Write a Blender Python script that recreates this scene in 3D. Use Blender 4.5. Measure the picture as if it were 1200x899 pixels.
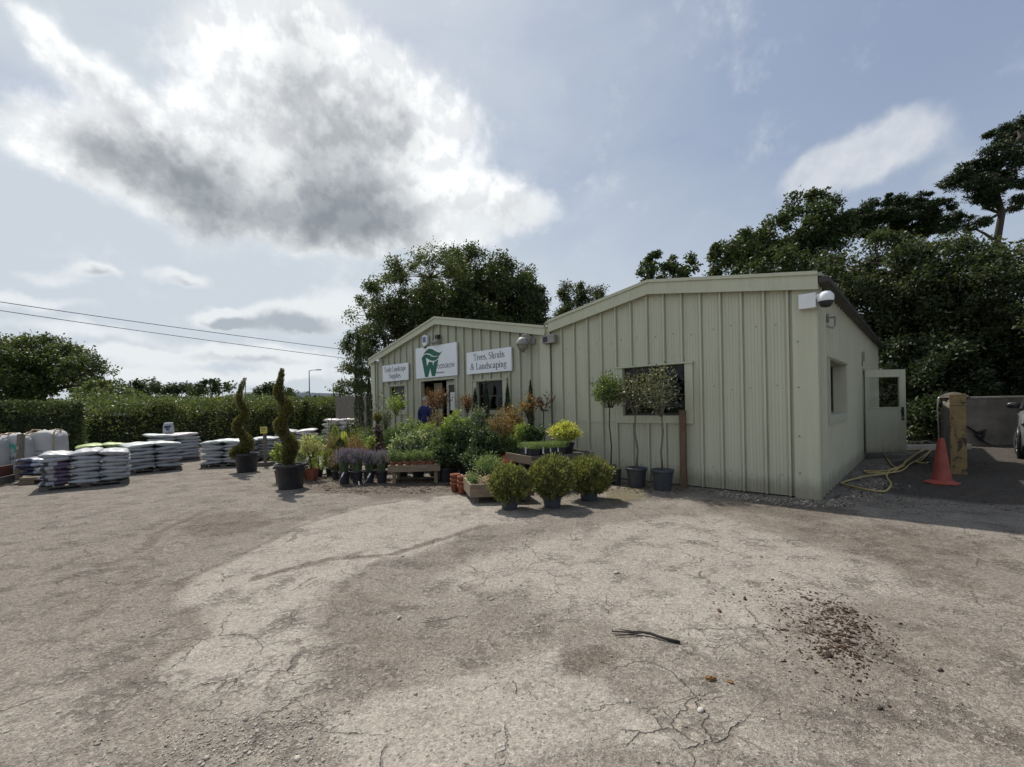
import bpy, bmesh, math, random
import numpy as np
from mathutils import Vector, Matrix

for o in list(bpy.data.objects): bpy.data.objects.remove(o)
SC = bpy.context.scene
COL = SC.collection
PI = math.pi

# ------------------------------------------------------------------ camera, sky, sun, exposure
EYE = 1.5; FPX = 531.0; HORIZON = 476.1; ROLL = math.radians(1.07)
cr, sr = math.cos(ROLL), math.sin(ROLL)
cam_d = bpy.data.cameras.new('camera'); cam = bpy.data.objects.new('camera', cam_d); COL.objects.link(cam)
cam_d.sensor_fit = 'HORIZONTAL'; cam_d.sensor_width = 36; cam_d.lens = 36 * FPX / 1200
cam_d.shift_y = (HORIZON - 449.5) / 1200
cam_d.clip_start = 0.05; cam_d.clip_end = 3000
cam.matrix_world = Matrix(((cr, sr, 0, 0), (0, 0, -1, 0), (-sr, cr, 0, EYE), (0, 0, 0, 1)))
SC.camera = cam

SUN_AZ = math.radians(-32); SUN_EL = math.radians(55)
sd = bpy.data.lights.new('sun', 'SUN'); sun = bpy.data.objects.new('sun', sd); COL.objects.link(sun)
sd.energy = 4.1; sd.angle = math.radians(1.0); sd.color = (1.0, 0.945, 0.87)
sdir = Vector((math.sin(SUN_AZ) * math.cos(SUN_EL), math.cos(SUN_AZ) * math.cos(SUN_EL), math.sin(SUN_EL)))
sun.rotation_euler = sdir.to_track_quat('Z', 'Y').to_euler()

SC.render.engine = 'CYCLES'
SC.view_settings.view_transform = 'Standard'
SC.view_settings.look = 'None'
SC.view_settings.exposure = 0.25
SC.view_settings.gamma = 1.0
SC.view_settings.use_curve_mapping = False
SC.cycles.use_adaptive_sampling = True; SC.cycles.adaptive_threshold = 0.02
SC.cycles.max_bounces = 5; SC.cycles.transparent_max_bounces = 8
SC.cycles.diffuse_bounces = 2; SC.cycles.glossy_bounces = 2; SC.cycles.transmission_bounces = 4

def ray(px, py):
    u = px - 600; v = HORIZON - py
    return Vector((u * cr + v * sr, FPX, -u * sr + v * cr))
def G(px, py, z=0.0):
    d = ray(px, py); k = (z - EYE) / d.z
    return Vector((d.x * k, d.y * k, z))
def AT(px, py, Z):
    d = ray(px, py); k = Z / d.y
    return Vector((d.x * k, Z, EYE + d.z * k))
def azel(px, py):
    d = ray(px, py).normalized()
    return math.atan2(d.x, d.y), math.asin(d.z)

# ---- node helper
class NT:
    def __init__(s, tree): s.t = tree; s.n = tree.nodes; s.l = tree.links
    def new(s, typ, **kw):
        n = s.n.new(typ)
        for k, v in kw.items(): setattr(n, k, v)
        return n
    def put(s, sock, v):
        if v is None: return
        if hasattr(v, 'is_linked') and hasattr(v, 'node'): s.l.new(v, sock)
        else: sock.default_value = v
    def math(s, op, a, b=None, c=None, clamp=False):
        n = s.new('ShaderNodeMath', operation=op, use_clamp=clamp)
        s.put(n.inputs[0], a); s.put(n.inputs[1], b); s.put(n.inputs[2], c)
        return n.outputs[0]
    def vmath(s, op, a, b=None):
        n = s.new('ShaderNodeVectorMath', operation=op)
        s.put(n.inputs[0], a); s.put(n.inputs[1], b)
        return n.outputs['Value'] if op in ('LENGTH', 'DOT_PRODUCT', 'DISTANCE') else n.outputs[0]
    def noise(s, vec, scale, detail=4, rough=0.55, dist=0.0, out=0):
        n = s.new('ShaderNodeTexNoise'); s.put(n.inputs['Vector'], vec)
        n.inputs['Scale'].default_value = scale; n.inputs['Detail'].default_value = detail
        n.inputs['Roughness'].default_value = rough; n.inputs['Distortion'].default_value = dist
        return n.outputs[out]
    def smooth(s, v, a, b, lo=0.0, hi=1.0, typ='SMOOTHSTEP'):
        n = s.new('ShaderNodeMapRange', interpolation_type=typ)
        s.put(n.inputs[0], v)
        n.inputs[1].default_value = a; n.inputs[2].default_value = b
        n.inputs[3].default_value = lo; n.inputs[4].default_value = hi
        return n.outputs[0]
    def mix(s, f, a, b, mode='MIX'):
        n = s.new('ShaderNodeMix', data_type='RGBA', blend_type=mode)
        s.put(n.inputs[0], f); s.put(n.inputs[6], a); s.put(n.inputs[7], b)
        return n.outputs[2]
    def mapping(s, vec, scale=(1, 1, 1), rot=(0, 0, 0), loc=(0, 0, 0), typ='POINT'):
        n = s.new('ShaderNodeMapping', vector_type=typ); s.put(n.inputs[0], vec)
        n.inputs['Location'].default_value = loc; n.inputs['Rotation'].default_value = rot; n.inputs['Scale'].default_value = scale
        return n.outputs[0]
def c4(c): return (c[0], c[1], c[2], 1.0)

world = bpy.data.worlds.new('World'); SC.world = world; world.use_nodes = True
W = NT(world.node_tree); W.n.clear()
SKY_STRENGTH = 0.1
world.cycles.sampling_method = 'MANUAL'; world.cycles.sample_map_resolution = 256
def build_sky():
    out = W.new('ShaderNodeOutputWorld'); bg = W.new('ShaderNodeBackground'); bg.inputs[1].default_value = SKY_STRENGTH
    W.l.new(bg.outputs[0], out.inputs[0])
    sky = W.new('ShaderNodeTexSky', sky_type='NISHITA', sun_disc=False)
    sky.sun_elevation = SUN_EL; sky.sun_rotation = SUN_AZ; sky.air_density = 1.0; sky.dust_density = 2.2; sky.ozone_density = 1.5
    d = W.new('ShaderNodeTexCoord').outputs['Generated']
    sp = W.new('ShaderNodeSeparateXYZ'); W.l.new(d, sp.inputs[0])
    az = W.math('ARCTAN2', sp.outputs[0], sp.outputs[1]); el = W.math('ARCSINE', sp.outputs[2])
    cb = W.new('ShaderNodeCombineXYZ'); W.put(cb.inputs[0], az); W.put(cb.inputs[1], el)
    P0 = cb.outputs[0]
    def warp(P, scale, amp, det=5):
        nz = W.noise(P, scale, det, 0.6, out=1)
        o = W.vmath('SUBTRACT', nz, (0.5, 0.5, 0.5)); o = W.vmath('MULTIPLY', o, (amp, amp, 0))
        return W.vmath('ADD', P, o)
    P = warp(P0, 5.5, 0.13, 5)
    Pw = warp(P0, 9.0, 0.07, 4)
    def blob(P, px, py, rx, ry, rot=0.0, w=1.0):
        a, e = azel(px, py); a2, _ = azel(px + rx, py); _, e2 = azel(px, py - ry)
        m = W.mapping(P, (abs(a2 - a), abs(e2 - e), 1), (0, 0, math.radians(rot)), (a, e, 0), 'TEXTURE')
        return W.smooth(W.vmath('LENGTH', m), 1.25, 0.0, 0.0, w)
    def total(lst, P):
        t = None
        for b in lst:
            v = blob(P, *b); t = v if t is None else W.math('ADD', t, v)
        return t
    big = total([(355, 60, 115, 110, 0, 1.0), (460, 150, 115, 120, 0, 1.0), (340, 225, 150, 100, 0, 1.0), (230, 190, 130, 80, 20, .8), (140, 120, 120, 45, -38, .7), (130, 185, 120, 60, 0, .5), (255, 85, 90, 80, 0, .45), (510, 270, 110, 40, 0, .5),
                 (75, 55, 70, 28, -30, .45), (400, 265, 110, 45, 0, .8), (490, 225, 95, 70, 0, .75), (60, 150, 110, 70, 0, .4), (590, 240, 85, 42, 0, .5)], P)
    small = total([(345, 372, 110, 24, 3, .95), (262, 372, 42, 17, 0, .9), (110, 320, 42, 12, 0, .8), (215, 326, 48, 16, 0, .8), (560, 262, 85, 40, 0, .5), (640, 245, 40, 34, 0, .4), (60, 330, 60, 16, 0, .5),
                   (170, 420, 120, 12, 0, .8), (300, 412, 130, 14, 0, .8), (360, 432, 70, 20, 0, .7), (40, 360, 110, 16, 0, .6), (200, 440, 190, 12, 0, .7), (90, 390, 120, 14, 0, .55), (400, 355, 60, 30, 0, .6)], Pw)
    right = total([(1000, 190, 100, 52, 18, 1.0), (1070, 165, 95, 42, 14, .85), (945, 212, 65, 34, 25, .85), (1120, 200, 80, 40, 10, .5)], Pw)
    nz = W.noise(P0, 7.0, 6, 0.62); fine = W.noise(P0, 24.0, 4, 0.6)
    nn = W.math('ADD', W.math('MULTIPLY', W.math('SUBTRACT', nz, 0.5), 1.1), W.math('MULTIPLY', W.math('SUBTRACT', fine, 0.5), 0.28))
    def dens(b, k): return W.math('ADD', b, W.math('MULTIPLY', nn, k))
    dbig = dens(big, .8); dsm = dens(small, .7); drt = dens(right, .55)
    abig = W.smooth(dbig, .02, .55); asm = W.smooth(dsm, .10, .62, 0, .9); art = W.smooth(drt, .22, .95, 0, .78)
    # thin high veil: thicker to the left and low down
    veil = W.noise(W.mapping(P0, (1.2, 3.0, 1), (0, 0, .45)), 1.6, 4, 0.6, .6)
    leftness = W.smooth(az, .80, -.50, 0.06, 1.02)
    low = W.smooth(el, .55, .02, 0.0, .65)
    vf = W.math('ADD', W.math('MULTIPLY', leftness, W.smooth(veil, .25, .75, .45, 1.1)), low, clamp=True)
    vf = W.math('ADD', vf, W.smooth(W.noise(P0, 2.3, 4, .62), .5, .85, 0, .25), clamp=True)
    K = .95 / SKY_STRENGTH
    blue = W.mix(0.7, sky.outputs[0], c4([v * K for v in (.255, .318, .45)]))
    base = W.mix(W.math('MULTIPLY', vf, .88), blue, c4([v * K for v in (.565, .62, .668)]))
    # big cloud: sun behind it, so thin rims shine and the thick middle is grey
    a0, e0 = azel(385, 195)
    core = total([(415, 165, 130, 115, 8, 1.0), (350, 262, 170, 80, 0, 1.0), (215, 205, 120, 75, 12, .85), (455, 250, 90, 65, 0, .6), (120, 170, 110, 55, 10, .6), (120, 105, 100, 30, -38, .5), (360, 70, 90, 90, 0, .55), (600, 252, 80, 30, 0, .5), (280, 120, 60, 60, 0, .2)], P)
    puff = W.math('SUBTRACT', W.noise(W.vmath('ADD', P0, (3.1, 1.7, .4)), 7.0, 5, .52), .5)
    thick = W.smooth(W.math('ADD', core, W.math('ADD', W.math('MULTIPLY', nn, .8), W.math('MULTIPLY', puff, 1.5))), .08, 1.5)
    cbig = W.mix(thick, c4([v * K for v in (.85, .87, .88)]), c4([v * K for v in (.27, .297, .328)]))
    def nf(off): return W.noise(W.vmath('ADD', P0, off), 8.5, 5, .58)
    rel = W.math('SUBTRACT', nf((0, 0, 0)), nf((-.006, .022, 0)))
    cbig = W.mix(1.0, cbig, W.mix(W.smooth(rel, -.07, .07), c4((.88, .885, .895)), c4((1.10, 1.10, 1.09))), 'MULTIPLY')
    col = W.mix(abig, base, cbig)
    tsm = W.smooth(W.math('ADD', total([(345, 380, 90, 18, 3, 1.0), (265, 378, 34, 11, 0, .9), (110, 324, 30, 8, 0, .6), (300, 420, 110, 8, 0, .5), (215, 331, 36, 9, 0, .6)], Pw), W.math('MULTIPLY', nn, .8)), .1, .9)
    csm = W.mix(tsm, c4([v * K for v in (.74, .77, .79)]), c4([v * K for v in (.37, .41, .455)]))
    col = W.mix(asm, col, csm)
    crt = W.mix(W.smooth(fine, .3, .7), c4([v * K for v in (.55, .59, .64)]), c4([v * K for v in (.67, .69, .72)]))
    col = W.mix(art, col, crt)
    W.put(bg.inputs[0], col)
build_sky()

# ------------------------------------------------------------------ materials
MATS = {}
def newmat(name):
    m = bpy.data.materials.new(name); m.use_nodes = True
    nt = NT(m.node_tree); nt.n.clear()
    out = nt.new('ShaderNodeOutputMaterial')
    return m, nt, out
def pbr(nt, color, rough=.6, metal=0.0, spec=.5, normal=None):
    p = nt.new('ShaderNodeBsdfPrincipled')
    nt.put(p.inputs['Base Color'], color); nt.put(p.inputs['Roughness'], rough)
    p.inputs['Metallic'].default_value = metal; p.inputs['Specular IOR Level'].default_value = spec
    if normal is not None: nt.l.new(normal, p.inputs['Normal'])
    return p
def bump(nt, h, strength=.3, dist=.01):
    b = nt.new('ShaderNodeBump'); b.inputs['Strength'].default_value = strength; b.inputs['Distance'].default_value = dist
    nt.put(b.inputs['Height'], h); return b.outputs[0]
def simple(name, c1, c2=None, scale=8, rough=.6, metal=0.0, spec=.4, bmp=.2, stretch=(1, 1, 1), detail=5, coords='Object', bdist=.004, speck=0.0):
    if name in MATS: return MATS[name]
    m, nt, out = newmat(name); c2 = c2 or [v * .75 for v in c1]
    co = nt.mapping(nt.new('ShaderNodeTexCoord').outputs[coords], stretch)
    n = nt.noise(co, scale, detail, .6)
    col = nt.mix(nt.smooth(n, .3, .7), c4(c1), c4(c2))
    if speck:
        s2 = nt.noise(co, scale * 9, 2, .5); col = nt.mix(nt.smooth(s2, .62, .72, 0, speck), col, c4([v * .35 for v in c1]))
    r = nt.smooth(n, .2, .8, rough - .08, min(1, rough + .1))
    p = pbr(nt, col, r, metal, spec, bump(nt, n, bmp, bdist) if bmp else None)
    nt.l.new(p.outputs[0], out.inputs[0]); MATS[name] = m; return m
SCALE_LEAF = .98
def leafmat(name, c1, c2, tip=None, tipf=.12, trans=.35, rough=.5):
    if name in MATS: return MATS[name]
    m, nt, out = newmat(name)
    def tone(c):
        g = c[0] * .3 + c[1] * .6 + c[2] * .1; return [(v * .80 + g * .20) * SCALE_LEAF * (1.0 if any(k in name for k in ('tree', 'hedge', 'broadleaf', 'sycamore', 'laurel', 'pine', 'clipped', 'far')) else 1.28) for v in c]
    c1, c2, tip = [v * .72 for v in tone(c1)], [v * 1.28 for v in tone(c2)], (tone(tip) if tip else None); trans *= .8; rough = max(rough, .5)
    rnd = nt.new('ShaderNodeNewGeometry').outputs['Random Per Island']
    col = nt.mix(rnd, c4(c1), c4(c2))
    if tip:
        h = nt.math('FRACT', nt.math('MULTIPLY', rnd, 17.31))
        col = nt.mix(nt.smooth(h, 1 - tipf - .02, 1 - tipf + .02), col, c4(tip))
    big = nt.noise(nt.new('ShaderNodeTexCoord').outputs['Object'], 1.7, 3)
    col = nt.mix(nt.smooth(big, .35, .7, 0, .35), col, nt.mix(1.0, col, c4((1.5, 1.35, .8)), 'MULTIPLY'))
    p = pbr(nt, col, rough, 0, .28)
    t = nt.new('ShaderNodeBsdfTranslucent'); nt.put(t.inputs[0], nt.mix(1.0, col, c4((1.25, 1.3, .55)), 'MULTIPLY'))
    mx = nt.new('ShaderNodeMixShader'); mx.inputs[0].default_value = trans
    nt.l.new(p.outputs[0], mx.inputs[1]); nt.l.new(t.outputs[0], mx.inputs[2]); nt.l.new(mx.outputs[0], out.inputs[0])
    MATS[name] = m; return m

def cladding_mat(name, c1, c2):
    m, nt, out = newmat(name)
    co = nt.new('ShaderNodeTexCoord').outputs['Object']
    streak = nt.noise(nt.mapping(co, (9, 9, .35)), 1.5, 5, .6)
    blot = nt.noise(co, 1.1, 5, .6)
    col = nt.mix(nt.smooth(streak, .3, .75), c4(c1), c4(c2))
    col = nt.mix(nt.smooth(blot, .35, .75, 0, .35), col, c4([v * 1.08 for v in c1]))
    z = nt.new('ShaderNodeSeparateXYZ'); nt.l.new(co, z.inputs[0])
    splash = nt.math('ADD', nt.smooth(z.outputs[2], .0, .55, .62, 0), nt.math('MULTIPLY', nt.math('SUBTRACT', nt.noise(nt.mapping(co, (14, 14, 4)), 1.0, 5), .5), .5))
    col = nt.mix(nt.smooth(splash, .12, .6, 0, .6), col, c4((.16, .14, .10)))
    moss = nt.noise(nt.mapping(co, (3, 3, .6)), 1.3, 6, .65)
    col = nt.mix(nt.smooth(moss, .58, .8, 0, .28), col, c4((.2, .22, .12)))
    drip = nt.noise(nt.mapping(co, (22, 22, .8)), 1.0, 4, .6)
    col = nt.mix(nt.smooth(drip, .56, .76, 0, .2), col, nt.mix(1.0, col, c4((.72, .70, .66)), 'MULTIPLY'))
    p = pbr(nt, col, nt.smooth(blot, .2, .8, .42, .6), 0, .4, bump(nt, nt.noise(nt.mapping(co, (1, 1, .5)), 2.2, 2), .15, .02))
    nt.l.new(p.outputs[0], out.inputs[0]); MATS[name] = m; return m
M_CLAD = cladding_mat('sage_cladding', (.505, .503, .383), (.455, .452, .343))
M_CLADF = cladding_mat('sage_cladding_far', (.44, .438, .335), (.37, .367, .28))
M_TRIM = cladding_mat('sage_trim', (.50, .498, .372), (.445, .442, .33))
M_ROOF = simple('roof_sheet', (.33, .34, .26), (.25, .26, .2), 3, .6)
M_GUTTER = simple('dark_brown_gutter', (.035, .028, .024), (.05, .04, .034), 5, .5)
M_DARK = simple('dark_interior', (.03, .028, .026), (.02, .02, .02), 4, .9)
M_FRAME = simple('dark_window_frame', (.03, .026, .024), (.045, .04, .035), 20, .4)
M_WHITE = simple('white_paint', (.78, .79, .80), (.72, .73, .74), 6, .45, bmp=.05)
M_SIGN = simple('white_sign_board', (.80, .82, .86), (.75, .77, .81), 2, .4, bmp=.0)
M_INK = simple('grey_lettering', (.05, .06, .075), (.06, .07, .085), 4, .6, bmp=0)
M_GREEN = simple('green_emblem', (.012, .125, .075), (.01, .10, .06), 2, .5, bmp=0)
M_BLACKP = simple('black_plastic_pot', (.022, .023, .026), (.035, .035, .04), 14, .5, bmp=.15)
M_GREYP = simple('charcoal_plastic_pot', (.045, .05, .06), (.065, .07, .08), 14, .5, bmp=.15)
M_TERRA = simple('terracotta', (.30, .105, .055), (.22, .075, .04), 12, .8)
M_SOIL = simple('potting_soil', (.03, .022, .016), (.05, .037, .026), 40, .95, bmp=.8, bdist=.01)
M_WOOD = simple('weathered_timber', (.24, .185, .125), (.15, .115, .08), 5, .8, stretch=(1, 7, 7), bmp=.4)
M_WOODG = simple('grey_weathered_timber', (.15, .135, .115), (.085, .075, .065), 5, .85, stretch=(1, 7, 7), bmp=.4)
M_POST = simple('brown_timber_post', (.17, .105, .06), (.10, .065, .04), 5, .8, stretch=(8, 8, .8), bmp=.4)
M_POSTG = simple('grey_timber_post', (.20, .17, .13), (.11, .095, .075), 5, .85, stretch=(8, 8, .8), bmp=.4)
M_REDW = simple('red_stained_board', (.14, .045, .03), (.09, .03, .022), 5, .8, stretch=(1, 6, 6))
M_BARK = simple('tree_bark', (.055, .043, .033), (.085, .068, .052), 5, .95, stretch=(5, 5, 1), bmp=.8, bdist=.03)
M_STEM = simple('plant_stem', (.09, .068, .045), (.055, .042, .03), 12, .9)
M_STEMG = simple('pale_grey_stem', (.19, .16, .125), (.12, .10, .08), 12, .9)
M_LABEL = simple('white_plant_label', (.75, .75, .73), (.66, .66, .64), 3, .5, bmp=0)
M_YELLOW = simple('yellow_card', (.62, .54, .12), (.54, .46, .09), 3, .5, bmp=0)
M_STEEL = simple('galvanised_steel', (.42, .42, .42), (.3, .3, .31), 8, .4, metal=.8)
M_GREYPL = simple('grey_plastic', (.30, .29, .27), (.22, .215, .2), 8, .5)
M_BLACK = simple('black_plastic', (.018, .018, .02), (.03, .03, .032), 8, .35)
M_ORANGE = simple('orange_cone_plastic', (.29, .055, .035), (.20, .045, .03), 6, .55, speck=.35)
M_HOSE = simple('yellow_hose', (.47, .37, .16), (.38, .29, .12), 9, .55, bmp=.1)
M_STICK = simple('dark_stick', (.022, .018, .016), (.05, .042, .036), 18, .9, bmp=.6)
M_SKIN = simple('skin', (.50, .31, .235), (.44, .27, .20), 5, .55)
M_HAIR = simple('pale_hair', (.42, .36, .30), (.32, .27, .22), 20, .7)
M_JACKET = simple('blue_top', (.014, .024, .115), (.01, .018, .085), 5, .8)
M_TROUSER = simple('dark_trousers', (.03, .03, .04), (.02, .02, .03), 5, .85)
M_CAR = simple('silver_car_paint', (.25, .255, .27), (.24, .245, .26), 3, .32, metal=.5, spec=.5, bmp=0)
M_TYRE = simple('tyre_rubber', (.02, .02, .02), (.03, .03, .03), 20, .85)
M_WIRE = simple('overhead_wire', (.10, .10, .11), (.08, .08, .09), 2, .6, bmp=0)
M_CONC = simple('concrete_wall', (.25, .225, .195), (.16, .145, .125), 2.2, .9, bmp=.5, speck=.3)
M_COPE = simple('pale_coping', (.46, .44, .40), (.34, .32, .29), 3, .85)
M_ROCK = simple('dark_rubble', (.09, .08, .07), (.05, .045, .04), 6, .95, bmp=.8, bdist=.02)
M_MAT = simple('pale_green_matting', (.20, .215, .15), (.15, .165, .11), 14, .95, bmp=.5)
M_FENCE = simple('silvered_fence_boards', (.20, .18, .155), (.12, .105, .09), 4, .9, stretch=(8, 8, .7), bmp=.4)
M_FARW = simple('white_far_roof', (.62, .64, .66), (.55, .57, .58), 1, .6)
M_POLE = simple('lamp_column_grey', (.16, .165, .17), (.12, .125, .13), 2, .6)
M_BULK = simple('woven_bulk_sack', (.46, .455, .44), (.38, .375, .36), 3, .75, bmp=.5, bdist=.03)
M_STRAP = simple('tan_sack_strap', (.36, .27, .17), (.28, .2, .13), 8, .8)
M_TEAL = simple('teal_print', (.06, .30, .23), (.08, .34, .27), 6, .7, bmp=0)
M_PAPER = simple('paper_notice', (.74, .75, .77), (.7, .71, .73), 3, .7, bmp=0)
M_RIM = simple('alloy_rim', (.5, .5, .52), (.4, .4, .42), 8, .35, metal=.8)
M_HILL = simple('distant_woods', (.055, .07, .05), (.075, .09, .06), .03, 1.0, bmp=0)

def glassmat(name, tint=(.75, .8, .8), refl=.0):
    m, nt, out = newmat(name)
    tr = nt.new('ShaderNodeBsdfTransparent'); tr.inputs[0].default_value = c4(tint)
    gl = nt.new('ShaderNodeBsdfGlossy'); gl.inputs['Roughness'].default_value = .02
    fr = nt.new('ShaderNodeFresnel'); fr.inputs[0].default_value = 1.42
    f = nt.math('ADD', fr.outputs[0], refl, clamp=True)
    mx = nt.new('ShaderNodeMixShader'); nt.put(mx.inputs[0], f)
    nt.l.new(tr.outputs[0], mx.inputs[1]); nt.l.new(gl.outputs[0], mx.inputs[2]); nt.l.new(mx.outputs[0], out.inputs[0])
    return m
M_GLASS = glassmat('window_glass', (.5, .54, .54), .0)
M_CLEAR = glassmat('clear_door_glass', (.9, .93, .92), .0)
M_HEADL = glassmat('headlight_glass', (.5, .55, .6), .12)

def flakemat():
    m, nt, out = newmat('flaking_yellow_paint')
    co = nt.new('ShaderNodeTexCoord').outputs['Object']
    n = nt.noise(nt.mapping(co, (1, 1, .8)), 5, 8, .65, .3)
    col = nt.mix(nt.smooth(nt.noise(co, 9, 4), .3, .7), c4((.25, .175, .08)), c4((.18, .13, .062)))
    col = nt.mix(nt.smooth(n, .53, .57), col, c4((.06, .045, .035)))
    p = pbr(nt, col, .7, 0, .3, bump(nt, nt.smooth(n, .5, .6), -.5, .01))
    nt.l.new(p.outputs[0], out.inputs[0]); return m
M_FLAKE = flakemat()

def bagmat(name, base, edge=None, bands=(), gloss=.42):
    """printed plastic sack; bands = (x0,x1,z0,z1,colour) printed on the front end, object space"""
    m, nt, out = newmat(name)
    co = nt.new('ShaderNodeTexCoord').outputs['Object']
    s = nt.new('ShaderNodeSeparateXYZ'); nt.l.new(co, s.inputs[0])
    oi = nt.new('ShaderNodeObjectInfo').outputs['Random']
    n = nt.noise(co, 9, 4, .55)
    col = nt.mix(nt.smooth(n, .3, .7), c4(base), c4([v * .86 for v in base]))
    col = nt.mix(nt.math('MULTIPLY', oi, .35), col, c4([v * .7 for v in base]))
    pr = nt.noise(nt.mapping(co, (7, 5, 9)), 2.2, 3, .5)
    col = nt.mix(nt.smooth(pr, .57, .60, 0, .35), col, c4((.22, .24, .27)))
    for (x0, x1, y1, c) in bands:
        a = nt.math('MULTIPLY', nt.math('GREATER_THAN', s.outputs[0], x0), nt.math('LESS_THAN', s.outputs[0], x1))
        a = nt.math('MULTIPLY', a, nt.math('LESS_THAN', s.outputs[1], y1))
        a = nt.math('MULTIPLY', a, nt.smooth(nt.noise(co, 26, 2), .35, .42, .55, 1))
        col = nt.mix(a, col, c4(c))
    wr = nt.noise(nt.mapping(co, (6, 6, 14)), 1.6, 4, .6, .8)
    p = pbr(nt, col, gloss, 0, .5, bump(nt, wr, .55, .02))
    nt.l.new(p.outputs[0], out.inputs[0]); MATS[name] = m; return m
B_GREY = bagmat('grey_white_sack', (.40, .405, .42))
B_PURP = bagmat('purple_printed_sack', (.38, .38, .40), bands=((.0, .2, .05, (.09, .06, .105)), (-.19, -.12, .05, (.04, .04, .045))))
B_BLUE = bagmat('white_blue_sack', (.50, .52, .58), bands=((-.2, .05, .05, (.05, .055, .10)),))
B_LIME = bagmat('lime_sack', (.36, .45, .12))
B_PINK = bagmat('pinkish_sack', (.60, .54, .54))
B_GRN = bagmat('pale_green_tinted_sack', (.50, .54, .52))

# ------------------------------------------------------------------ mesh helpers
class MB:
    def __init__(s): s.v = []; s.f = []; s.m = []; s.M = None; s.mi = 0
    def add(s, vs, fs):
        b = len(s.v)
        for p in vs:
            p = Vector(p)
            if s.M is not None: p = s.M @ p
            s.v.append((p.x, p.y, p.z))
        for f in fs: s.f.append([b + i for i in f]); s.m.append(s.mi)
        return s
    def box(s, x0, x1, y0, y1, z0, z1):
        vs = [(x, y, z) for z in (z0, z1) for (x, y) in ((x0, y0), (x1, y0), (x1, y1), (x0, y1))]
        return s.add(vs, [(3, 2, 1, 0), (4, 5, 6, 7), (0, 1, 5, 4), (1, 2, 6, 5), (2, 3, 7, 6), (3, 0, 4, 7)])
    def prism(s, poly, y0, y1):
        """poly in x,z; extruded from y0 to y1"""
        n = len(poly); vs = [(x, y0, z) for x, z in poly] + [(x, y1, z) for x, z in poly]
        fs = [tuple(range(n)), tuple(range(2 * n - 1, n - 1, -1))] + [(i, i + n, (i + 1) % n + n, (i + 1) % n) for i in range(n)]
        return s.add(vs, fs)
    def tube(s, pts, rad, sides=8, cap=True):
        pts = [Vector(p) for p in pts]; n = len(pts)
        if not hasattr(rad, '__len__'): rad = [rad] * n
        vs, fs = [], []
        prev = None
        for i, p in enumerate(pts):
            t = (pts[min(i + 1, n - 1)] - pts[max(i - 1, 0)])
            if t.length < 1e-9: t = Vector((0, 0, 1))
            t.normalize()
            if prev is None:
                a = t.orthogonal().normalized()
            else:
                a = (prev - t * prev.dot(t))
                a = a.normalized() if a.length > 1e-6 else t.orthogonal().normalized()
            prev = a; b = t.cross(a)
            for k in range(sides):
                th = 2 * PI * k / sides
                vs.append(p + (a * math.cos(th) + b * math.sin(th)) * rad[i])
        for i in range(n - 1):
            for k in range(sides):
                k2 = (k + 1) % sides
                fs.append((i * sides + k, i * sides + k2, (i + 1) * sides + k2, (i + 1) * sides + k))
        if cap:
            fs.append(tuple(range(sides - 1, -1, -1))); fs.append(tuple((n - 1) * sides + k for k in range(sides)))
        return s.add(vs, fs)
    def lathe(s, prof, sides=20, c=(0, 0, 0)):
        vs, fs = [], []; n = len(prof)
        for r, z in prof:
            for k in range(sides):
                th = 2 * PI * k / sides; vs.append((c[0] + r * math.cos(th), c[1] + r * math.sin(th), c[2] + z))
        for i in range(n - 1):
            for k in range(sides):
                k2 = (k + 1) % sides
                fs.append((i * sides + k, i * sides + k2, (i + 1) * sides + k2, (i + 1) * sides + k))
        return s.add(vs, fs)
    def ell(s, c, r, seg=12, rings=8):
        prof = []
        vs, fs = [], []
        for i in range(rings + 1):
            ph = -PI / 2 + PI * i / rings
            for k in range(seg):
                th = 2 * PI * k / seg
                vs.append((c[0] + r[0] * math.cos(ph) * math.cos(th), c[1] + r[1] * math.cos(ph) * math.sin(th), c[2] + r[2] * math.sin(ph)))
        for i in range(rings):
            for k in range(seg):
                k2 = (k + 1) % seg; fs.append((i * seg + k, i * seg + k2, (i + 1) * seg + k2, (i + 1) * seg + k))
        return s.add(vs, fs)
    def build(s, name, mats, parent=None, smooth=False, bevel=0.0, angle=None):
        me = bpy.data.meshes.new(name); me.from_pydata(s.v, [], s.f); 
        if not isinstance(mats, (list, tuple)): mats = [mats]
        for m in mats: me.materials.append(m)
        if len(mats) > 1: me.polygons.foreach_set('material_index', s.m)
        if smooth: me.polygons.foreach_set('use_smooth', [True] * len(me.polygons))
        me.update()
        o = bpy.data.objects.new(name, me); COL.objects.link(o)
        if parent: o.parent = parent
        if bevel:
            b = o.modifiers.new('bevel', 'BEVEL'); b.width = bevel; b.segments = 2; b.limit_method = 'ANGLE'; b.angle_limit = math.radians(40)
        if smooth and angle:
            pass
        return o
def tag(o, label, cat=None, group=None, kind=None):
    if label: o['label'] = label
    if cat: o['category'] = cat
    if group: o['group'] = group
    if kind: o['kind'] = kind
    return o
def thing(name, label, cat, loc=(0, 0, 0), rz=0.0, group=None):
    o = bpy.data.objects.new(name, None); COL.objects.link(o); o.empty_display_size = .2
    o.location = loc; o.rotation_euler = (0, 0, rz)
    return tag(o, label, cat, group)
def copy_tree(o, parent=None):
    c = o.copy(); COL.objects.link(c)
    if parent is not None: c.parent = parent
    for ch in list(o.children): copy_tree(ch, c)
    return c
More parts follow.
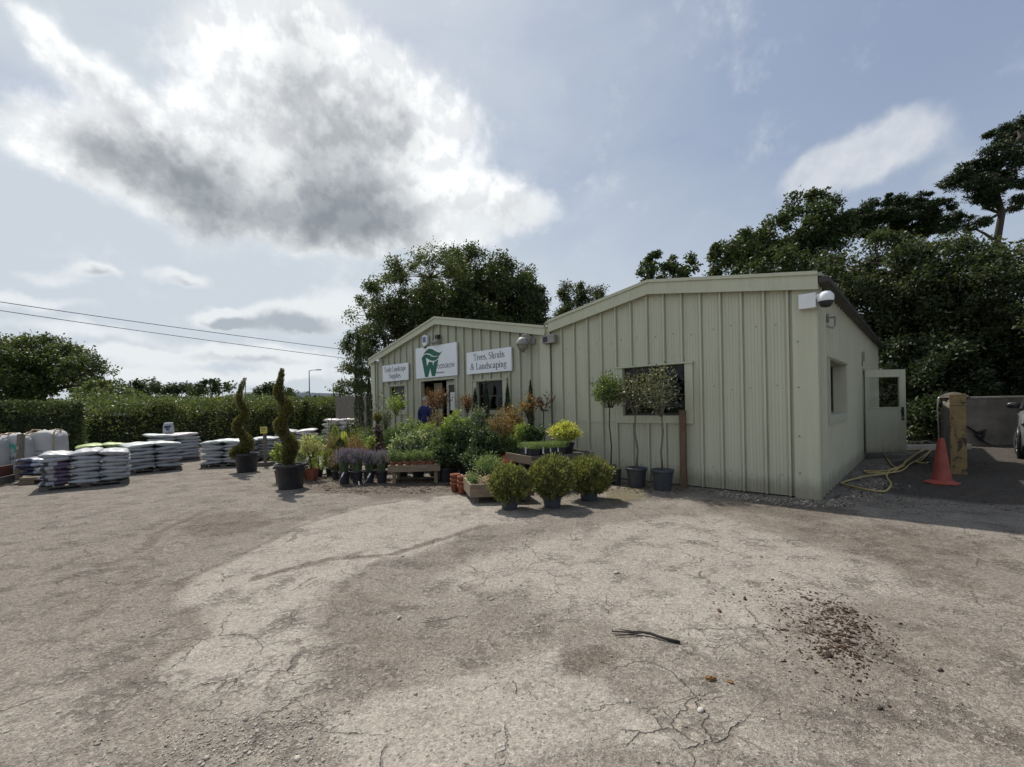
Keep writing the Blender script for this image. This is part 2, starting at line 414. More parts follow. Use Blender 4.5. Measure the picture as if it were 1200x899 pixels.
def np_mesh(name, V, F, mat, parent=None, mi=None, smooth=False):
    """V (n,3), F (m,4) quads"""
    me = bpy.data.meshes.new(name); n, m = len(V), len(F); k = F.shape[1]
    me.vertices.add(n); me.vertices.foreach_set('co', V.astype(np.float32).ravel())
    me.loops.add(m * k); me.loops.foreach_set('vertex_index', F.astype(np.int32).ravel())
    me.polygons.add(m); me.polygons.foreach_set('loop_start', np.arange(0, m * k, k, dtype=np.int32))
    try: me.polygons.foreach_set('loop_total', np.full(m, k, dtype=np.int32))
    except Exception: pass
    mats = mat if isinstance(mat, (list, tuple)) else [mat]
    for q in mats: me.materials.append(q)
    if mi is not None: me.polygons.foreach_set('material_index', mi.astype(np.int32))
    if smooth: me.polygons.foreach_set('use_smooth', np.ones(m, bool))
    me.update(calc_edges=True); me.validate()
    o = bpy.data.objects.new(name, me); COL.objects.link(o)
    if parent: o.parent = parent
    return o

# ------------------------------------------------------------------ foliage
def unit(a): return a / (np.linalg.norm(a, axis=1, keepdims=True) + 1e-9)
def cards(C, L, rng, D=None, aspect=.5, bend=.25, nbias=.5):
    """leaf-shaped quads: C centres, L lengths, D preferred axis"""
    n = len(C); L = np.broadcast_to(L, (n,)).reshape(n, 1)
    R = unit(rng.normal(size=(n, 3)))
    d = R if D is None else unit(D + R * .6)
    up = np.tile([[0, 0, nbias]], (n, 1)) + rng.normal(size=(n, 3)) * .5
    nn = unit(up - d * np.sum(up * d, axis=1, keepdims=True)); s = np.cross(nn, d)
    w = L * aspect * .5
    a = C - d * L * .5 - nn * L * bend * .3; b = C + s * w + nn * L * bend * .12 - d * L * .05
    c = C + d * L * .5 - nn * L * bend * .3; e = C - s * w + nn * L * bend * .12 - d * L * .05
    V = np.stack([a, b, c, e], 1).reshape(-1, 3); F = np.arange(4 * n).reshape(n, 4)
    return V, F
class Leaves:
    def __init__(s): s.V = []; s.F = []; s.n = 0; s.mi = []
    def add(s, V, F, mi=0):
        s.V.append(V); s.F.append(F + s.n); s.n += len(V); s.mi.append(np.full(len(F), mi))
    def build(s, name, mat, parent): return np_mesh(name, np.concatenate(s.V), np.concatenate(s.F), mat, parent, np.concatenate(s.mi) if isinstance(mat, (list, tuple)) else None)

def curve_pts(a, b, c, n=6):
    return [a * (1 - t) ** 2 + b * 2 * t * (1 - t) + c * t ** 2 for t in np.linspace(0, 1, n)]
def shoot_bush(rng, h, rx, z0=0.0, shoots=40, per=28, leaf=.05, aspect=.5, start=.25, spread=.035, ry=None, droop=0.0, jit=.18, base_r=.25, flat=.55, up=.5):
    """leaves strung along shoots that rise from the base into an uneven dome; local coords"""
    ry = ry or rx; lv = Leaves(); st = MB(); A = []
    H = h - z0
    for i in range(shoots):
        th = rng.uniform(0, 2 * PI); cz = rng.uniform(-.15, 1) ; rr = math.sqrt(max(0, 1 - max(cz, 0) ** 2)) * rng.uniform(.55, 1)
        k = 1 + rng.normal() * jit * .6
        tip = np.array([rx * rr * math.cos(th) * k, ry * rr * math.sin(th) * k, z0 + H * (flat + (1 - flat) * cz) * min(1.12, (1 + rng.normal() * jit * .5))])
        b0 = np.array([rx * base_r * math.cos(th) * rng.uniform(0, 1), ry * base_r * math.sin(th) * rng.uniform(0, 1), z0])
        mid = b0 * .4 + tip * .6; mid[:2] *= .62; mid[2] = z0 + (tip[2] - z0) * .62
        ts = start + (1.04 - start) * np.sqrt(rng.uniform(0, 1, per)) ; ts = ts[:, None]
        P = b0 * (1 - ts) ** 2 + mid * 2 * ts * (1 - ts) + tip * ts ** 2
        d = 2 * (1 - ts) * (mid - b0) + 2 * ts * (tip - mid)
        off = rng.normal(size=(per, 3)) * spread
        D = unit(d) * up + unit(off) * .9
        A.append((P + off, D))
        if i < 14: st.tube(curve_pts(Vector(b0), Vector(mid), Vector(tip), 5), [.006 + .01 * H * .4, .006 + .006 * H * .4, .005, .004, .003], 5, cap=False)
    P = np.concatenate([a for a, _ in A]); D = np.concatenate([d for _, d in A])
    P[:, 2] = np.maximum(P[:, 2], z0 + .01)
    L = leaf * rng.uniform(.6, 1.25, len(P))
    lv.add(*cards(P, L, rng, D, aspect))
    return lv, st
def pot_mb(r, h, square=False, soil=True):
    m = MB()
    if square:
        q = r; b = .8 * r
        m.add([(-b, -b, 0), (b, -b, 0), (b, b, 0), (-b, b, 0), (-q, -q, h), (q, -q, h), (q, q, h), (-q, q, h), (-q * .9, -q * .9, h), (q * .9, -q * .9, h), (q * .9, q * .9, h), (-q * .9, q * .9, h), (-q * .88, -q * .88, h * .88), (q * .88, -q * .88, h * .88), (q * .88, q * .88, h * .88), (-q * .88, q * .88, h * .88)],
              [(3, 2, 1, 0)] + [(i, (i + 1) % 4, (i + 1) % 4 + 4, i + 4) for i in range(4)] + [(i + 4, (i + 1) % 4 + 4, (i + 1) % 4 + 8, i + 8) for i in range(4)] + [(i + 8, (i + 1) % 4 + 8, (i + 1) % 4 + 12, i + 12) for i in range(4)])
        m.mi = 1; m.add([(-q * .88, -q * .88, h * .88), (q * .88, -q * .88, h * .88), (q * .88, q * .88, h * .88), (-q * .88, q * .88, h * .88)], [(0, 1, 2, 3)])
    else:
        m.lathe([(0.0, 0), (r * .74, 0), (r * .76, .01), (r * .94, h * .84), (r * .95, h * .85), (r * 1.03, h * .86), (r * 1.04, h * .99), (r * 1.0, h), (r * .95, h), (r * .92, h * .88)], 22)
        m.mi = 1; m.lathe([(r * .93, h * .885), (r * .5, h * .91), (0.0, h * .92)], 14)
    return m
def ztop(px, py, Z): return AT(px, py, Z).z

LM = dict(
    green=leafmat('leaf_mid_green', (.055, .095, .025), (.095, .15, .04)),
    dark=leafmat('leaf_dark_glossy', (.025, .05, .018), (.05, .085, .03), (.13, .17, .06), .12, .2, .35),
    variegated=leafmat('leaf_white_variegated', (.15, .20, .09), (.09, .14, .05), (.50, .52, .36), .3),
    silver=leafmat('leaf_grey_green', (.13, .17, .11), (.085, .12, .075), (.26, .29, .19), .15, .25),
    olive=leafmat('leaf_olive', (.085, .095, .055), (.13, .14, .085), (.20, .20, .13), .14, .22),
    lime=leafmat('leaf_lime', (.20, .27, .04), (.13, .20, .03), (.34, .36, .06), .2),
    gold=leafmat('leaf_gold', (.42, .42, .035), (.30, .34, .035), (.62, .56, .08), .25, .4),
    bronze=leafmat('leaf_bronze', (.17, .10, .035), (.12, .11, .035), (.30, .13, .04), .25),
    rust=leafmat('leaf_rust_red', (.17, .065, .035), (.12, .06, .03), (.24, .12, .05), .2),
    orange=leafmat('leaf_orange_tips', (.23, .125, .03), (.12, .115, .03), (.36, .14, .04), .22),
    purple=leafmat('leaf_deep_purple', (.055, .018, .03), (.035, .013, .022), None, .1, .25),
    thuja=leafmat('leaf_thuja', (.10, .125, .035), (.14, .16, .045), (.28, .27, .07), .3, .28),
    spiral=leafmat('leaf_clipped_spiral', (.085, .10, .03), (.13, .13, .035), (.27, .22, .06), .3, .25),
    yew=leafmat('leaf_dark_conifer', (.018, .035, .014), (.032, .055, .02), (.07, .09, .03), .08, .2),
    lavleaf=leafmat('leaf_lavender_grey', (.085, .12, .06), (.12, .16, .08), None),
    lavfl=leafmat('lavender_flower', (.15, .115, .26), (.21, .16, .33), None, .1, .3),
    herb=leafmat('leaf_herb', (.10, .16, .045), (.14, .21, .07), (.24, .30, .12), .15),
    cream=leafmat('leaf_cream_yellow', (.40, .38, .13), (.22, .26, .07), (.6, .56, .3), .25),
    pinkfl=leafmat('pale_pink_flower', (.55, .42, .44), (.48, .34, .36), None),
    redfl=leafmat('red_flower', (.36, .07, .05), (.28, .05, .05), None),
    hedge=leafmat('leaf_hedge', (.06, .095, .025), (.115, .155, .045), (.20, .22, .07), .2, .32),
    hedged=leafmat('leaf_clipped_hedge', (.04, .066, .02), (.075, .105, .032), (.13, .16, .05), .1, .28),
    ash=leafmat('leaf_ash_tree', (.055, .08, .022), (.085, .115, .035), (.13, .16, .05), .15, .35),
    oak=leafmat('leaf_dark_broadleaf', (.035, .06, .017), (.06, .09, .025), (.10, .13, .04), .12, .32),
    pine=leafmat('pine_needle_tuft', (.022, .042, .02), (.04, .065, .028), (.065, .085, .035), .1, .15),
    laurel=leafmat('leaf_laurel', (.027, .046, .019), (.043, .066, .027), (.075, .105, .045), .2, .22, .3),
    maple=leafmat('leaf_sycamore', (.045, .066, .028), (.066, .090, .038), (.09, .112, .05), .12, .35),
    bay=leafmat('leaf_bay', (.06, .10, .025), (.10, .14, .035), (.20, .24, .07), .2, .25, .35),
    far=leafmat('leaf_far_trees', (.045, .062, .028), (.06, .08, .035), None, .1, .25),
)

def plant(name, label, cat, px, Z, top, wpx, col, kind='bush', pot=None, base=0.0, group=None, depth=1.0, seed=None, **kw):
    """pot = (radius, height, material[, square])"""
    p = AT(px, 476, Z); rx = wpx / 2 / FPX * Z; h = ztop(px, top, Z) - base
    root = thing(name, label, cat, (p.x, Z, base), 0, group)
    rng = np.random.default_rng(seed if seed is not None else int(px * 7 + top * 13))
    z0 = 0.0
    if pot:
        pm = pot_mb(pot[0], pot[1], len(pot) > 3); pm.build('pot', [pot[2], M_SOIL], root, smooth=len(pot) <= 3)
        z0 = pot[1] * .9
    if kind == 'bush':
        lv, st = shoot_bush(rng, h, rx, z0, ry=rx * depth, **kw)
        lv.build('foliage', LM[col], root); st.build('stem', M_STEM, root, True)
    elif kind == 'ball':
        n = kw.get('n', 5000); leaf = kw.get('leaf', .05); zb_ = z0 - kw.get('drop', 0); cz = zb_ + (h - zb_) * .5; rz_ = (h - zb_) * .52
        th = rng.uniform(0, 2 * PI, n); u = rng.uniform(-1, 1, n); rr = rng.uniform(.55, 1, n) ** .5
        lump = 1 + .07 * np.sin(3 * th + 5 * u + seed_ph(px)) + .06 * np.sin(7 * th - 4 * u + px) + .05 * np.sin(11 * th + 9 * u) + rng.normal(size=n) * .05
        s = np.sqrt(1 - u * u) * rr * lump
        P = np.stack([rx * s * np.cos(th), rx * depth * s * np.sin(th), cz + rz_ * u * rr * lump], 1)
        D = unit(np.stack([np.cos(th) * np.sqrt(1 - u * u), np.sin(th) * np.sqrt(1 - u * u), u + .7], 1))
        lv = Leaves(); lv.add(*cards(P, leaf * rng.uniform(.6, 1.3, n), rng, D * 1.4, kw.get('aspect', .4)))
        lv.build('foliage', LM[col], root)
        MB().tube([(0, 0, z0 * .9), (0, 0, cz)], [.02, .015], 6).build('stem', M_STEM, root, True)
    elif kind == 'spire':
        n = kw.get('n', 2600); leaf = kw.get('leaf', .06)
        t = rng.uniform(0, 1, n) ** .8; th = rng.uniform(0, 2 * PI, n)
        prof = np.minimum(1, (1 - t) * 3.2) ** .7 * (.75 + .25 * np.minimum(1, t * 5)) * (1 + .15 * np.sin(t * 37 + th * 2))
        r = rx * prof * rng.uniform(.35, 1.05, n) ** .6
        P = np.stack([r * np.cos(th), r * np.sin(th), z0 + (h - z0) * t], 1)
        D = np.stack([np.cos(th) * .35, np.sin(th) * .35, np.ones(n)], 1)
        lv = Leaves(); lv.add(*cards(P, leaf * rng.uniform(.6, 1.3, n), rng, unit(D) * 2, kw.get('aspect', .3)))
        lv.build('foliage', LM[col], root); MB().tube([(0, 0, 0), (0, 0, h * .8)], [.018, .006], 6).build('stem', M_STEM, root, True)
    elif kind == 'blades':
        n = kw.get('n', 260); w = kw.get('w', .012); lean = kw.get('lean', .6)
        th = rng.uniform(0, 2 * PI, n); ln = np.abs(rng.normal(size=n)) * lean * .5
        H = (h - z0) * rng.uniform(.55, 1.02, n); r0 = rx * .35 * np.sqrt(rng.uniform(0, 1, n))
        ph = rng.uniform(0, 2 * PI, n)
        V = []; F = []
        b = np.stack([r0 * np.cos(ph), r0 * np.sin(ph), np.full(n, z0)], 1)
        dr = np.stack([np.cos(th), np.sin(th), np.zeros(n)], 1); sd_ = np.stack([-np.sin(th), np.cos(th), np.zeros(n)], 1)
        out = np.minimum(ln, 1)[:, None] * rx
        m = b + dr * out * .4 + np.array([0, 0, 1]) * (H * .6)[:, None]; tp = b + dr * out + np.array([0, 0, 1]) * H[:, None]
        V = np.stack([b - sd_ * w * .5, b + sd_ * w * .5, m + sd_ * w * .5, m - sd_ * w * .5, tp + sd_ * w * .1, tp - sd_ * w * .1], 1).reshape(-1, 3)
        i0 = np.arange(n)[:, None] * 6
        F = np.concatenate([i0 + np.array([[0, 1, 2, 3]]), i0 + np.array([[3, 2, 4, 5]])])
        lv = Leaves(); lv.add(V, F); lv.build('foliage', LM[col], root)
        if kw.get('flowers'):
            q = rng.choice(n, int(n * .75), False); C = tp[q]
            fl = Leaves()
            for k in range(4): fl.add(*cards(C + dr[q] * 0 - np.array([0, 0, 1]) * k * .02 + rng.normal(size=(len(q), 3)) * .006, .03, rng, np.tile([[0, 0, 1.5]], (len(q), 1)), .5))
            fl.build('flower_spikes', LM[kw['flowers']], root)
    elif kind == 'standard':
        cz0 = kw.pop('crown_z') - base; bend = kw.pop('bend', 0.02); stem = kw.pop('stem', M_STEM); sr_ = kw.pop('sr', .014)
        pts = [(0, 0, z0 * .9), (bend, 0, z0 + (cz0 - z0) * .35), (-bend * .6, bend * .4, z0 + (cz0 - z0) * .7), (0, 0, cz0 + .05)]
        sm = MB(); sm.tube(pts, [sr_ * 1.25, sr_, sr_ * .95, sr_ * .8], 8)
        lv, st = shoot_bush(rng, h, rx, cz0, ry=rx * depth, **kw)
        b = len(sm.v); sm.v += st.v; sm.f += [[b + i for i in f] for f in st.f]; sm.m += st.m
        lv.build('foliage', LM[col], root); sm.build('stem', stem, root, True)
    return root
def seed_ph(px): return (px * 1.37) % 6.28

def tree(name, label, Z, px0, lobes, col, group=None, clumps=60, per=90, leaf=.14, aspect=.55, crad=.55, trunk_r=.22, fork=None, base_z=0.0, lean=0, shell=.5, seed=1, bark=None, trunk_pts=None, depth=1.0, cat='tree', squash=.8, limbs=True):
    """lobes: (px,py,rpx,rpy[,dz]) measured on the photo at distance Z -> real crown volumes there"""
    rng = np.random.default_rng(seed); p0 = AT(px0, 476, Z)
    root = thing(name, label, cat, (p0.x, Z, base_z), 0, group)
    L = []
    for lb in lobes:
        dz = lb[4] if len(lb) > 4 else rng.uniform(-.6, .6) * lb[2] / FPX * Z
        q = AT(lb[0], lb[1], Z + dz); k = (Z + dz) / FPX
        L.append((np.array([q.x - p0.x, dz, q.z - base_z]), np.array([lb[2] * k, lb[2] * k * depth, lb[3] * k])))
    lv = Leaves(); tr = MB()
    lowest = min(c[2] - r[2] for c, r in L); tophigh = max(c[2] for c, r in L)
    fz = fork if fork else max(.8, lowest + .15 * (tophigh - lowest))
    if trunk_pts: tp = [Vector((AT(a, b, Z).x - p0.x, 0, AT(a, b, Z).z - base_z)) for a, b in trunk_pts]; tp = [Vector((tp[0].x, 0, -.1))] + tp; 
    else: tp = [Vector((0, 0, -.1)), Vector((rng.normal() * .08, rng.normal() * .08, fz * .5)), Vector((rng.normal() * .15, rng.normal() * .15, fz))]
    n = len(tp); tr.tube(tp, [trunk_r * (1.25 - .75 * i / (n - 1)) for i in range(n)], 10)
    vol = np.array([r[0] * r[2] for c, r in L]); cnt = np.maximum(3, (clumps * vol / vol.sum())).astype(int)
    for (c, r), k in zip(L, cnt):
        if limbs:
            org = min(tp[1:], key=lambda t: (Vector(c) - t).length) if trunk_pts else tp[-1]
            mid = org.lerp(Vector(c), .5) + Vector((rng.normal() * .2, rng.normal() * .2, .12 * (Vector(c) - org).length))
            tr.tube(curve_pts(org, mid, Vector(c), 6), [trunk_r * f for f in (.5, .42, .34, .27, .2, .13)], 7, cap=False)
        for j in range(k):
            u = unit(rng.normal(size=(1, 3)))[0]; rad = rng.uniform(shell, 1.0) ** .6
            e = c + u * r * rad
            if limbs and j % 2 == 0:
                m2 = Vector(c).lerp(Vector(e), .5) + Vector(rng.normal(size=3) * .1)
                tr.tube(curve_pts(Vector(c), m2, Vector(e), 4), [trunk_r * .12, trunk_r * .08, trunk_r * .05, .012], 5, cap=False)
            cr_ = crad * rng.uniform(.6, 1.25)
            nL = int(per * rng.uniform(.6, 1.3))
            o = (unit(rng.normal(size=(nL, 3))) * (rng.uniform(0, 1, (nL, 1)) ** .5) * .80 + rng.normal(size=(nL, 3)) * .17) * cr_ * np.array([[1, 1, squash]])
            P = e + o
            lv.add(*cards(P, leaf * rng.uniform(.6, 1.3, nL), rng, unit(o) * .7 + np.array([[0, 0, -.15]]), aspect))
    lv.build('crown', LM[col], root); tr.build('trunk', bark or M_BARK, root, True)
    return root

# ------------------------------------------------------------------ ground
def signed(poly, X, Y):
    n = len(poly); D = np.full(X.shape, 1e9); ins = np.zeros(X.shape, bool)
    for i in range(n):
        ax, ay = poly[i]; bx, by = poly[(i + 1) % n]
        ex, ey = bx - ax, by - ay; L2 = ex * ex + ey * ey + 1e-12
        t = np.clip(((X - ax) * ex + (Y - ay) * ey) / L2, 0, 1)
        D = np.minimum(D, np.hypot(X - ax - t * ex, Y - ay - t * ey))
        cond = (ay > Y) != (by > Y)
        xi = ax + (Y - ay) / (by - ay + 1e-12) * ex
        ins ^= cond & (X < xi)
    return np.where(ins, D, -D)
def build_ground():
    xs = np.concatenate([[-900, -500, -250, -120, -60, -35, -24, -18], np.arange(-14, -6, .10), np.arange(-6, 7, .04), np.arange(7, 14, .10), [16, 20, 28, 40, 70, 130, 260, 500, 900]])
    ys = np.concatenate([[-60, -20, -8, -3, -1], np.arange(0, 6.5, .04), np.arange(6.5, 13, .08), [13.5, 14.2, 15, 16, 18, 21, 26, 34, 50, 80, 140, 260, 500, 900, 1500]])
    X, Y = np.meshgrid(xs, ys); ny, nx = X.shape
    def px(poly): return [(G(a, b).x, G(a, b).y) for a, b in poly]
    rng = np.random.default_rng(5)
    wx = sum(np.sin(X * a + Y * b + c) * d for a, b, c, d in ((2.1, 1.3, .3, .09), (-1.7, 3.1, 1.9, .07), (4.7, -2.9, .7, .035), (7.7, 5.3, 2.2, .018)))
    wy = sum(np.sin(X * a + Y * b + c) * d for a, b, c, d in ((1.3, -2.2, 1.3, .09), (3.4, 1.1, .5, .06), (-4.1, 4.3, 2.7, .035), (6.1, -7.1, .2, .018)))
    def reg(poly, w=.12, warp=1.0):
        s = signed(px(poly), X + wx * warp, Y + wy * warp); t = np.clip((s + w) / (2 * w), 0, 1); return t * t * (3 - 2 * t)
    def line(pts, wd, warp=.4):
        P = px(pts); D = np.full(X.shape, 1e9); X2 = X + wx * warp; Y2 = Y + wy * warp
        for (ax, ay), (bx, by) in zip(P[:-1], P[1:]):
            ex, ey = bx - ax, by - ay; t = np.clip(((X2 - ax) * ex + (Y2 - ay) * ey) / (ex * ex + ey * ey + 1e-9), 0, 1)
            D = np.minimum(D, np.hypot(X2 - ax - t * ex, Y2 - ay - t * ey))
        return np.exp(-(D / wd) ** 2)
    mx = lambda *a: np.maximum.reduce(a)
    pale = mx(reg([(185, 700), (270, 660), (345, 622), (430, 590), (560, 572), (640, 605), (560, 622), (450, 650), (392, 690), (405, 760), (390, 812), (250, 846), (170, 800), (235, 760), (212, 720)], .22, 1.6) * .92,
              reg([(400, 835), (470, 792), (560, 760), (632, 745), (645, 775), (720, 815), (800, 905), (470, 905), (440, 865)], .10, 1.2) * .78,
              reg([(600, 640), (760, 600), (880, 610), (1010, 660), (1010, 700), (920, 760), (800, 770), (700, 730), (560, 720), (470, 680)], .4) * .8,
              reg([(700, 760), (930, 790), (960, 905), (820, 905)], .3) * .45,
              reg([(0, 600), (150, 590), (260, 575), (200, 605), (60, 640), (0, 650)], .3) * .3,
              reg([(20, 790), (110, 775), (170, 850), (120, 899), (10, 899)], .25) * .5,
              reg([(960, 640), (1060, 655), (1090, 700), (1000, 710)], .2) * .6)
    dirt = mx(line([(300, 678), (390, 655), (455, 648), (520, 630), (575, 616)], .07) * 1.0,
              line([(455, 650), (400, 690), (395, 740)], .12) * .6,
              reg([(392, 705), (430, 690), (470, 700), (500, 745), (470, 790), (415, 775)], .25) * .68,
              reg([(628, 757), (700, 748), (735, 775), (690, 800), (640, 795)], .14),
              reg([(560, 675), (590, 680), (570, 700), (530, 700)], .14) * .5,
              reg([(200, 610), (240, 600), (330, 597), (345, 612), (260, 632), (205, 632)], .25) * .85,
              line([(165, 640), (200, 615), (235, 600)], .09) * 1.1,
              line([(180, 720), (215, 680), (275, 655), (345, 620), (430, 592), (540, 578)], .08) * .75,
              line([(150, 800), (200, 770), (240, 745), (215, 715)], .12) * .8,
              line([(0, 640), (120, 620), (250, 598)], .16) * .55, reg([(-200, 600), (140, 585), (330, 600), (210, 700), (160, 790), (0, 790), (-200, 790)], .6) * .5,
              reg([(0, 660), (150, 640), (230, 650), (180, 700), (90, 730), (0, 750)], .5) * .6,
              reg([(350, 557), (450, 558), (530, 565), (560, 577), (500, 584), (430, 583), (350, 578)], .16) * 1.1,
              reg([(800, 583), (960, 588), (1010, 600), (960, 612), (850, 600)], .2) * 1.0,
              reg([(880, 610), (1010, 605), (1200, 640), (1230, 720), (1080, 690), (960, 640)], .4) * .75,
              reg([(1010, 700), (1080, 720), (1230, 760), (1230, 905), (980, 905), (940, 780)], .4) * .6,
              reg([(640, 605), (760, 590), (720, 602), (650, 615)], .14) * .4,
              reg([(500, 800), (600, 790), (620, 840), (560, 870)], .25) * .5,
              reg([(905, 705), (985, 690), (1015, 750), (985, 810), (925, 785)], .35) * .55,
              reg([(820, 780), (900, 830), (880, 905), (780, 860)], .3) * .5,
              reg([(160, 870), (260, 835), (400, 818), (420, 870), (350, 905), (150, 905)], .3) * .45)
    crack = mx(reg([(180, 700), (300, 700), (420, 760), (400, 830), (250, 850), (160, 800)], .2), reg([(700, 760), (830, 790), (860, 905), (700, 905)], .3) * .9, reg([(560, 640), (700, 650), (700, 740), (520, 720)], .3) * .5)
    grav = mx(reg([(170, 885), (260, 845), (400, 828), (450, 870), (500, 905), (150, 905)], .1), reg([(1040, 800), (1230, 790), (1230, 905), (930, 905)], .3) * .7, reg([(400, 690), (700, 690), (830, 770), (640, 800), (420, 790)], .5) * .35,
              reg([(830, 577), (960, 588), (1010, 590), (990, 575), (1030, 545), (1100, 570), (1010, 598), (860, 585)], .1) * .9)
    dark = mx(reg([(1020, 575), (1040, 545), (1080, 528), (1300, 500), (1400, 600), (1120, 590)], .5) * .9, reg([(470, 600), (560, 590), (590, 605), (520, 615)], .2) * .4)  # darker asphalt; right of the shed this also carries the passage shade
    moss = mx(reg([(705, 575), (760, 571), (772, 582), (720, 592)], .12), line([(700, 570), (800, 578)], .1) * .4)
    # outside the yard: soil and rough grass
    yard = px([(-500, 560), (95, 520), (400, 500), (640, 500), (1100, 500), (1300, 520)])
    out = ((Y > 24) | (X < -13.5 - (Y - 13) * .0) | (Y < -30) | (X > 22)).astype(float)
    Zg = (wx * .010 + wy * .008) * (np.hypot(X, Y) < 40) - .003 * dirt + .002 * pale
    # gentle level around the objects
    Zg = np.where(Y > 6.2, Zg * .25, Zg)
    Zg = Zg - np.where(np.hypot(X, Y) > 120, .0, 0)
    V = np.stack([X, Y, Zg], -1).reshape(-1, 3)
    i = np.arange(ny * nx).reshape(ny, nx); F = np.stack([i[:-1, :-1], i[:-1, 1:], i[1:, 1:], i[1:, :-1]], -1).reshape(-1, 4)
    m, nt, o_ = newmat('worn_yard_surface')
    co = nt.new('ShaderNodeTexCoord').outputs['Object']
    def attr(nm):
        a = nt.new('ShaderNodeAttribute', attribute_name=nm); s = nt.new('ShaderNodeSeparateColor'); nt.l.new(a.outputs['Color'], s.inputs[0]); return s.outputs
    A = attr('wear_a'); B = attr('wear_shade')
    n1 = nt.noise(co, 1.6, 6, .66, .4); n2 = nt.noise(co, 6.5, 6, .70); n3 = nt.noise(co, 38, 4, .6); n4 = nt.noise(co, 120, 2, .5)
    nb = nt.math('ADD', nt.math('MULTIPLY', nt.math('SUBTRACT', n1, .5), .9), nt.math('MULTIPLY', nt.math('SUBTRACT', n2, .5), 1.1))
    def edge(v, lo, hi, k=.55): return nt.smooth(nt.math('ADD', v, nt.math('MULTIPLY', nb, k)), lo, hi)
    mid = nt.mix(nt.smooth(n1, .3, .7), c4((.215, .187, .155)), c4((.292, .258, .216)))
    palec = nt.mix(nt.smooth(n2, .3, .7), c4((.41, .368, .315)), c4((.345, .308, .262)))
    pf = edge(A[0], .18, .86, 1.25); col = nt.mix(pf, mid, palec)
    df = nt.math('MULTIPLY', edge(A[1], .34, .95, 1.15), nt.smooth(nt.math('ADD', nt.math('MULTIPLY', n2, .7), nt.math('MULTIPLY', nt.noise(co, 24, 5, .7), .5)), .42, .68, .35, 1.0))
    dirtc = nt.mix(nt.smooth(n2, .3, .7), c4((.095, .073, .056)), c4((.165, .133, .103)))
    col = nt.mix(nt.math('MULTIPLY', df, .85), col, dirtc)
    # free scattering of small worn-through patches
    spot = nt.smooth(nt.math('ADD', nt.noise(co, 3.3, 6, .72, .5), nt.math('MULTIPLY', nt.math('SUBTRACT', n3, .5), .25)), .57, .72, 0, .6)
    col = nt.mix(spot, col, dirtc)
    kf = edge(B[1], .3, .7, .4); col = nt.mix(nt.math('MULTIPLY', kf, .85), col, nt.mix(nt.smooth(n2, .35, .65), c4((.03, .026, .022)), c4((.06, .052, .044))))  # asphalt colour lowered further to paint in the shade of the passage
    col = nt.mix(nt.math('MULTIPLY', edge(B[2], .3, 1.0, 1.2), .6), col, nt.mix(n2, c4((.11, .095, .03)), c4((.17, .145, .05))))
    # fine aggregate
    def cells(sc, lo, hi):
        v = nt.new('ShaderNodeTexVoronoi'); nt.put(v.inputs['Vector'], co); v.inputs['Scale'].default_value = sc
        q = nt.new('ShaderNodeSeparateColor'); nt.l.new(v.outputs['Color'], q.inputs[0])
        return v, q.outputs, nt.smooth(q.outputs[0], 0, 1, lo, hi, 'LINEAR')
    vor, vs_, g1 = cells(95, .80, 1.20); vor2, v2_, g2 = cells(42, .86, 1.12); _, v3_, g3 = cells(190, .80, 1.2)
    g = nt.math('MULTIPLY', nt.math('MULTIPLY', g1, g2), g3)
    g = nt.math('MULTIPLY', g, nt.smooth(n3, .3, .72, 1.12, .78))
    g = nt.math('ADD', nt.math('MULTIPLY', g, nt.smooth(pf, 0, 1, 1, .72)), nt.smooth(pf, 0, 1, 0, .28))
    gc = nt.new('ShaderNodeCombineColor'); [nt.l.new(g, gc.inputs[k]) for k in range(3)]
    col = nt.mix(1.0, col, gc.outputs[0], 'MULTIPLY')
    patchy = nt.smooth(n2, .40, .62)
    col = nt.mix(nt.math('MULTIPLY', nt.smooth(vs_[1], .90, .94, 0, .8), patchy), col, c4((.075, .062, .052)))
    col = nt.mix(nt.smooth(v3_[1], .955, .97, 0, .6), col, c4((.46, .43, .39)))
    gm = nt.math('MULTIPLY', nt.smooth(vor2.outputs['Distance'], .30, .16), nt.math('GREATER_THAN', v2_[0], nt.smooth(B[0], 0, 1, .985, .45)))
    stone = nt.mix(v2_[1], c4((.17, .148, .125)), c4((.40, .37, .33)))
    col = nt.mix(nt.math('MULTIPLY', gm, .8), col, stone)
    # pock marks gathered in clusters where the surface has lost its fines
    clus = nt.smooth(nt.noise(co, 2.6, 5, .65), .47, .64)
    clus2 = nt.math('MULTIPLY', clus, nt.smooth(nt.math('ADD', nt.noise(co, 19, 4, .7), nt.math('MULTIPLY', n2, .3)), .58, .70))
    smo = nt.new('ShaderNodeAttribute', attribute_name='smooth_patch').outputs['Fac']
    clus2 = nt.math('MULTIPLY', clus2, nt.smooth(smo, 0, 1, 1, .4))
    col = nt.mix(nt.math('MULTIPLY', clus2, .55), col, c4((.10, .083, .067)))
    pit = clus2
    vs = {2: v3_[2]}
    # cracks
    wv = nt.vmath('ADD', co, nt.vmath('MULTIPLY', nt.vmath('SUBTRACT', nt.noise(co, 3.5, 4, .6, out=1), (.5, .5, .5)), (.28, .28, 0)))
    def cr_net(scale, wd, msk):
        v = nt.new('ShaderNodeTexVoronoi', feature='DISTANCE_TO_EDGE'); nt.put(v.inputs['Vector'], wv); v.inputs['Scale'].default_value = scale
        return nt.math('MULTIPLY', nt.smooth(v.outputs['Distance'], wd, wd * .25), msk)
    cm = nt.math('ADD', nt.smooth(A[2], .2, .8), 0.0)
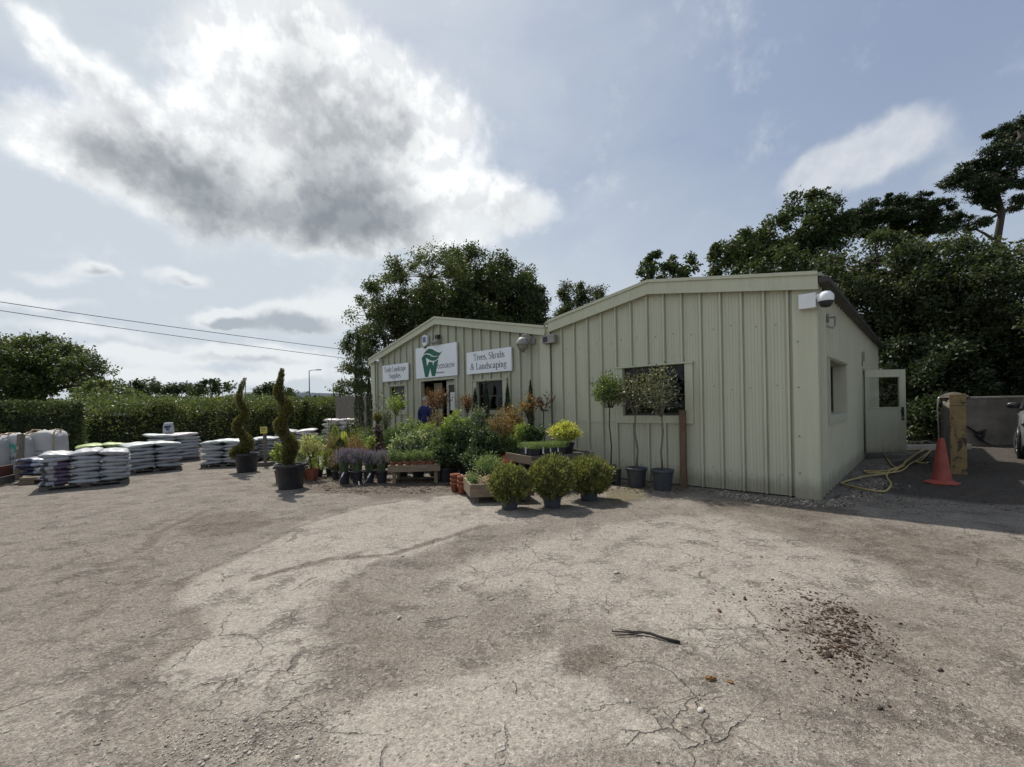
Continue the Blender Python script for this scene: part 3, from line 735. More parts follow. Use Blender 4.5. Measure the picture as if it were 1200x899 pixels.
    ck = nt.math('MAXIMUM', cr_net(2.3, .011, nt.math('MULTIPLY', cm, nt.smooth(n1, .40, .55))), cr_net(4.6, .016, nt.math('MULTIPLY', nt.smooth(nt.noise(co, 1.1, 4), .50, .66), nt.smooth(n2, .38, .55, 0, .7))), )
    ck = nt.math('MAXIMUM', ck, cr_net(1.2, .008, nt.smooth(n1, .48, .6, 0, .8)))
    ck = nt.math('MULTIPLY', ck, nt.smooth(pf, 0, 1, .75, 1))
    col = nt.mix(nt.math('MULTIPLY', ck, .62), col, c4((.07, .056, .046)))
    # grass beyond
    col = nt.mix(nt.smooth(nt.math('ADD', nt.new('ShaderNodeAttribute', attribute_name='beyond').outputs['Fac'], nt.math('MULTIPLY', nb, .2)), .4, .6), col, nt.mix(n1, c4((.05, .08, .02)), c4((.08, .11, .035))))
    h = nt.math('ADD', nt.math('MULTIPLY', n2, .5), nt.math('MULTIPLY', n3, .35))
    h = nt.math('ADD', h, nt.math('MULTIPLY', n4, .18)); h = nt.math('ADD', h, nt.math('ADD', nt.math('MULTIPLY', vs[2], .14), nt.math('MULTIPLY', vs_[2], .2)))
    h = nt.math('ADD', h, nt.math('MULTIPLY', gm, .45)); h = nt.math('SUBTRACT', h, nt.math('MULTIPLY', ck, .8)); h = nt.math('SUBTRACT', h, nt.math('MULTIPLY', pit, .35))
    h = nt.math('SUBTRACT', h, nt.math('MULTIPLY', df, .25)); h = nt.math('ADD', h, nt.math('MULTIPLY', pf, .25))
    p = pbr(nt, col, .92, 0, .25, bump(nt, h, 1.0, .03)); nt.l.new(p.outputs[0], o_.inputs[0])
    o = np_mesh('ground', V, F, m, smooth=True); o['kind'] = 'structure'
    me = o.data
    for nm, ch in (('wear_a', (pale, dirt, crack)), ('wear_shade', (grav, dark, moss))):
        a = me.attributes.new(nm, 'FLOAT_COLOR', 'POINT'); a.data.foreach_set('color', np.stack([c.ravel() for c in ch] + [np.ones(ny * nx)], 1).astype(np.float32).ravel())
    smp = np.maximum(reg([(400, 835), (470, 792), (560, 760), (632, 745), (645, 775), (720, 815), (800, 905), (470, 905), (440, 865)], .2, 1.2), reg([(290, 665), (345, 628), (430, 597), (560, 580), (620, 606), (450, 640), (380, 660)], .2) * .8)
    a = me.attributes.new('smooth_patch', 'FLOAT', 'POINT'); a.data.foreach_set('value', smp.astype(np.float32).ravel())
    a = me.attributes.new('beyond', 'FLOAT', 'POINT'); a.data.foreach_set('value', out.astype(np.float32).ravel())
build_ground()

# distant hills
def hills():
    m = MB(); rng = np.random.default_rng(3); N = 60
    vs = []; fs = []
    for i in range(N + 1):
        a = math.radians(-62 + 124 * i / N); R_ = 700
        h = 16 + 7 * math.sin(i * .5) + 4 * math.sin(i * 1.7) + rng.uniform(0, 2.5)
        for r, z in ((R_ - 160, -1), (R_ - 60, h * .8), (R_, h), (R_ + 200, h * .6)): vs.append((r * math.sin(a), r * math.cos(a), z))
    for i in range(N):
        for k in range(3): fs.append((i * 4 + k, i * 4 + k + 1, i * 4 + 5 + k, i * 4 + 4 + k))
    m.add(vs, fs); o = m.build('hills', M_HILL, None, True); o['kind'] = 'structure'
hills()

# ------------------------------------------------------------------ buildings
RC = Vector((4.60, 6.83, 0)); BA = math.radians(-42.45)
cb_, sb_ = math.cos(BA), math.sin(BA)
def FP(px, py, off=0.0):
    """photo point on the shop front -> local (x, z) on the plane y = off"""
    d = ray(px, py); k = (off - (sb_ * RC.x - cb_ * RC.y)) / (-sb_ * d.x + cb_ * d.y)
    x, y, z = d.x * k, d.y * k, EYE + d.z * k
    return cb_ * (x - RC.x) + sb_ * (y - RC.y), z
def BW(x, y, z=0.0): return Vector((RC.x + cb_ * x - sb_ * y, RC.y + sb_ * x + cb_ * y, z))

def cladding(x0, x1, ztopf, openings, ribs, z0=.02, rd=.05, swap=None, minor=True):
    bp = []
    for r in ribs:
        bp += [(r - .036, .002), (r - .030, -rd * .4), (r - .016, -rd), (r + .014, -rd), (r + .017, .014), (r + .031, .014), (r + .034, 0)]
        if minor:
            for q in ((.085, .135, .185, .235, .285) if minor is True else (.12, .22)):
                bp += [(r + q - .006, 0), (r + q - .0035, .0042), (r + q + .0035, .0042), (r + q + .006, 0)]
    bp = [b for b in bp if x0 < b[0] < x1]
    bp.sort()
    xs = [x0] + [b[0] for b in bp] + [x1]; ds = [0] + [b[1] for b in bp] + [0]
    for op in openings:
        for e in op[:2]:
            d = float(np.interp(e, xs, ds)); i = int(np.searchsorted(xs, e)); xs.insert(i, e); ds.insert(i, d)
    for e in getattr(ztopf, 'breaks', ()):
        d = float(np.interp(e, xs, ds)); i = int(np.searchsorted(xs, e)); xs.insert(i, e); ds.insert(i, d)
    m = MB()
    for i in range(len(xs) - 1):
        a, b = xs[i], xs[i + 1]
        if b - a < 1e-6: continue
        c = (a + b) / 2; sp = [[z0, None]]
        for (oa, ob, za, zb) in openings:
            if oa - 1e-6 <= c <= ob + 1e-6:
                sp = [[z0, za], [zb, None]] if za > z0 else [[zb, None]]
        for lo, hi in sp:
            ha = ztopf(a) if hi is None else hi; hb = ztopf(b) if hi is None else hi
            vs = [(a, ds[i], lo), (b, ds[i + 1], lo), (b, ds[i + 1], hb), (a, ds[i], ha)]
            if swap: vs = [swap(*v) for v in vs]
            m.add(vs, [(0, 1, 2, 3)])
    return m
class Gable:
    def __init__(s, xl, zl, xr, zr, xa, za): s.p = ([xl, xa, xr], [zl, za, zr]); s.breaks = (xa,)
    def __call__(s, x): return float(np.interp(x, *s.p))

def window(parent, xa, xb, za, zb, trim=(.12, .12, .03, .14), mull=1, depth=.1, trimmat=None, bars=0, cfg=None):
    """window with trim, dark frame and pane, on the plane y=0 looking to -y"""
    t = trim; tm = trimmat or M_TRIM; sw = cfg or (lambda m: None)
    m = MB(); sw(m)
    m.box(xa - t[0], xa, -.05, .0, za - t[3], zb + t[2]); m.box(xb, xb + t[1], -.05, .0, za - t[3], zb + t[2])
    m.box(xa, xb, -.048, .0, za - t[3], za); m.box(xa - t[0] - .02, xb + t[1] + .02, -.07, .0, zb + t[2], zb + t[2] + .03)
    if t[2] > .001: m.box(xa, xb, -.048, .0, zb, zb + t[2])
    # reveals
    m.box(xa - .015, xa + .004, -.02, depth, za, zb); m.box(xb - .004, xb + .015, -.02, depth, za, zb); m.box(xa, xb, -.02, depth, za - .015, za + .004); m.box(xa, xb, -.02, depth, zb - .004, zb + .015)
    w = m.build('window', tm, parent)
    f = MB(); sw(f); fw = .05
    f.box(xa + .004, xa + fw, depth - .05, depth, za + .004, zb - .004); f.box(xb - fw, xb - .004, depth - .05, depth, za + .004, zb - .004)
    f.box(xa + fw, xb - fw, depth - .05, depth, za + .004, za + fw); f.box(xa + fw, xb - fw, depth - .05, depth, zb - fw, zb - .004)
    for k in range(mull):
        c = xa + (xb - xa) * (k + 1) / (mull + 1); f.box(c - .03, c + .03, depth - .055, depth, za + fw, zb - fw)
    for k in range(bars):
        c = za + (zb - za) * (k + 1) / (bars + 1); f.box(xa + fw, xb - fw, depth - .045, depth - .002, c - .02, c + .02)
    f.build('frame', M_FRAME, w)
    g = MB(); sw(g); g.add([(xa + fw - .005, depth - .03, za + fw - .005), (xb - fw + .005, depth - .03, za + fw - .005), (xb - fw + .005, depth - .03, zb - fw + .005), (xa + fw - .005, depth - .03, zb - fw + .005)], [(0, 1, 2, 3)]); g.build('pane', M_GLASS, w)
    return w

def barge(parent, pts, h, y0=-.11, y1=.0, mat=None, name='barge_board'):
    m = MB()
    for (xa, za), (xb, zb) in zip(pts[:-1], pts[1:]):
        m.prism([(xa, za - h), (xb, zb - h), (xb, zb), (xa, za)], y0, y1)
        m.prism([(xa, za - .035), (xb, zb - .035), (xb, zb + .02), (xa, za + .02)], y0 - .025, y0 - .001)
        m.prism([(xa, za - h - .012), (xb, zb - h - .012), (xb, zb - h + .05), (xa, za - h + .05)], y0 - .018, y0 - .001)
    return m.build(name, mat or M_TRIM, parent)

# ---- near building
near = thing('metal_clad_building', 'nearer sage green ribbed metal shed, two small trees before its window', 'building', RC, BA)
gn = Gable(-5.18, 3.30, 0, 3.33, -2.62, 3.74)
ribs_n = [-.36 - .3335 * k for k in range(15)]
NW = (-3.22, -1.98, 1.27, 2.21)
cladding(-5.16, -.01, gn, [NW], ribs_n).build('front_cladding', M_CLAD, near)
swp = lambda x, d, z: (-d, x, z)
class Flat:
    breaks = ()
    def __init__(s, z): s.z = z
    def __call__(s, x): return s.z
SWIN = (.95, 2.98, 1.25, 2.18); SDOOR = (6.15, 7.12, .12, 2.22)
cladding(.01, 11.7, Flat(3.28), [SWIN, SDOOR], [.25 + .3335 * k for k in range(34)], swap=swp, minor='few').build('side_cladding', M_CLAD, near)
mb = MB(); mb.box(-5.16, -.01, 11.68, 11.7, 0, 3.3); mb.prism([(-5.16, 3.3), (-.01, 3.3), (-2.62, 3.74)], 11.68, 11.7); mb.box(-5.15, -5.13, .02, 11.68, 0, 3.3); mb.build('rear_cladding', M_CLAD, near)
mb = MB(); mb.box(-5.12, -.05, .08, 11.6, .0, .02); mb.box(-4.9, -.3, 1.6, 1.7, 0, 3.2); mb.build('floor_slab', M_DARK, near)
mb = MB(); sw = .004
mb.box(-.30, .03, -.042, -.012, 0, 3.3); mb.box(.012, .042, -.012, .12, 0, 3.3); mb.build('corner_trim', M_TRIM, near, bevel=.006)
mb = MB(); mb.box(-5.30, -5.03, -.045, -.005, 0, 3.22); mb.build('corner_trim', M_TRIM, near, bevel=.006)
mb = MB(); mb.prism([(-5.1, 3.33), (-2.62, 3.765), (.10, 3.345), (.10, 3.40), (-2.62, 3.82), (-5.1, 3.39)], -.09, 11.75); mb.build('roof', M_ROOF, near)
barge(near, [(-5.0, 3.385), (-2.62, 3.81), (.05, 3.40)], .24)
mb = MB(); mb.box(.045, .19, -.10, 11.76, 3.235, 3.335); mb.box(.0, .05, .13, 11.7, 3.24, 3.30); gt = mb.build('gutter', M_GUTTER, near, bevel=.02)
mb = MB(); mb.box(-5.02, -3.37, -.052, -.043, 1.145, 1.158); mb.build('sheet_lap_trim', M_CLADF, near)
window(near, *NW, trim=(.13, .14, .0, .14))
def side_cfg(m): m.M = Matrix.Rotation(PI / 2, 4, 'Z')
window(near, *SWIN, trim=(.10, .10, .02, .14), depth=.22, cfg=side_cfg)
mb = MB(); mb.M = Matrix.Rotation(PI / 2, 4, 'Z')
mb.box(6.07, 6.15, -.05, .06, .0, 2.3); mb.box(7.12, 7.2, -.05, .06, 0, 2.3); mb.box(6.15, 7.12, -.05, .06, 2.22, 2.3); mb.box(6.15, 7.12, -.06, .1, .06, .115)
mb.build('door_frame', M_TRIM, near)
rng_ = random.Random(4)
mb = MB()
for z0_ in (.35, 1.75, 2.75):
    for k in range(15):
        x = -.36 - .3335 * k + .05 + rng_.choice((.06, .11, .16)); z = z0_ + rng_.uniform(-.05, .05)
        if NW[0] - .2 < x < NW[1] + .2 and 1.1 < z < 2.3: continue
        if z > gn(x) - .35: continue
        mb.lathe([(.011, 0), (.009, .005), (0, .006)], 6) if False else mb.box(x - .008, x + .008, -.010, .0, z - .007, z + .007)
for z in (.38, .95, 1.7, 2.4): mb.box(-.24, -.22, -.052, -.04, z, z + .018)
mb.build('fixing_screw', simple('dulled_fixing', (.20, .195, .16), (.15, .14, .12), 9, .6), near)['kind'] = 'stuff'
# open side door
dl = BW(0.05, 6.15, 0); 
door = bpy.data.objects.new('door', None); COL.objects.link(door); door.parent = near
door['label'] = 'pale green half-glazed door standing open'
hinge = near.matrix_world
Lx, Ly = .06, 6.2
door.location = (Lx, Ly, 0); door.rotation_euler = (0, 0, -BA - math.radians(1.0))
mb = MB(); x1, x2, z1, z2 = .02, 1.02, .17, 2.24
mb.box(x1, x2, -.022, .022, z1, 1.30); mb.box(x1, .11, -.022, .022, 1.30, z2); mb.box(.85, x2, -.022, .022, 1.30, z2); mb.box(.11, .85, -.022, .022, 2.05, z2)
mb.box(.08, .88, -.034, -.0225, 1.27, 1.30); mb.box(.08, .11, -.034, -.0225, 1.3, 2.05); mb.box(.85, .88, -.034, -.0225, 1.3, 2.05); mb.box(.08, .88, -.034, -.0225, 2.05, 2.08)
mb.build('door_leaf', M_TRIM, door, bevel=.004)
mb = MB(); mb.add([(.11, 0, 1.30), (.85, 0, 1.30), (.85, 0, 2.05), (.11, 0, 2.05)], [(0, 1, 2, 3)]); mb.build('pane', M_CLEAR, door)
mb = MB(); mb.box(.90, .955, -.036, -.0225, 1.05, 1.30); mb.box(.90, .955, -.036, -.0225, .99, 1.03); mb.tube([(.93, -.036, 1.2), (.93, -.08, 1.2), (.83, -.08, 1.2)], .011, 8); mb.tube([(.93, -.036, 1.0), (.93, -.06, 1.0)], .02, 10); mb.build('handle', M_BLACK, door)

# ---- far building
far = thing('metal_clad_building', 'farther gabled metal shed carrying three white signs', 'building', BW(-8.9, 0), BA)
FO = 8.9
gf = Gable(-12.6, 3.08, -5.2, 3.16, -9.04, 3.95)
LW = (-11.52, -10.68, 1.45, 2.19); RW = (-7.44, -6.50, 1.40, 2.15); DR = (-9.84, -8.31, 0.0, 2.28)
def fshift(m): m.M = Matrix.Translation((FO, 0, 0))
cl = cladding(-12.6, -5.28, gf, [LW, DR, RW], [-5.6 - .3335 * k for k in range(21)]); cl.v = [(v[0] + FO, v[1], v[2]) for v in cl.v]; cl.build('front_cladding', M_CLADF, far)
mb = MB(); fshift(mb); mb.box(-12.6, -12.58, .02, 11.7, 0, 3.1); mb.box(-5.24, -5.2, .02, 11.7, 0, 3.1); mb.box(-12.58, -5.24, 11.66, 11.7, 0, 3.1); mb.prism([(-12.6, 3.1), (-5.2, 3.1), (-9.04, 3.95)], 11.66, 11.7); mb.build('rear_cladding', M_CLADF, far)
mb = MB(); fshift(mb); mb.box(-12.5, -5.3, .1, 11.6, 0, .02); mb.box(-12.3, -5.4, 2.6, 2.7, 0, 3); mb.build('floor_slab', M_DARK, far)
mb = MB(); fshift(mb); mb.prism([(-12.68, 3.06), (-9.04, 3.97), (-5.18, 3.15), (-5.18, 3.21), (-9.04, 4.04), (-12.68, 3.13)], -.09, 11.75); mb.build('roof', M_ROOF, far)
bb = MB()
bo = barge(far, [(-12.66 + FO, 3.17), (-9.04 + FO, 4.07), (-5.10 + FO, 3.28)], .19, mat=M_TRIM)
mb = MB(); fshift(mb); mb.box(-12.64, -12.4, -.045, -.01, 0, 3.05); mb.build('corner_trim', M_TRIM, far, bevel=.006)
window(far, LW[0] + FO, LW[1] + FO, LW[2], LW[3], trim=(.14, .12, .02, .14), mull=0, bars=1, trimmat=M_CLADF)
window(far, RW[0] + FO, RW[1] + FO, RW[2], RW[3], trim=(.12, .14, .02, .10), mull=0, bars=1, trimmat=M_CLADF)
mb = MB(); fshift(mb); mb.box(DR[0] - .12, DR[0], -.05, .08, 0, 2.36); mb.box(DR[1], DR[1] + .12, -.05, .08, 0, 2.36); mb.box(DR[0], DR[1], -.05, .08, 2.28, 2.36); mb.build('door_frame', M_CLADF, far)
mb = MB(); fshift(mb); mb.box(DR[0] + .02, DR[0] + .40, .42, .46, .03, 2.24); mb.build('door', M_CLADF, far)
dr2 = MB(); fshift(dr2); xa, xb = DR[1] - .52, DR[1] - .01
dr2.box(xa, xa + .09, .10, .15, .03, 2.26); dr2.box(xb - .06, xb, .10, .15, .03, 2.26); dr2.box(xa + .09, xb - .06, .10, .15, 2.13, 2.26); dr2.box(xa + .09, xb - .06, .10, .15, 1.18, 1.28); dr2.box(xa + .09, xb - .06, .10, .15, .03, .2)
d2 = dr2.build('door', M_CLADF, far)
mb = MB(); fshift(mb); mb.box(xa + .085, xb - .055, .122, .126, .19, 2.14); mb.build('pane', M_GLASS, d2)
mb = MB(); fshift(mb); mb.box(xa + .14, xb - .12, .112, .116, 1.42, 1.92); mb.build('paper_notice', M_PAPER, d2)

# ---- signs on the far building
TH, TN, XH = .135, .055, .66
def arc(m, cx, cy, rx, ry, a0, a1, n=14, tk=TH, tn=TN):
    pr = None; vs = []; fs = []
    for i in range(n + 1):
        a = math.radians(a0 + (a1 - a0) * i / n); w = (tn + (tk - tn) * abs(math.cos(a)) ** 1.4) / 2
        x, y = math.cos(a), math.sin(a)
        vs += [(cx + (rx - w) * x, cy + (ry - w) * y), (cx + (rx + w) * x, cy + (ry + w) * y)]
    for i in range(n): fs.append((2 * i, 2 * i + 1, 2 * i + 3, 2 * i + 2))
    m.append((vs, fs))
def bar(m, x0, y0, x1, y1, w):
    dx, dy = x1 - x0, y1 - y0; L = math.hypot(dx, dy); nx, ny = -dy / L * w / 2, dx / L * w / 2
    m.append(([(x0 + nx, y0 + ny), (x1 + nx, y1 + ny), (x1 - nx, y1 - ny), (x0 - nx, y0 - ny)], [(0, 1, 2, 3)]))
def glyph(ch):
    m = []; ser = lambda x, y, l=.13: bar(m, x - l, y, x + l, y, TN)
    if ch == 'T': bar(m, 0, .972, .72, .972, TN); bar(m, .025, .98, .025, .76, TN); bar(m, .695, .98, .695, .76, TN); bar(m, .36, 0, .36, .97, TH); ser(.36, .025, .17); w = .74
    elif ch == 'L': bar(m, .18, 0, .18, 1, TH); ser(.18, .975, .17); bar(m, .03, .025, .62, .025, TN); bar(m, .6, .02, .6, .26, TN); w = .66
    elif ch in 'Ss':
        k = 1 if ch == 'S' else .66; q = .52 if ch == 'S' else .38
        arc(m, q / 2, .745 * k, q * .42, .235 * k, 25, 255, tk=TH * .9); arc(m, q / 2, .265 * k, q * .45, .245 * k, 75, -160, tk=TH * .9); bar(m, q * .28, .61 * k, q * .72, .40 * k, TH * .95); w = q + .04
    elif ch == 'r': bar(m, .15, 0, .15, XH, TH); ser(.15, .025); bar(m, .03, XH - .03, .15, XH - .03, TN); arc(m, .31, .44, .15, .2, 135, 40); w = .43
    elif ch == 'e': arc(m, .26, .325, .21, .31, 0, 320); bar(m, .06, .37, .46, .37, TN); w = .52
    elif ch == 'c': arc(m, .26, .325, .21, .31, 45, 318); w = .48
    elif ch == 'a': arc(m, .2, .18, .15, .165, 0, 360); bar(m, .36, .04, .36, .48, TH); arc(m, .21, .46, .16, .18, 0, 160); bar(m, .36, .03, .46, .03, TN); w = .5
    elif ch == 'd': arc(m, .25, .325, .2, .31, 40, 320); bar(m, .44, 0, .44, 1, TH); bar(m, .3, .975, .44, .975, TN); bar(m, .44, .025, .56, .025, TN); w = .58
    elif ch == 'b': arc(m, .32, .325, .2, .31, -140, 140); bar(m, .14, 0, .14, 1, TH); bar(m, .01, .975, .14, .975, TN); w = .56
    elif ch == 'p': arc(m, .32, .325, .2, .31, -140, 140); bar(m, .14, -.32, .14, XH, TH); ser(.14, -.3); bar(m, .01, XH - .03, .14, XH - .03, TN); w = .57
    elif ch in 'nh':
        bar(m, .15, 0, .15, 1 if ch == 'h' else XH, TH); bar(m, .44, 0, .44, .46, TH); arc(m, .295, .43, .145, .2, 0, 170, tk=TH * .9); ser(.15, .025, .12); ser(.45, .025, .12); bar(m, .02, (.975 if ch == 'h' else XH - .03), .15, (.975 if ch == 'h' else XH - .03), TN); w = .59
    elif ch == 'u': bar(m, .15, .2, .15, XH, TH); bar(m, .44, 0, .44, XH, TH); arc(m, .295, .22, .145, .2, 180, 360, tk=TH * .9); bar(m, .02, XH - .03, .15, XH - .03, TN); bar(m, .32, XH - .03, .44, XH - .03, TN); bar(m, .44, .025, .56, .025, TN); w = .59
    elif ch == 'l': bar(m, .14, 0, .14, 1, TH); ser(.14, .025); bar(m, .01, .975, .14, .975, TN); w = .29
    elif ch == 'i': bar(m, .14, 0, .14, XH, TH); ser(.14, .025); bar(m, .01, XH - .03, .14, XH - .03, TN); bar(m, .14, .82, .14, .96, .14); w = .29
    elif ch == 'g': arc(m, .24, .43, .16, .215, 0, 360); arc(m, .24, -.10, .2, .17, 0, 360, tk=TH * .7); bar(m, .14, .22, .14, .06, TN); bar(m, .36, .58, .47, .63, TN); w = .5
    elif ch == ',': bar(m, .12, .0, .12, .13, .13); bar(m, .15, .02, .09, -.17, TN); w = .26
    elif ch == '&': arc(m, .34, .78, .14, .2, -30, 250); arc(m, .3, .27, .26, .26, 95, 395); bar(m, .22, .68, .66, .03, TH); bar(m, .6, .5, .5, .28, TN); ser(.62, .52, .1); w = .78
    else: w = .3
    return m, w
def serif_text(mb, txt, cx, z, cap, y, width=None):
    gl = [glyph(c) for c in txt]; tot = sum(w for _, w in gl) * cap + .03 * cap * len(txt)
    kx = (width / tot) if width else 1.0; x = cx - tot * kx / 2
    for m, w in gl:
        for vs, fs in m:
            n = len(vs); V = [(x + vx * cap * kx, y, z + vy * cap) for vx, vy in vs]
            mb.add(V, fs)
        x += (w + .03) * cap * kx
def sign(label, xa, xb, za, zb):
    t = thing('shop_sign', label, 'sign', BW((xa + xb) / 2, -.04, za), BA, 'white signs on the farther shed')
    w = (xb - xa) / 2; m = MB(); m.box(-w, w, -.045, -.002, 0, zb - za); m.build('sign_board', M_SIGN, t, bevel=.004)
    return t, w, zb - za
t, w, h = sign('small white sign reading Trade Landscape Supplies', -11.85, -10.42, 2.365, 2.89)
mb = MB(); serif_text(mb, 'Trade Landscape', 0, h * .58, .16, -.047, 1.22); mb.build('lettering', M_INK, t); mb = MB(); serif_text(mb, 'Supplies', 0, h * .18, .16, -.047, .64); mb.build('lettering', M_INK, t)
t, w, h = sign('white sign reading Trees, Shrubs & Landscaping', -7.76, -6.15, 2.36, 2.935)
mb = MB(); serif_text(mb, 'Trees, Shrubs', .03, h * .60, .17, -.047, 1.12); mb.build('lettering', M_INK, t); mb = MB(); serif_text(mb, '& Landscaping', 0, h * .18, .17, -.047, 1.30); mb.build('lettering', M_INK, t)
t, w, h = sign('large white sign with green leaf-topped W above the doorway', -10.02, -8.155, 2.365, 3.27)
def lp(pts):
    """emblem outline points read from the enlarged photo, as metres on the board"""
    r = []
    for a, b in pts:
        x, z = FP(485 + a / 16.35, 395 + b / 16.35, -.085); r.append((x - (-10.02 - 8.155) / 2, z - 2.365))
    return r
def flat_poly(mb, pts, y):
    q = [(x, y, z) for x, z in pts]; mb.add(q, [tuple(range(len(q)))])
mb = MB()
flat_poly(mb, lp([(150, 405), (185, 375), (225, 365), (232, 412), (255, 560), (262, 545), (290, 470), (300, 545), (315, 600), (275, 768), (215, 768)]), -.0475)
flat_poly(mb, lp([(290, 470), (360, 485), (372, 560), (385, 480), (470, 430), (410, 748), (345, 750), (315, 600), (300, 545)]), -.0475)
flat_poly(mb, lp([(178, 340), (215, 285), (260, 240), (300, 222), (350, 232), (400, 262), (450, 288), (500, 300), (540, 272), (515, 320), (490, 350), (455, 362), (400, 368), (360, 358), (300, 322), (250, 310), (200, 325)]), -.0475)
flat_poly(mb, lp([(155, 400), (190, 350), (240, 328), (300, 345), (350, 375), (400, 382), (450, 375), (490, 352), (470, 400), (430, 440), (380, 458), (320, 448), (270, 420), (225, 400), (180, 410)]), -.049)
mb.build('leaf_emblem', M_GREEN, t)
def font(txt, parent, x, z, size, y, mat, name='lettering', sx=1.0, align='LEFT'):
    cu = bpy.data.curves.new(name, 'FONT'); cu.body = txt; cu.size = size; cu.extrude = .001; cu.align_x = align; cu.resolution_u = 3
    cu.materials.append(mat); o = bpy.data.objects.new(name, cu); COL.objects.link(o); o.parent = parent
    dg = bpy.context.evaluated_depsgraph_get(); me = bpy.data.meshes.new_from_object(o.evaluated_get(dg)); bpy.data.objects.remove(o)
    o = bpy.data.objects.new(name, me); COL.objects.link(o); o.parent = parent
    if not me.materials: me.materials.append(mat)
    o.location = (x, y, z); o.rotation_euler = (PI / 2, 0, 0); o.scale = (sx, 1, 1); return o
q = lp([(450, 610), (780, 590)]); o = font('OODGROW', t, q[0][0], q[0][1], .175, -.0475, M_INK)
bpy.context.view_layer.update(); o.scale.x = (q[1][0] - q[0][0]) / max(.01, o.dimensions.x)
q = lp([(425, 700), (582, 690)]); o = font('Horticulture', t, q[0][0], q[0][1], .075, -.05, M_INK)
bpy.context.view_layer.update(); o.scale.x = (q[1][0] - q[0][0]) / max(.01, o.dimensions.x)

# ---- fittings on the walls
def fit(name, label, cat, px, py, off=-.035):
    x, z = FP(px, py, off); return thing(name, label, cat, BW(x, off, z), BA)
t = fit('alarm_box', 'white alarm box under the roof peak, left of the floodlight', 'alarm box', 500, 400)
mb = MB(); mb.prism([(-.13, .14), (-.10, .19), (.10, .19), (.13, .14), (.12, -.10), (.06, -.17), (-.06, -.17), (-.12, -.10)], -.085, 0); mb.v = [(x * .85, y, z * .85) for x, y, z in mb.v]; mb.build('cover', M_WHITE, t, bevel=.012)
mb = MB(); mb.box(-.07, .07, -.09, -.0855, -.04, .12); mb.build('blue_badge', simple('blue_badge', (.12, .17, .36), (.1, .15, .3), 5, .5, bmp=0), t)
mb = MB(); mb.box(-.06, .06, -.07, -.01, -.21, -.172); mb.build('strobe_lens', M_BLACK, t)
t = fit('floodlight', 'grey floodlight with black sensor above the large leaf sign', 'light', 514, 400)
mb = MB(); mb.prism([(-.14, -.06), (.14, -.06), (.12, .0), (-.12, .0)], -.2, -.02); mb.build('lamp_head', M_GREYPL, t, bevel=.01)
mb = MB(); mb.box(-.02, .12, -.13, -.01, .06, .17); mb.build('sensor', M_BLACK, t, bevel=.02)
mb = MB(); mb.tube([(0, -.03, 0), (.03, -.03, .08)], .02, 8); mb.build('bracket', M_GREYPL, t)
t = fit('security_camera', 'tiny white camera under the left eave of the farther shed', 'camera', 448, 423)
mb = MB(); mb.tube([(0, -.05, 0), (.02, -.24, -.03)], .04, 10); mb.build('camera_body', M_WHITE, t, True); mb = MB(); mb.tube([(0, 0, .03), (0, -.1, .0)], .02, 6); mb.build('bracket', M_WHITE, t)
mb = MB(); mb.tube([(.0205, -.241, -.03), (.022, -.25, -.0315)], .03, 10); mb.build('lens', M_BLACK, t)
t = fit('globe_lamp', 'round hooded grey lamp on a curved arm right of the signs', 'lamp', 619, 404)
mb = MB(); mb.lathe([(.0, .16), (.07, .15), (.13, .09), (.155, .0), (.15, -.02), (.0, -.02)], 18, (0, -.2, 0)); mb.build('lamp_hood', M_GREYPL, t, True)
mb = MB(); mb.lathe([(.13, -.025), (.12, -.08), (.09, -.13), (.06, -.15), (.05, -.19), (.0, -.2)], 16, (0, -.2, 0)); mb.build('globe', simple('frosted_globe', (.24, .22, .18), (.2, .18, .15), 6, .35), t, True)
mb = MB(); mb.tube([(.16, 0, .06), (.14, -.06, .14), (.08, -.14, .2), (.0, -.2, .19), (.0, -.2, .14)], .022, 8); mb.box(.1, .22, -.02, 0, .0, .12); mb.build('arm', M_GREYPL, t)
t = fit('junction_box', 'small grey box high on the joint between the two sheds', 'box', 646, 398, -.05)
mb = MB(); mb.box(-.17, .17, -.12, 0, -.09, .09); mb.build('casing', M_GREYPL, t, bevel=.008); mb = MB(); mb.box(-.14, -.02, -.125, -.1205, -.06, .06); mb.build('cover_plate', M_BLACK, t); mb = MB(); mb.tube([(.0, -.02, -.09), (.0, -.02, -2.6)], .012, 6); mb.build('cable', M_GUTTER, t)
# dome CCTV at the near corner
t = thing('dome_camera', 'white dome security camera on the near corner below the roof', 'camera', BW(-.1, -.05, 2.98), BA)
mb = MB(); mb.box(-.09, .13, -.11, 0, -.10, .12); mb.build('junction_box', M_WHITE, t, bevel=.006)
mb = MB(); mb.tube([(.13, -.06, .05), (.2, -.08, .06)], .045, 12); mb.lathe([(.0, .12), (.06, .11), (.10, .06), (.105, .0), (.10, -.03)], 18, (.25, -.09, .0)); mb.build('housing', M_WHITE, t, True)
mb = MB(); mb.lathe([(.088, -.03), (.085, -.07), (.06, -.11), (.0, -.125)], 16, (.25, -.09, .0)); mb.build('dome', M_BLACK, t, True)
t = thing('wall_hook', 'bent grey bracket on the shaded side wall below the gutter', 'bracket', BW(.05, .75, 2.75), BA)
mb = MB(); mb.tube([(.0, .1, .1), (.1, .1, .1), (.1, .0, .1), (.1, .0, -.05), (.08, -.1, -.1), (.0, -.1, -.06)], .014, 6); mb.build('hook_bar', M_GREYPL, t); mb = MB(); mb.box(-.015, .005, .05, .15, .04, .16); mb.build('fixing_plate', M_GREYPL, t)
t = thing('wall_switch_box', 'slim pale box on the side wall above the open door', 'box', BW(.02, 6.05, 2.45), BA)
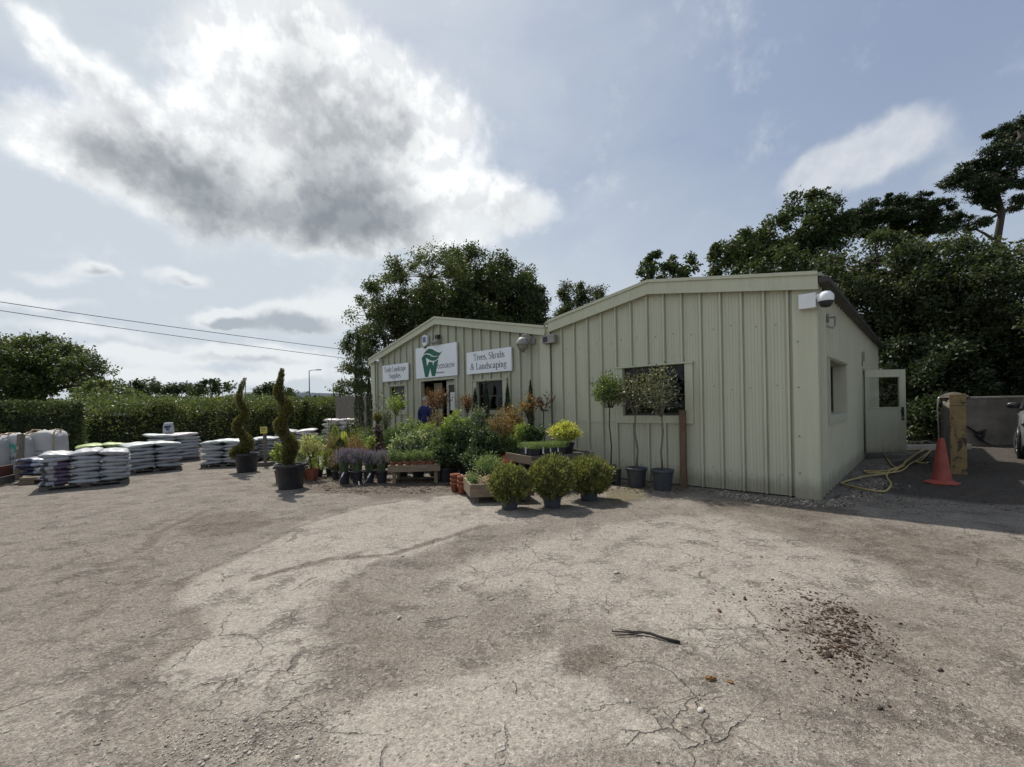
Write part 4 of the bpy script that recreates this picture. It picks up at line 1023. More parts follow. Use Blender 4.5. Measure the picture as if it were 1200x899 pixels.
mb = MB(); mb.box(0, .08, -.06, .06, 0, .24); mb.build('casing', M_TRIM, t, bevel=.005); mb = MB(); mb.tube([(.03, 0, 0), (.03, 0, -.12)], .01, 6); mb.build('cable', M_GUTTER, t)

# ------------------------------------------------------------------ hedges, fence, far things
M_TWIG = simple('dense_hedge_twigs', (.02, .028, .012), (.032, .036, .018), 9, .95, bmp=.8, bdist=.05)
def hedge(name, label, path, h, w, col, seed, leaf=.07, dens=420, wild=.12, group=None):
    """path = centre line in world x,y; leaf shell over a rough box plus a twiggy inside"""
    rng = np.random.default_rng(seed); p0 = Vector((path[0][0], path[0][1], 0)); root = thing(name, label, 'hedge', p0, 0, group)
    lv = Leaves(); core = MB()
    hs = h if hasattr(h, '__len__') else [h] * len(path)
    for (a, b, h0, h1) in zip(path[:-1], path[1:], hs[:-1], hs[1:]):
        ax, ay = a; bx, by = b; L = math.hypot(bx - ax, by - ay); ux, uy = (bx - ax) / L, (by - ay) / L; nx, ny = uy, -ux
        n = int(L * dens * (h0 + h1) / 2 * 1.4 * 3.2)
        s = rng.uniform(-.02, 1.02, n); face = rng.uniform(0, 1, n); hh = h0 + (h1 - h0) * s
        bumpy = 1 + wild * (np.sin(s * L * 1.7 + seed) * .5 + np.sin(s * L * 4.1) * .35 + rng.normal(size=n) * .35)
        hw = w / 2
        side = face < .68
        t = rng.uniform(0, 1, n) ** .8
        off = np.where(side, -hw * (1 - .25 * (t > .9)) , rng.uniform(-hw, hw, n)); off = np.where(side & (face > .5), -off, off)
        z = np.where(side, t * hh, hh) * bumpy
        inn = np.abs(rng.normal(size=n)) * .16
        off = np.where(side, off * (bumpy) - np.sign(off) * inn, off); z = np.where(side, z, z - inn)
        z = np.maximum(z, .03)
        sx = ax + ux * s * L; sy = ay + uy * s * L
        P = np.stack([sx + nx * -off * -1 - p0.x, sy + ny * off - p0.y, z], 1)
        D = np.stack([nx * np.sign(off) * side, ny * np.sign(off) * side, np.where(side, .5, 1.2)], 1)
        lv.add(*cards(P, leaf * rng.uniform(.6, 1.35, n), rng, unit(D + rng.normal(size=(n, 3)) * .4), .6))
        for e in (0, 1):
            m_ = int(dens * 3.2 * w * (h0 + h1) / 2 * .9); q = rng.uniform(-w / 2, w / 2, m_); z2 = rng.uniform(0.03, 1, m_) * (h0, h1)[e]; ex = (0 if e == 0 else L) + (rng.normal(size=m_) * .08)
            lv.add(*cards(np.stack([ax + ux * ex + nx * q - p0.x, ay + uy * ex + ny * q - p0.y, z2], 1), leaf * rng.uniform(.6, 1.35, m_), rng, np.tile([[ux * (2 * e - 1), uy * (2 * e - 1), .4]], (m_, 1)), .6))
        if wild > .1:
            for q in range(int(L * 7)):
                f = rng.uniform(0, 1); o_ = rng.uniform(-w / 2, w / 2); nl = 14; hh_ = (h0 + (h1 - h0) * f); t_ = np.linspace(-.35, rng.uniform(.1, .42), nl); dx_, dy_ = rng.normal(size=2) * .25
                C = np.stack([ax + ux * f * L + nx * o_ - p0.x + dx_ * (t_ + .3) + rng.normal(size=nl) * .04, ay + uy * f * L + ny * o_ - p0.y + dy_ * (t_ + .3) + rng.normal(size=nl) * .04, hh_ + t_], 1)
                lv.add(*cards(C, leaf * rng.uniform(.6, 1.1, nl), rng, np.tile([[dx_, dy_, .6]], (nl, 1)), .55))
        # inner mass of twigs and old leaves
        k = int(n * .08); s2 = rng.uniform(0, 1, k); P2 = np.stack([ax + ux * s2 * L - p0.x, ay + uy * s2 * L - p0.y, rng.uniform(.05, .9, k) * h0], 1); P2[:, :2] += rng.uniform(-1, 1, (k, 1)) * np.array([[nx, ny]]) * hw * .55
        lv.add(*cards(P2, leaf * 2.2, rng, None, .8))
    lv.build('foliage', LM[col], root)
    k = MB(); N = 0; rr = random.Random(seed)
    for (a, b, h0, h1) in zip(path[:-1], path[1:], hs[:-1], hs[1:]):
        L = math.hypot(b[0] - a[0], b[1] - a[1]); ux, uy = (b[0] - a[0]) / L, (b[1] - a[1]) / L; nx, ny = uy, -ux; n = max(2, int(L / .35)); rings = []
        vs = []; fs = []
        for i in range(n + 1):
            f = i / n; hh = (h0 + (h1 - h0) * f)
            for (o_, z) in ((-.50, 0), (-.54, .3), (-.52, .6), (-.4, .8), (0, .84), (.4, .8), (.52, .6), (.54, .3), (.5, 0)):
                vs.append((a[0] + ux * L * f + nx * o_ * w / 2 * rr.uniform(.82, 1.1) - p0.x, a[1] + uy * L * f + ny * o_ * w / 2 * rr.uniform(.82, 1.1) - p0.y, z * hh * rr.uniform(.92, 1.03)))
        for i in range(n):
            for j in range(8): fs.append((i * 9 + j, i * 9 + j + 1, i * 9 + 10 + j, i * 9 + 9 + j))
        fs.append(tuple(range(9))); fs.append(tuple(n * 9 + j for j in range(8, -1, -1)))
        k.add(vs, fs)
    k.build('inner_twigs', M_TWIG, root)
    return root
def gp(px, Z): v = AT(px, 476, Z); return (v.x, Z)
hedge('clipped_hedge', 'tall dark hedge clipped square behind the white bulk sacks', [(-21.5, 12.6), gp(0, 13.2), gp(92, 14.4)], [1.85, 1.88, 1.92], 1.2, 'hedged', 2, .075, 560, .035)
hedge('field_hedge', 'long shaggy green hedge running away behind the bag stacks', [gp(48, 15.3), gp(180, 18.5), gp(270, 22.5), gp(345, 27), gp(420, 33)], [1.75, 1.9, 1.95, 2.05, 2.2], 2.0, 'hedge', 3, .10, 300, .13)
hedge('rear_hedge', 'pale loose hedge top showing behind the clipped hedge end', [gp(60, 19), gp(130, 21.5), gp(230, 29), gp(330, 38)], [2.0, 1.95, 2.15, 2.35], 2.2, 'hedge', 4, .13, 170, .2)

ft = thing('board_fence', 'weathered grey vertical board fence between hedge and farther shed', 'fence', (AT(394, 476, 19.5).x, 19.5, 0), 0)
a = Vector((0, 0)); b = Vector((AT(440, 476, 17).x - AT(394, 476, 19.5).x, -2.5)); L = (b - a).length; ang = math.atan2(b.y, b.x)
mb = MB(); mb.M = Matrix.Rotation(ang, 4, 'Z'); r = random.Random(8); x = 0.0
while x < L:
    wd = .11 + r.uniform(-.01, .012); hh = 2.05 + r.uniform(-.07, .05); y = r.uniform(-.006, .006)
    mb.prism([(x, .05), (x + wd, .05), (x + wd, hh - r.uniform(0, .03)), (x, hh)], -.02 + y, 0 + y); x += wd + r.uniform(.008, .03)
mb.build('fence_boards', M_FENCE, ft)
mb = MB(); mb.M = Matrix.Rotation(ang, 4, 'Z'); mb.box(0, L, .015, .06, .5, .58); mb.box(0, L, .015, .06, 1.5, 1.58); mb.build('rail', M_FENCE, ft)
for q in (.05, L / 2, L - .1):
    mb = MB(); mb.M = Matrix.Rotation(ang, 4, 'Z'); mb.box(q, q + .1, .065, .165, -.05, 2.0); mb.build('fence_post', M_FENCE, ft)

def lamp_post(label, px, py, Z, arm):
    p = AT(px, 476, Z); h = ztop(px, py, Z); t = thing('street_lamp', label, 'street lamp', (p.x, Z, 0), 0, 'road lamps beyond the hedge')
    k = Z / 72; mb = MB(); mb.tube([(0, 0, 0), (0, 0, h * .3), (0, 0, h - .1)], [.13 * k, .1 * k, .07 * k], 8); mb.build('column', M_POLE, t, True)
    mb = MB(); mb.tube([(0, 0, h - .1), (arm * .3, 0, h), (arm, 0, h + .05)], .05 * k, 6); mb.build('arm', M_POLE, t, True)
    mb = MB(); mb.box(arm - .1, arm + .75 * k, -.15, .15, h - .03, h + .12); mb.build('lantern', M_POLE, t, bevel=.04)
lamp_post('tallest distant street lamp, right of the second spiral topiary', 363, 434, 72, 1.2)
lamp_post('short distant street lamp just left of the second spiral topiary', 317, 447, 105, 1.6)
lamp_post('distant street lamp close to the left edge of the big tree', 391, 449, 120, 1.4)
def far_shed():
    p = AT(352, 476, 170); t = thing('warehouse', 'long low white roofed building far beyond the hedge', 'building', (p.x, 170, 0))
    z1 = ztop(352, 461, 170); w = 15
    mb = MB(); mb.box(-w, w, 0, 12, 0, z1 - 1.6); mb.build('wall', M_CONC, t)
    mb = MB(); mb.prism([(-w - .3, z1 - 1.6), (w + .3, z1 - 1.6), (w + .3, z1 - .4), (-w - .3, z1 - .4)], -.4, 0); mb.prism([(-w - .3, z1 - .39), (w + .3, z1 - .39), (0, z1 + .3)], -.4, 12.4); mb.build('roof', M_FARW, t)
far_shed()
def wire(label, pts):
    P = [AT(*q) for q in pts]; o = thing('overhead_wire', label, 'wire', P[0], 0, 'overhead wires over the hedge'); m = MB()
    m.tube([p - P[0] for p in P], .022, 5); m.build('cable', M_WIRE, o)
def bez(pa, Za, pb, Zb, sag, n=24):
    out = []
    for i in range(n + 1):
        t = i / n; iz = (1 - t) / Za + t / Zb; out.append((pa[0] + (pb[0] - pa[0]) * t, pa[1] + (pb[1] - pa[1]) * t + sag * 4 * t * (1 - t), 1 / iz))
    return out
wire('upper of the two overhead wires crossing the left sky', bez((-160, 329), 24, (470, 418), 46, 3))
wire('lower of the two overhead wires crossing the left sky', bez((-160, 339), 23, (470, 428), 45, 3))

# ------------------------------------------------------------------ trees
FARG = 'distant trees along the horizon'
tree('ash_tree', 'tall feathery ash tree rising left behind the farther shed', 25, 455,
     [(505, 325, 50, 28), (470, 352, 45, 28), (440, 372, 28, 26), (425, 408, 20, 22), (455, 400, 38, 32), (430, 440, 24, 26), (470, 445, 36, 34), (415, 432, 10, 12), (408, 462, 14, 16), (500, 385, 40, 40)], 'ash', 'trees behind the sheds', 260, 190, .15, .42, .60, .3, seed=11, shell=.6)
tree('oak_tree', 'broad dense dark tree filling the sky over the farther shed', 27, 572,
     [(560, 318, 42, 22), (525, 345, 40, 30), (590, 335, 42, 30), (618, 362, 28, 26), (575, 370, 55, 40), (530, 385, 45, 40), (625, 390, 22, 24), (590, 405, 50, 30), (548, 302, 24, 12), (545, 350, 55, 36), (500, 372, 46, 40), (600, 350, 40, 30)], 'oak', 'trees behind the sheds', 430, 250, .15, .55, .68, .34, seed=12, shell=.6)
tree('birch_tree', 'small pale green tree peeking over the joint between the sheds', 30, 680,
     [(672, 345, 18, 16), (692, 352, 20, 16), (682, 368, 30, 16), (660, 372, 12, 10)], 'maple', 'trees behind the sheds', 80, 170, .14, .5, .5, .16, seed=13)
tree('oak_tree', 'small dark sparse tree top above the nearer shed peak', 27, 784,
     [(768, 306, 15, 11), (795, 310, 17, 11), (782, 322, 30, 9), (758, 324, 10, 8), (808, 318, 10, 9), (780, 345, 26, 20)], 'oak', 'trees behind the sheds', 60, 150, .17, .6, .42, .14, seed=14, shell=.7)
RG = 'trees right of the nearer shed'
tree('oak_tree', 'tall open oak with a knobbly top behind the dome camera corner', 24, 915,
     [(948, 244, 28, 16), (935, 270, 38, 26), (905, 288, 34, 26), (868, 284, 20, 18), (852, 305, 20, 22), (880, 305, 30, 24), (970, 275, 24, 24), (905, 320, 50, 30), (955, 300, 30, 40), (945, 345, 50, 40)], 'oak', RG, 270, 200, .165, .6, .55, .26, seed=21, shell=.6)
tree('pine_tree', 'flat topped dark pine left of the tall Scots pine', 27, 1045,
     [(1045, 241, 34, 7), (1008, 256, 30, 8), (1075, 250, 32, 8), (1102, 263, 26, 7), (1040, 261, 46, 9), (985, 270, 16, 7), (1065, 272, 24, 6)], 'pine', RG, 300, 210, .16, .34, .38, .17, seed=22, shell=.3, squash=.55, trunk_pts=[(1048, 470), (1046, 330), (1050, 275), (1040, 250)])
tree('pine_tree', 'tall Scots pine with a bent bare trunk at the right edge', 25, 1175,
     [(1192, 153, 26, 9), (1220, 145, 34, 20), (1162, 180, 18, 7), (1184, 188, 24, 7), (1142, 199, 22, 7), (1114, 213, 18, 6), (1150, 216, 26, 6), (1198, 210, 18, 8), (1150, 240, 18, 6), (1170, 202, 30, 9), (1164, 228, 26, 6), (1128, 206, 18, 6), (1205, 178, 26, 12), (1218, 195, 26, 22), (1126, 264, 20, 5), (1200, 236, 14, 7), (1150, 262, 14, 4)], 'pine', RG, 190, 330, .16, .34, .5, .19, seed=23, shell=.3, squash=.55, trunk_pts=[(1172, 470), (1172, 330), (1168, 285), (1174, 250), (1164, 215), (1172, 190), (1196, 160)])
tree('sycamore_tree', 'bushy mid green tree behind the gutter of the nearer shed', 20, 1020,
     [(1015, 310, 45, 30), (985, 340, 40, 40), (1050, 320, 40, 36), (1030, 370, 55, 45), (990, 400, 40, 50), (1060, 400, 50, 50), (1020, 440, 50, 40), (1090, 330, 24, 28)], 'maple', RG, 280, 250, .14, .6, .62, .22, seed=24, shell=.65)
tree('sycamore_tree', 'bushy mid green tree below the flat pine, right of centre', 19, 1110,
     [(1105, 310, 40, 26), (1075, 345, 36, 36), (1135, 330, 40, 36), (1110, 380, 55, 44), (1085, 430, 50, 40), (1145, 420, 46, 44), (1160, 310, 18, 22)], 'maple', RG, 260, 250, .135, .6, .6, .2, seed=25, shell=.65)
tree('sycamore_tree', 'large leaning leafy tree filling the right edge above the car', 17, 1215,
     [(1205, 292, 34, 26), (1165, 330, 36, 36), (1210, 350, 50, 44), (1180, 390, 46, 44), (1250, 330, 56, 60), (1220, 430, 56, 40), (1150, 380, 26, 36), (1390, 340, 110, 110, -6), (1500, 250, 160, 140, -7), (1700, 300, 200, 200, -10), (1520, 180, 140, 120, -4), (1420, 440, 120, 80, -6)], 'maple', RG, 560, 250, .125, .6, .56, .2, seed=26, shell=.65)  # lobes past the right edge added to keep sky light off side wall
tree('laurel_bush', 'dark glossy laurel thicket behind the open green door', 17.2, 1062,
     [(1040, 440, 40, 50), (1085, 450, 50, 50), (1060, 490, 60, 30), (1110, 480, 40, 40), (1030, 500, 30, 30)], 'laurel', RG, 190, 220, .17, .45, .5, .1, seed=27, shell=.55, cat='bush', fork=.5)
tree('laurel_bush', 'glossy laurel thicket overhanging the concrete wall and car', 16.8, 1165,
     [(1150, 430, 44, 40), (1195, 440, 50, 44), (1175, 480, 60, 26), (1240, 450, 50, 50), (1130, 470, 30, 34)], 'laurel', RG, 190, 220, .17, .45, .5, .1, seed=28, shell=.55, cat='bush', fork=.5)
tree('oak_tree', 'large round dark tree above the clipped hedge at far left', 38, 45,
     [(48, 412, 36, 18), (18, 420, 34, 24), (-15, 425, 36, 28), (75, 425, 30, 22), (40, 440, 50, 24), (95, 440, 26, 18), (5, 450, 50, 20), (110, 452, 16, 14)], 'ash', 'trees beyond the hedge', 190, 210, .24, .6, .95, .4, seed=31, shell=.6)
tree('fir_tree', 'small pointed conifer beside the big round tree at left', 34, 111,
     [(111, 421, 4, 6), (110, 430, 7, 6), (111, 439, 10, 7), (110, 448, 13, 7), (111, 457, 15, 8)], 'far', 'trees beyond the hedge', 40, 60, .2, .35, .34, .12, seed=32, limbs=False)
tree('willow_bush', 'pale green bush between the conifer and the low far trees', 30, 132,
     [(122, 455, 18, 12), (140, 462, 18, 9), (105, 462, 20, 10), (155, 466, 12, 6)], 'hedge', 'trees beyond the hedge', 50, 70, .17, .5, .5, .1, seed=33, cat='bush')
for lab, lobes, Z, s in (
    ('distant round tree nearest to the big tree on the left', [(172, 452, 16, 8), (160, 457, 12, 6), (185, 456, 10, 6)], 62, 41),
    ('small low distant tree between two rounder ones', [(208, 456, 10, 5), (200, 458, 10, 5)], 80, 42),
    ('small flat distant tree touching the wide one beside it', [(225, 456, 11, 5), (232, 459, 10, 5)], 85, 43),
    ('wide distant tree left of the first spiral topiary', [(248, 453, 18, 8), (262, 456, 12, 7), (236, 457, 10, 6)], 70, 44),
    ('distant tree between the two spiral topiaries', [(318, 456, 12, 6), (332, 460, 12, 5), (308, 460, 8, 5)], 75, 45)):
    tree('distant_tree', lab, Z, lobes[0][0], lobes, 'far', FARG, 26, 70, .42, .6, 1.1, .3, seed=s, limbs=False)
# far wood along the horizon between these
def far_wood():
    rng = np.random.default_rng(77); n = 26000; px = rng.uniform(-40, 430, n); Z = rng.uniform(150, 190, n)
    d0 = (px - 600) / FPX * Z; hgt = 5.5 + 1.6 * np.sin(d0 * .13) + 1.1 * np.sin(d0 * .37 + 1) + .8 * np.sin(d0 * .9)
    P = np.stack([d0, Z, rng.uniform(0, 1, n) ** .5 * hgt], 1)
    V, F = cards(P, 1.3 * rng.uniform(.6, 1.3, n), rng, None, .8); o = np_mesh('far_woods', V, F, LM['far']); tag(o, 'low dark line of woods along the horizon beyond the hedge', 'woods', None, 'stuff')
far_wood()

# ------------------------------------------------------------------ stacked sacks
def bag_mesh(name, mat, l, w, h, seed):
    rng = np.random.default_rng(seed); nx, ny = 15, 13; V = []; F = []
    u = np.linspace(-1, 1, nx); v = np.linspace(-1, 1, ny)
    def nz(x, y, k): return sum(a * np.sin(x * b + y * c + d) for a, b, c, d in k)
    ks = [(rng.uniform(.02, .05), rng.uniform(2, 7), rng.uniform(-6, 6), rng.uniform(0, 6)) for _ in range(6)]
    U, Y = np.meshgrid(u, v); e = np.maximum(0, (1 - np.abs(U) ** 2.6)) ** .6 * np.maximum(0, (1 - np.abs(Y) ** 5)) ** .5
    kx = 1 - .05 * np.abs(Y) ** 2 + nz(U, Y, ks) * .12; ky = 1 - .05 * np.abs(U) ** 2 + nz(Y, U, ks) * .1
    X = U * l / 2 * kx; Yy = Y * w / 2 * ky
    for s in (1, -1):
        Z = s * h / 2 * e * (1 + nz(U * 1.3, Y * 1.3, ks) * (1.4 if s > 0 else .8)) + h / 2
        V.append(np.stack([X, Yy, Z], -1).reshape(-1, 3))
    i = np.arange(nx * ny).reshape(ny, nx); q = np.stack([i[:-1, :-1], i[:-1, 1:], i[1:, 1:], i[1:, :-1]], -1).reshape(-1, 4)
    F = np.concatenate([q, q[:, ::-1] + nx * ny]); V = np.concatenate(V)
    o = np_mesh(name, V, F, mat, smooth=True); me = o.data
    bm = bmesh.new(); bm.from_mesh(me); bmesh.ops.remove_doubles(bm, verts=bm.verts, dist=.002); bm.to_mesh(me); bm.free()
    me.polygons.foreach_set('use_smooth', [True] * len(me.polygons)); bpy.data.objects.remove(o); return me
BAGM = {}
def bagmesh(mat, l, w, h, k):
    key = (mat.name, round(l, 2), round(w, 2), round(h, 3), k)
    if key not in BAGM: BAGM[key] = bag_mesh('compost_bag', mat, l, w, h, 100 + k * 7 + int(l * 100))
    return BAGM[key]
def pallet(label, loc, rz, L, D, group='wooden pallets under the bag stacks'):
    t = thing('pallet', label, 'pallet', loc, rz, group); t.scale = (1, 1, .72)
    mb = MB(); n = 7
    for k in range(n):
        x = k * (L - .1) / (n - 1); mb.box(x, x + .1, 0, D, .10, .122)
    mb.build('deck', M_WOODG, t)
    for y in (.0, D / 2 - .05, D - .1):
        mb = MB(); mb.box(0, L, y, y + .1, .078, .0995); mb.box(0, L, y, y + .1, .0, .02)
        for x in (0, L / 2 - .07, L - .14): mb.box(x, x + .14, y + .002, y + .098, .0205, .0775)
        mb.build('runner', M_WOODG, t)
    return t
ORD = ['lowest', 'second', 'third', 'fourth', 'fifth', 'sixth', 'seventh', 'eighth', 'ninth', 'tenth']
def stack(px, py, rz, cols, rows, layers, where, look, mat_fn, l=.44, w=.6, h=.105, pitch=.088, seed=1, hide=True, z0=.09, place=None, sag=0):
    p = place if place is not None else G(px, py); rng = random.Random(seed)
    L = cols * l * .985; D = rows * w * .97; ca, sa = math.cos(rz), math.sin(rz)
    if z0 < .1: pallet('timber pallet carrying the ' + where, (p.x, p.y, 0), rz, L, D)
    cn = {1: [''], 2: ['left ', 'right '], 3: ['left ', 'middle ', 'right ']}[cols]
    rn = {1: [''], 2: ['front ', 'rear ']}[rows]
    for k in range(layers):
        for c in range(cols):
            for r in range(rows):
                if hide and rows == 2 and r == 1 and c != cols - 1 and k < layers - 1: continue
                x = (c + .5) * l * .985 + rng.uniform(-.02, .02); y = (r + .5) * w * .97 + rng.uniform(-.035, .035)
                m = mat_fn(k, c, r)
                o = bpy.data.objects.new('compost_bag', bagmesh(m, l * 1.11, w * 1.06, h * (1.12 if k == layers - 1 else 1), rng.randrange(3)))
                COL.objects.link(o)
                zz = z0 + k * pitch - .004 + (rng.uniform(-.004, .006)) - sag * abs(c - (cols - 1) / 2) * k / layers * .03
                o.location = (p.x + x * ca - y * sa, p.y + x * sa + y * ca, zz)
                o.rotation_euler = (rng.uniform(-.05, .05), rng.uniform(-.035, .035) + (.07 if (c + k) % 2 else -.07) * (cols > 1), rz + rng.uniform(-.07, .07) + (PI if rng.random() < .0 else 0))
                lay = 'top' if k == layers - 1 else ORD[k]
                tag(o, '%s bag, %s layer, %s%sof the %s' % (look(m), lay, cn[c], rn[r] and (rn[r] + 'row ') or ('column ' if cn[c] else ''), where), 'bag', 'bags of the ' + where)
def lk(m): return {'grey_white_sack': 'grey', 'purple_printed_sack': 'purple printed', 'white_blue_sack': 'white and blue', 'lime_sack': 'lime green', 'pinkish_sack': 'pinkish', 'pale_green_tinted_sack': 'pale'}[m.name]
def ang2(a, b): return math.atan2(b.y - a.y, b.x - a.x)
rB = ang2(G(45, 577), G(150, 567))
stack(45, 577, rB, 3, 2, 8, 'nearest stack', lk, lambda k, c, r: B_PURP if c == 0 and r == 0 and k < 6 else B_GREY, l=.455, seed=1, pitch=.079, sag=1)
stack(17, 567, math.radians(22), 2, 1, 4, 'low blue-printed stack', lk, lambda k, c, r: B_BLUE, l=.46, w=.6, seed=2, z0=.16)
blk = thing('timber_block', 'short timber block propping the low blue-printed stack', 'block', G(24, 569), math.radians(22))
mb = MB(); mb.box(-.04, .22, 0, .7, 0, .09); mb.build('lower_block', M_WOOD, blk, bevel=.008); mb = MB(); mb.box(-.03, .5, .02, .62, .0915, .158); mb.build('upper_board', M_WOOD, blk, bevel=.006)
pC = AT(88, 476, 11.3); pC.z = 0
stack(0, 0, rB, 2, 1, 7, 'lime-topped stack', lk, lambda k, c, r: B_LIME if k == 6 else B_GREY, l=.5, seed=3, place=pC)
rD = ang2(G(153, 556), G(208.5, 550.5))
stack(151, 556.5, rD, 2, 2, 7, 'white stack right of the nearest', lk, lambda k, c, r: B_GRN if k == 6 else B_GREY, l=.55, w=.55, seed=4, pitch=.09)
pE = AT(176, 476, 13.3); pE.z = 0
stack(0, 0, rD, 2, 2, 8, 'tall mixed stack behind', lk, lambda k, c, r: (B_GRN if c == 0 else B_PINK) if k == 7 else B_GREY, l=.6, w=.5, seed=5, pitch=.093, place=pE)
pE2 = AT(212, 476, 13.9); pE2.z = 0
stack(0, 0, rD, 1, 1, 7, 'narrow stack left of the first topiary', lk, lambda k, c, r: B_GREY, l=.5, w=.5, seed=6, pitch=.093, place=pE2)
stack(235, 548.5, math.radians(10), 2, 2, 7, 'pale stack beside the first topiary', lk, lambda k, c, r: B_GRN if k == 6 else B_GREY, l=.56, w=.55, seed=7, pitch=.086)
pG = AT(293, 476, 13.3); pG.z = 0
stack(0, 0, math.radians(8), 1, 1, 7, 'stack behind the yellow sign', lk, lambda k, c, r: B_GREY, l=.66, w=.6, seed=8, pitch=.088, place=pG)
pH = AT(322, 476, 15.2); pH.z = 0
stack(0, 0, math.radians(12), 2, 1, 8, 'stack behind the second topiary', lk, lambda k, c, r: B_PINK if (c and k > 5) else B_GREY, l=.62, w=.6, seed=9, pitch=.092, place=pH)
pI = AT(378, 476, 16.3); pI.z = 0
stack(0, 0, math.radians(-8), 2, 1, 10, 'pinkish stack by the fence', lk, lambda k, c, r: B_PINK if k > 6 else B_GREY, l=.56, w=.6, seed=10, pitch=.105, h=.12, place=pI)
# small white bag standing on the tall stack
pS = AT(197, 476, 13.95); t = thing('standing_bag', 'small white bag with dark print standing upright on the tall stack', 'bag', (pS.x, pS.y, .09 + 8 * .093 + .015), math.radians(20))
mb = MB()
prof = [(-.14, 0, .05), (-.15, .1, .065), (-.14, .22, .055), (-.12, .31, .03), (-.13, .34, .008)]
vs = []; fs = []
for x, z, d in prof:
    for k in range(12):
        th = 2 * PI * k / 12; c, s = math.cos(th), math.sin(th); vs.append((abs(x) * (abs(c) ** .6) * math.copysign(1, c), d * (abs(s) ** .6) * math.copysign(1, s), z + .008 * math.sin(k * 2.3)))
for i in range(len(prof) - 1):
    for k in range(12): fs.append((i * 12 + k, i * 12 + (k + 1) % 12, i * 12 + 12 + (k + 1) % 12, i * 12 + 12 + k))
fs.append(tuple(range(11, -1, -1))); fs.append(tuple(range(48, 60)))
mb.add(vs, fs); sb = mb.build('bag_body', B_GREY, t, True)
mb = MB(); mb.prism([(-.09, .17), (.09, .2), (.07, .25), (-.07, .25), (-.1, .22)], -.072, -.066); mb.prism([(-.02, .1), (.02, .1), (.05, .168), (-.05, .168)], -.072, -.066); mb.build('printed_mark', simple('navy_print', (.03, .035, .07), None, 5, .5, bmp=0), t)

# bulk sacks
def bulk(px, Z, w, h, label, emblem=None, rz=.25, text=True):
    p = AT(px, 476, Z - .28); t = thing('bulk_sack', label, 'bulk bag', (p.x, Z, 0), rz, 'big woven sacks behind the post'); rng = np.random.default_rng(int(px + 50)); 
    n = 28; rows = 10; vs = []; fs = []
    for i in range(rows + 1):
        f = i / rows; z = h * f; k = 1 + .07 * math.sin(f * PI) - (.05 if i == rows else 0)
        for j in range(n):
            th = 2 * PI * (j + .5) / n; c, s = math.cos(th), math.sin(th); q = .42
            vs.append((w / 2 * k * abs(c) ** q * math.copysign(1, c) + rng.normal() * .006, .26 * k * abs(s) ** q * math.copysign(1, s) + rng.normal() * .006, z + (.04 * math.sin(th * 3) + rng.normal() * .012) * f))
    for i in range(rows):
        for j in range(n): fs.append((i * n + j, i * n + (j + 1) % n, (i + 1) * n + (j + 1) % n, (i + 1) * n + j))
    b = len(vs)
    for j in range(n):
        x, y, z = vs[rows * n + j]; vs.append((x * .55, y * .55, z + .07 + rng.normal() * .02))
    vs.append((0, 0, h + .1))
    for j in range(n): fs.append((rows * n + j, rows * n + (j + 1) % n, b + (j + 1) % n, b + j)); fs.append((b + j, b + (j + 1) % n, b + n))
    m = MB(); m.add(vs, fs); m.build('sack_body', M_BULK, t, True)
    for sx in (-1, 1):
        m = MB(); x = sx * w * .46; m.tube([(x, -.285, .02), (x, -.30, h * .5), (x, -.285, h + .0), (x * .8, -.12, h + .13), (x * .75, .12, h + .11), (x, .27, h - .05)], .018, 6); m.build('strap', M_STRAP, t, True)
    if text:
        o = font('BULK' if emblem else 'BAG', t, -w * .3 if emblem else -w * .36, h * .40 if emblem else h * .38, .12, -.300, simple('navy_lettering', (.035, .045, .07), None, 4, .7, bmp=0), 'lettering')
        o2 = font('BAG' if emblem else 'SAND GRAVEL', t, -w * .3 if emblem else -w * .36, h * .28 if emblem else h * .55, .05, -.300, MATS['navy_lettering'], 'lettering')
    if emblem:
        m = MB(); q = []
        for k in range(30):
            a = 2 * PI * k / 30; R_ = .15; q.append((R_ * 1.1 * math.cos(a), -.299, h * .70 + R_ * .85 * math.sin(a)))
        for k in range(30):
            a = 2 * PI * k / 30; R_ = .09; q.append((-.0 + R_ * 1.1 * math.cos(a) * .8, -.299, h * .66 + R_ * .85 * math.sin(a)))
        m.add(q, [(k, (k + 1) % 30, 30 + (k + 1) % 30, 30 + k) for k in range(30) if not 22 < k < 26]); m.build('ring_emblem', M_TEAL, t)
    return t
bulk(11, 11.9, .62, .92, 'big white woven sack with a teal ring emblem, behind the post', True, .12)
bulk(43, 12.2, .68, .98, 'big white woven sack bulging over at its right top', False, .2)
bulk(-20, 11.6, .62, .9, 'big white woven sack cut off by the left edge', None, .1, False)
p = AT(20, 476, 10.6); t = thing('timber_post', 'grey leaning timber post before the white woven sacks', 'post', (p.x, 10.6, 0), .5)
mb = MB(); hp = ztop(22, 509, 10.6)
mb.add([(-.055, -.055, -.05), (.055, -.055, -.05), (.055, .055, -.05), (-.055, .055, -.05), (.0, -.04, hp), (.11, -.05, hp + .02), (.11, .06, hp - .01), (.0, .06, hp)], [(3, 2, 1, 0), (4, 5, 6, 7), (0, 1, 5, 4), (1, 2, 6, 5), (2, 3, 7, 6), (3, 0, 4, 7)]); mb.build('post_body', M_POSTG, t, bevel=.008)
mb = MB(); mb.box(.0, .04, -.07, -.055, hp - .35, hp - .28); mb.build('post_bracket', M_STEEL, t)
p = G(0, 578); t = thing('raised_bed', 'timber raised bed with red-brown boards at the left edge', 'planter', (p.x - 1.25, p.y + .1, 0), math.radians(24))
mb = MB(); mb.box(-1.3, .62, 0, .07, .03, .2); mb.box(.55, .62, .0705, 1.0, .03, .2); mb.build('lower_sleeper', M_WOODG, t, bevel=.008)
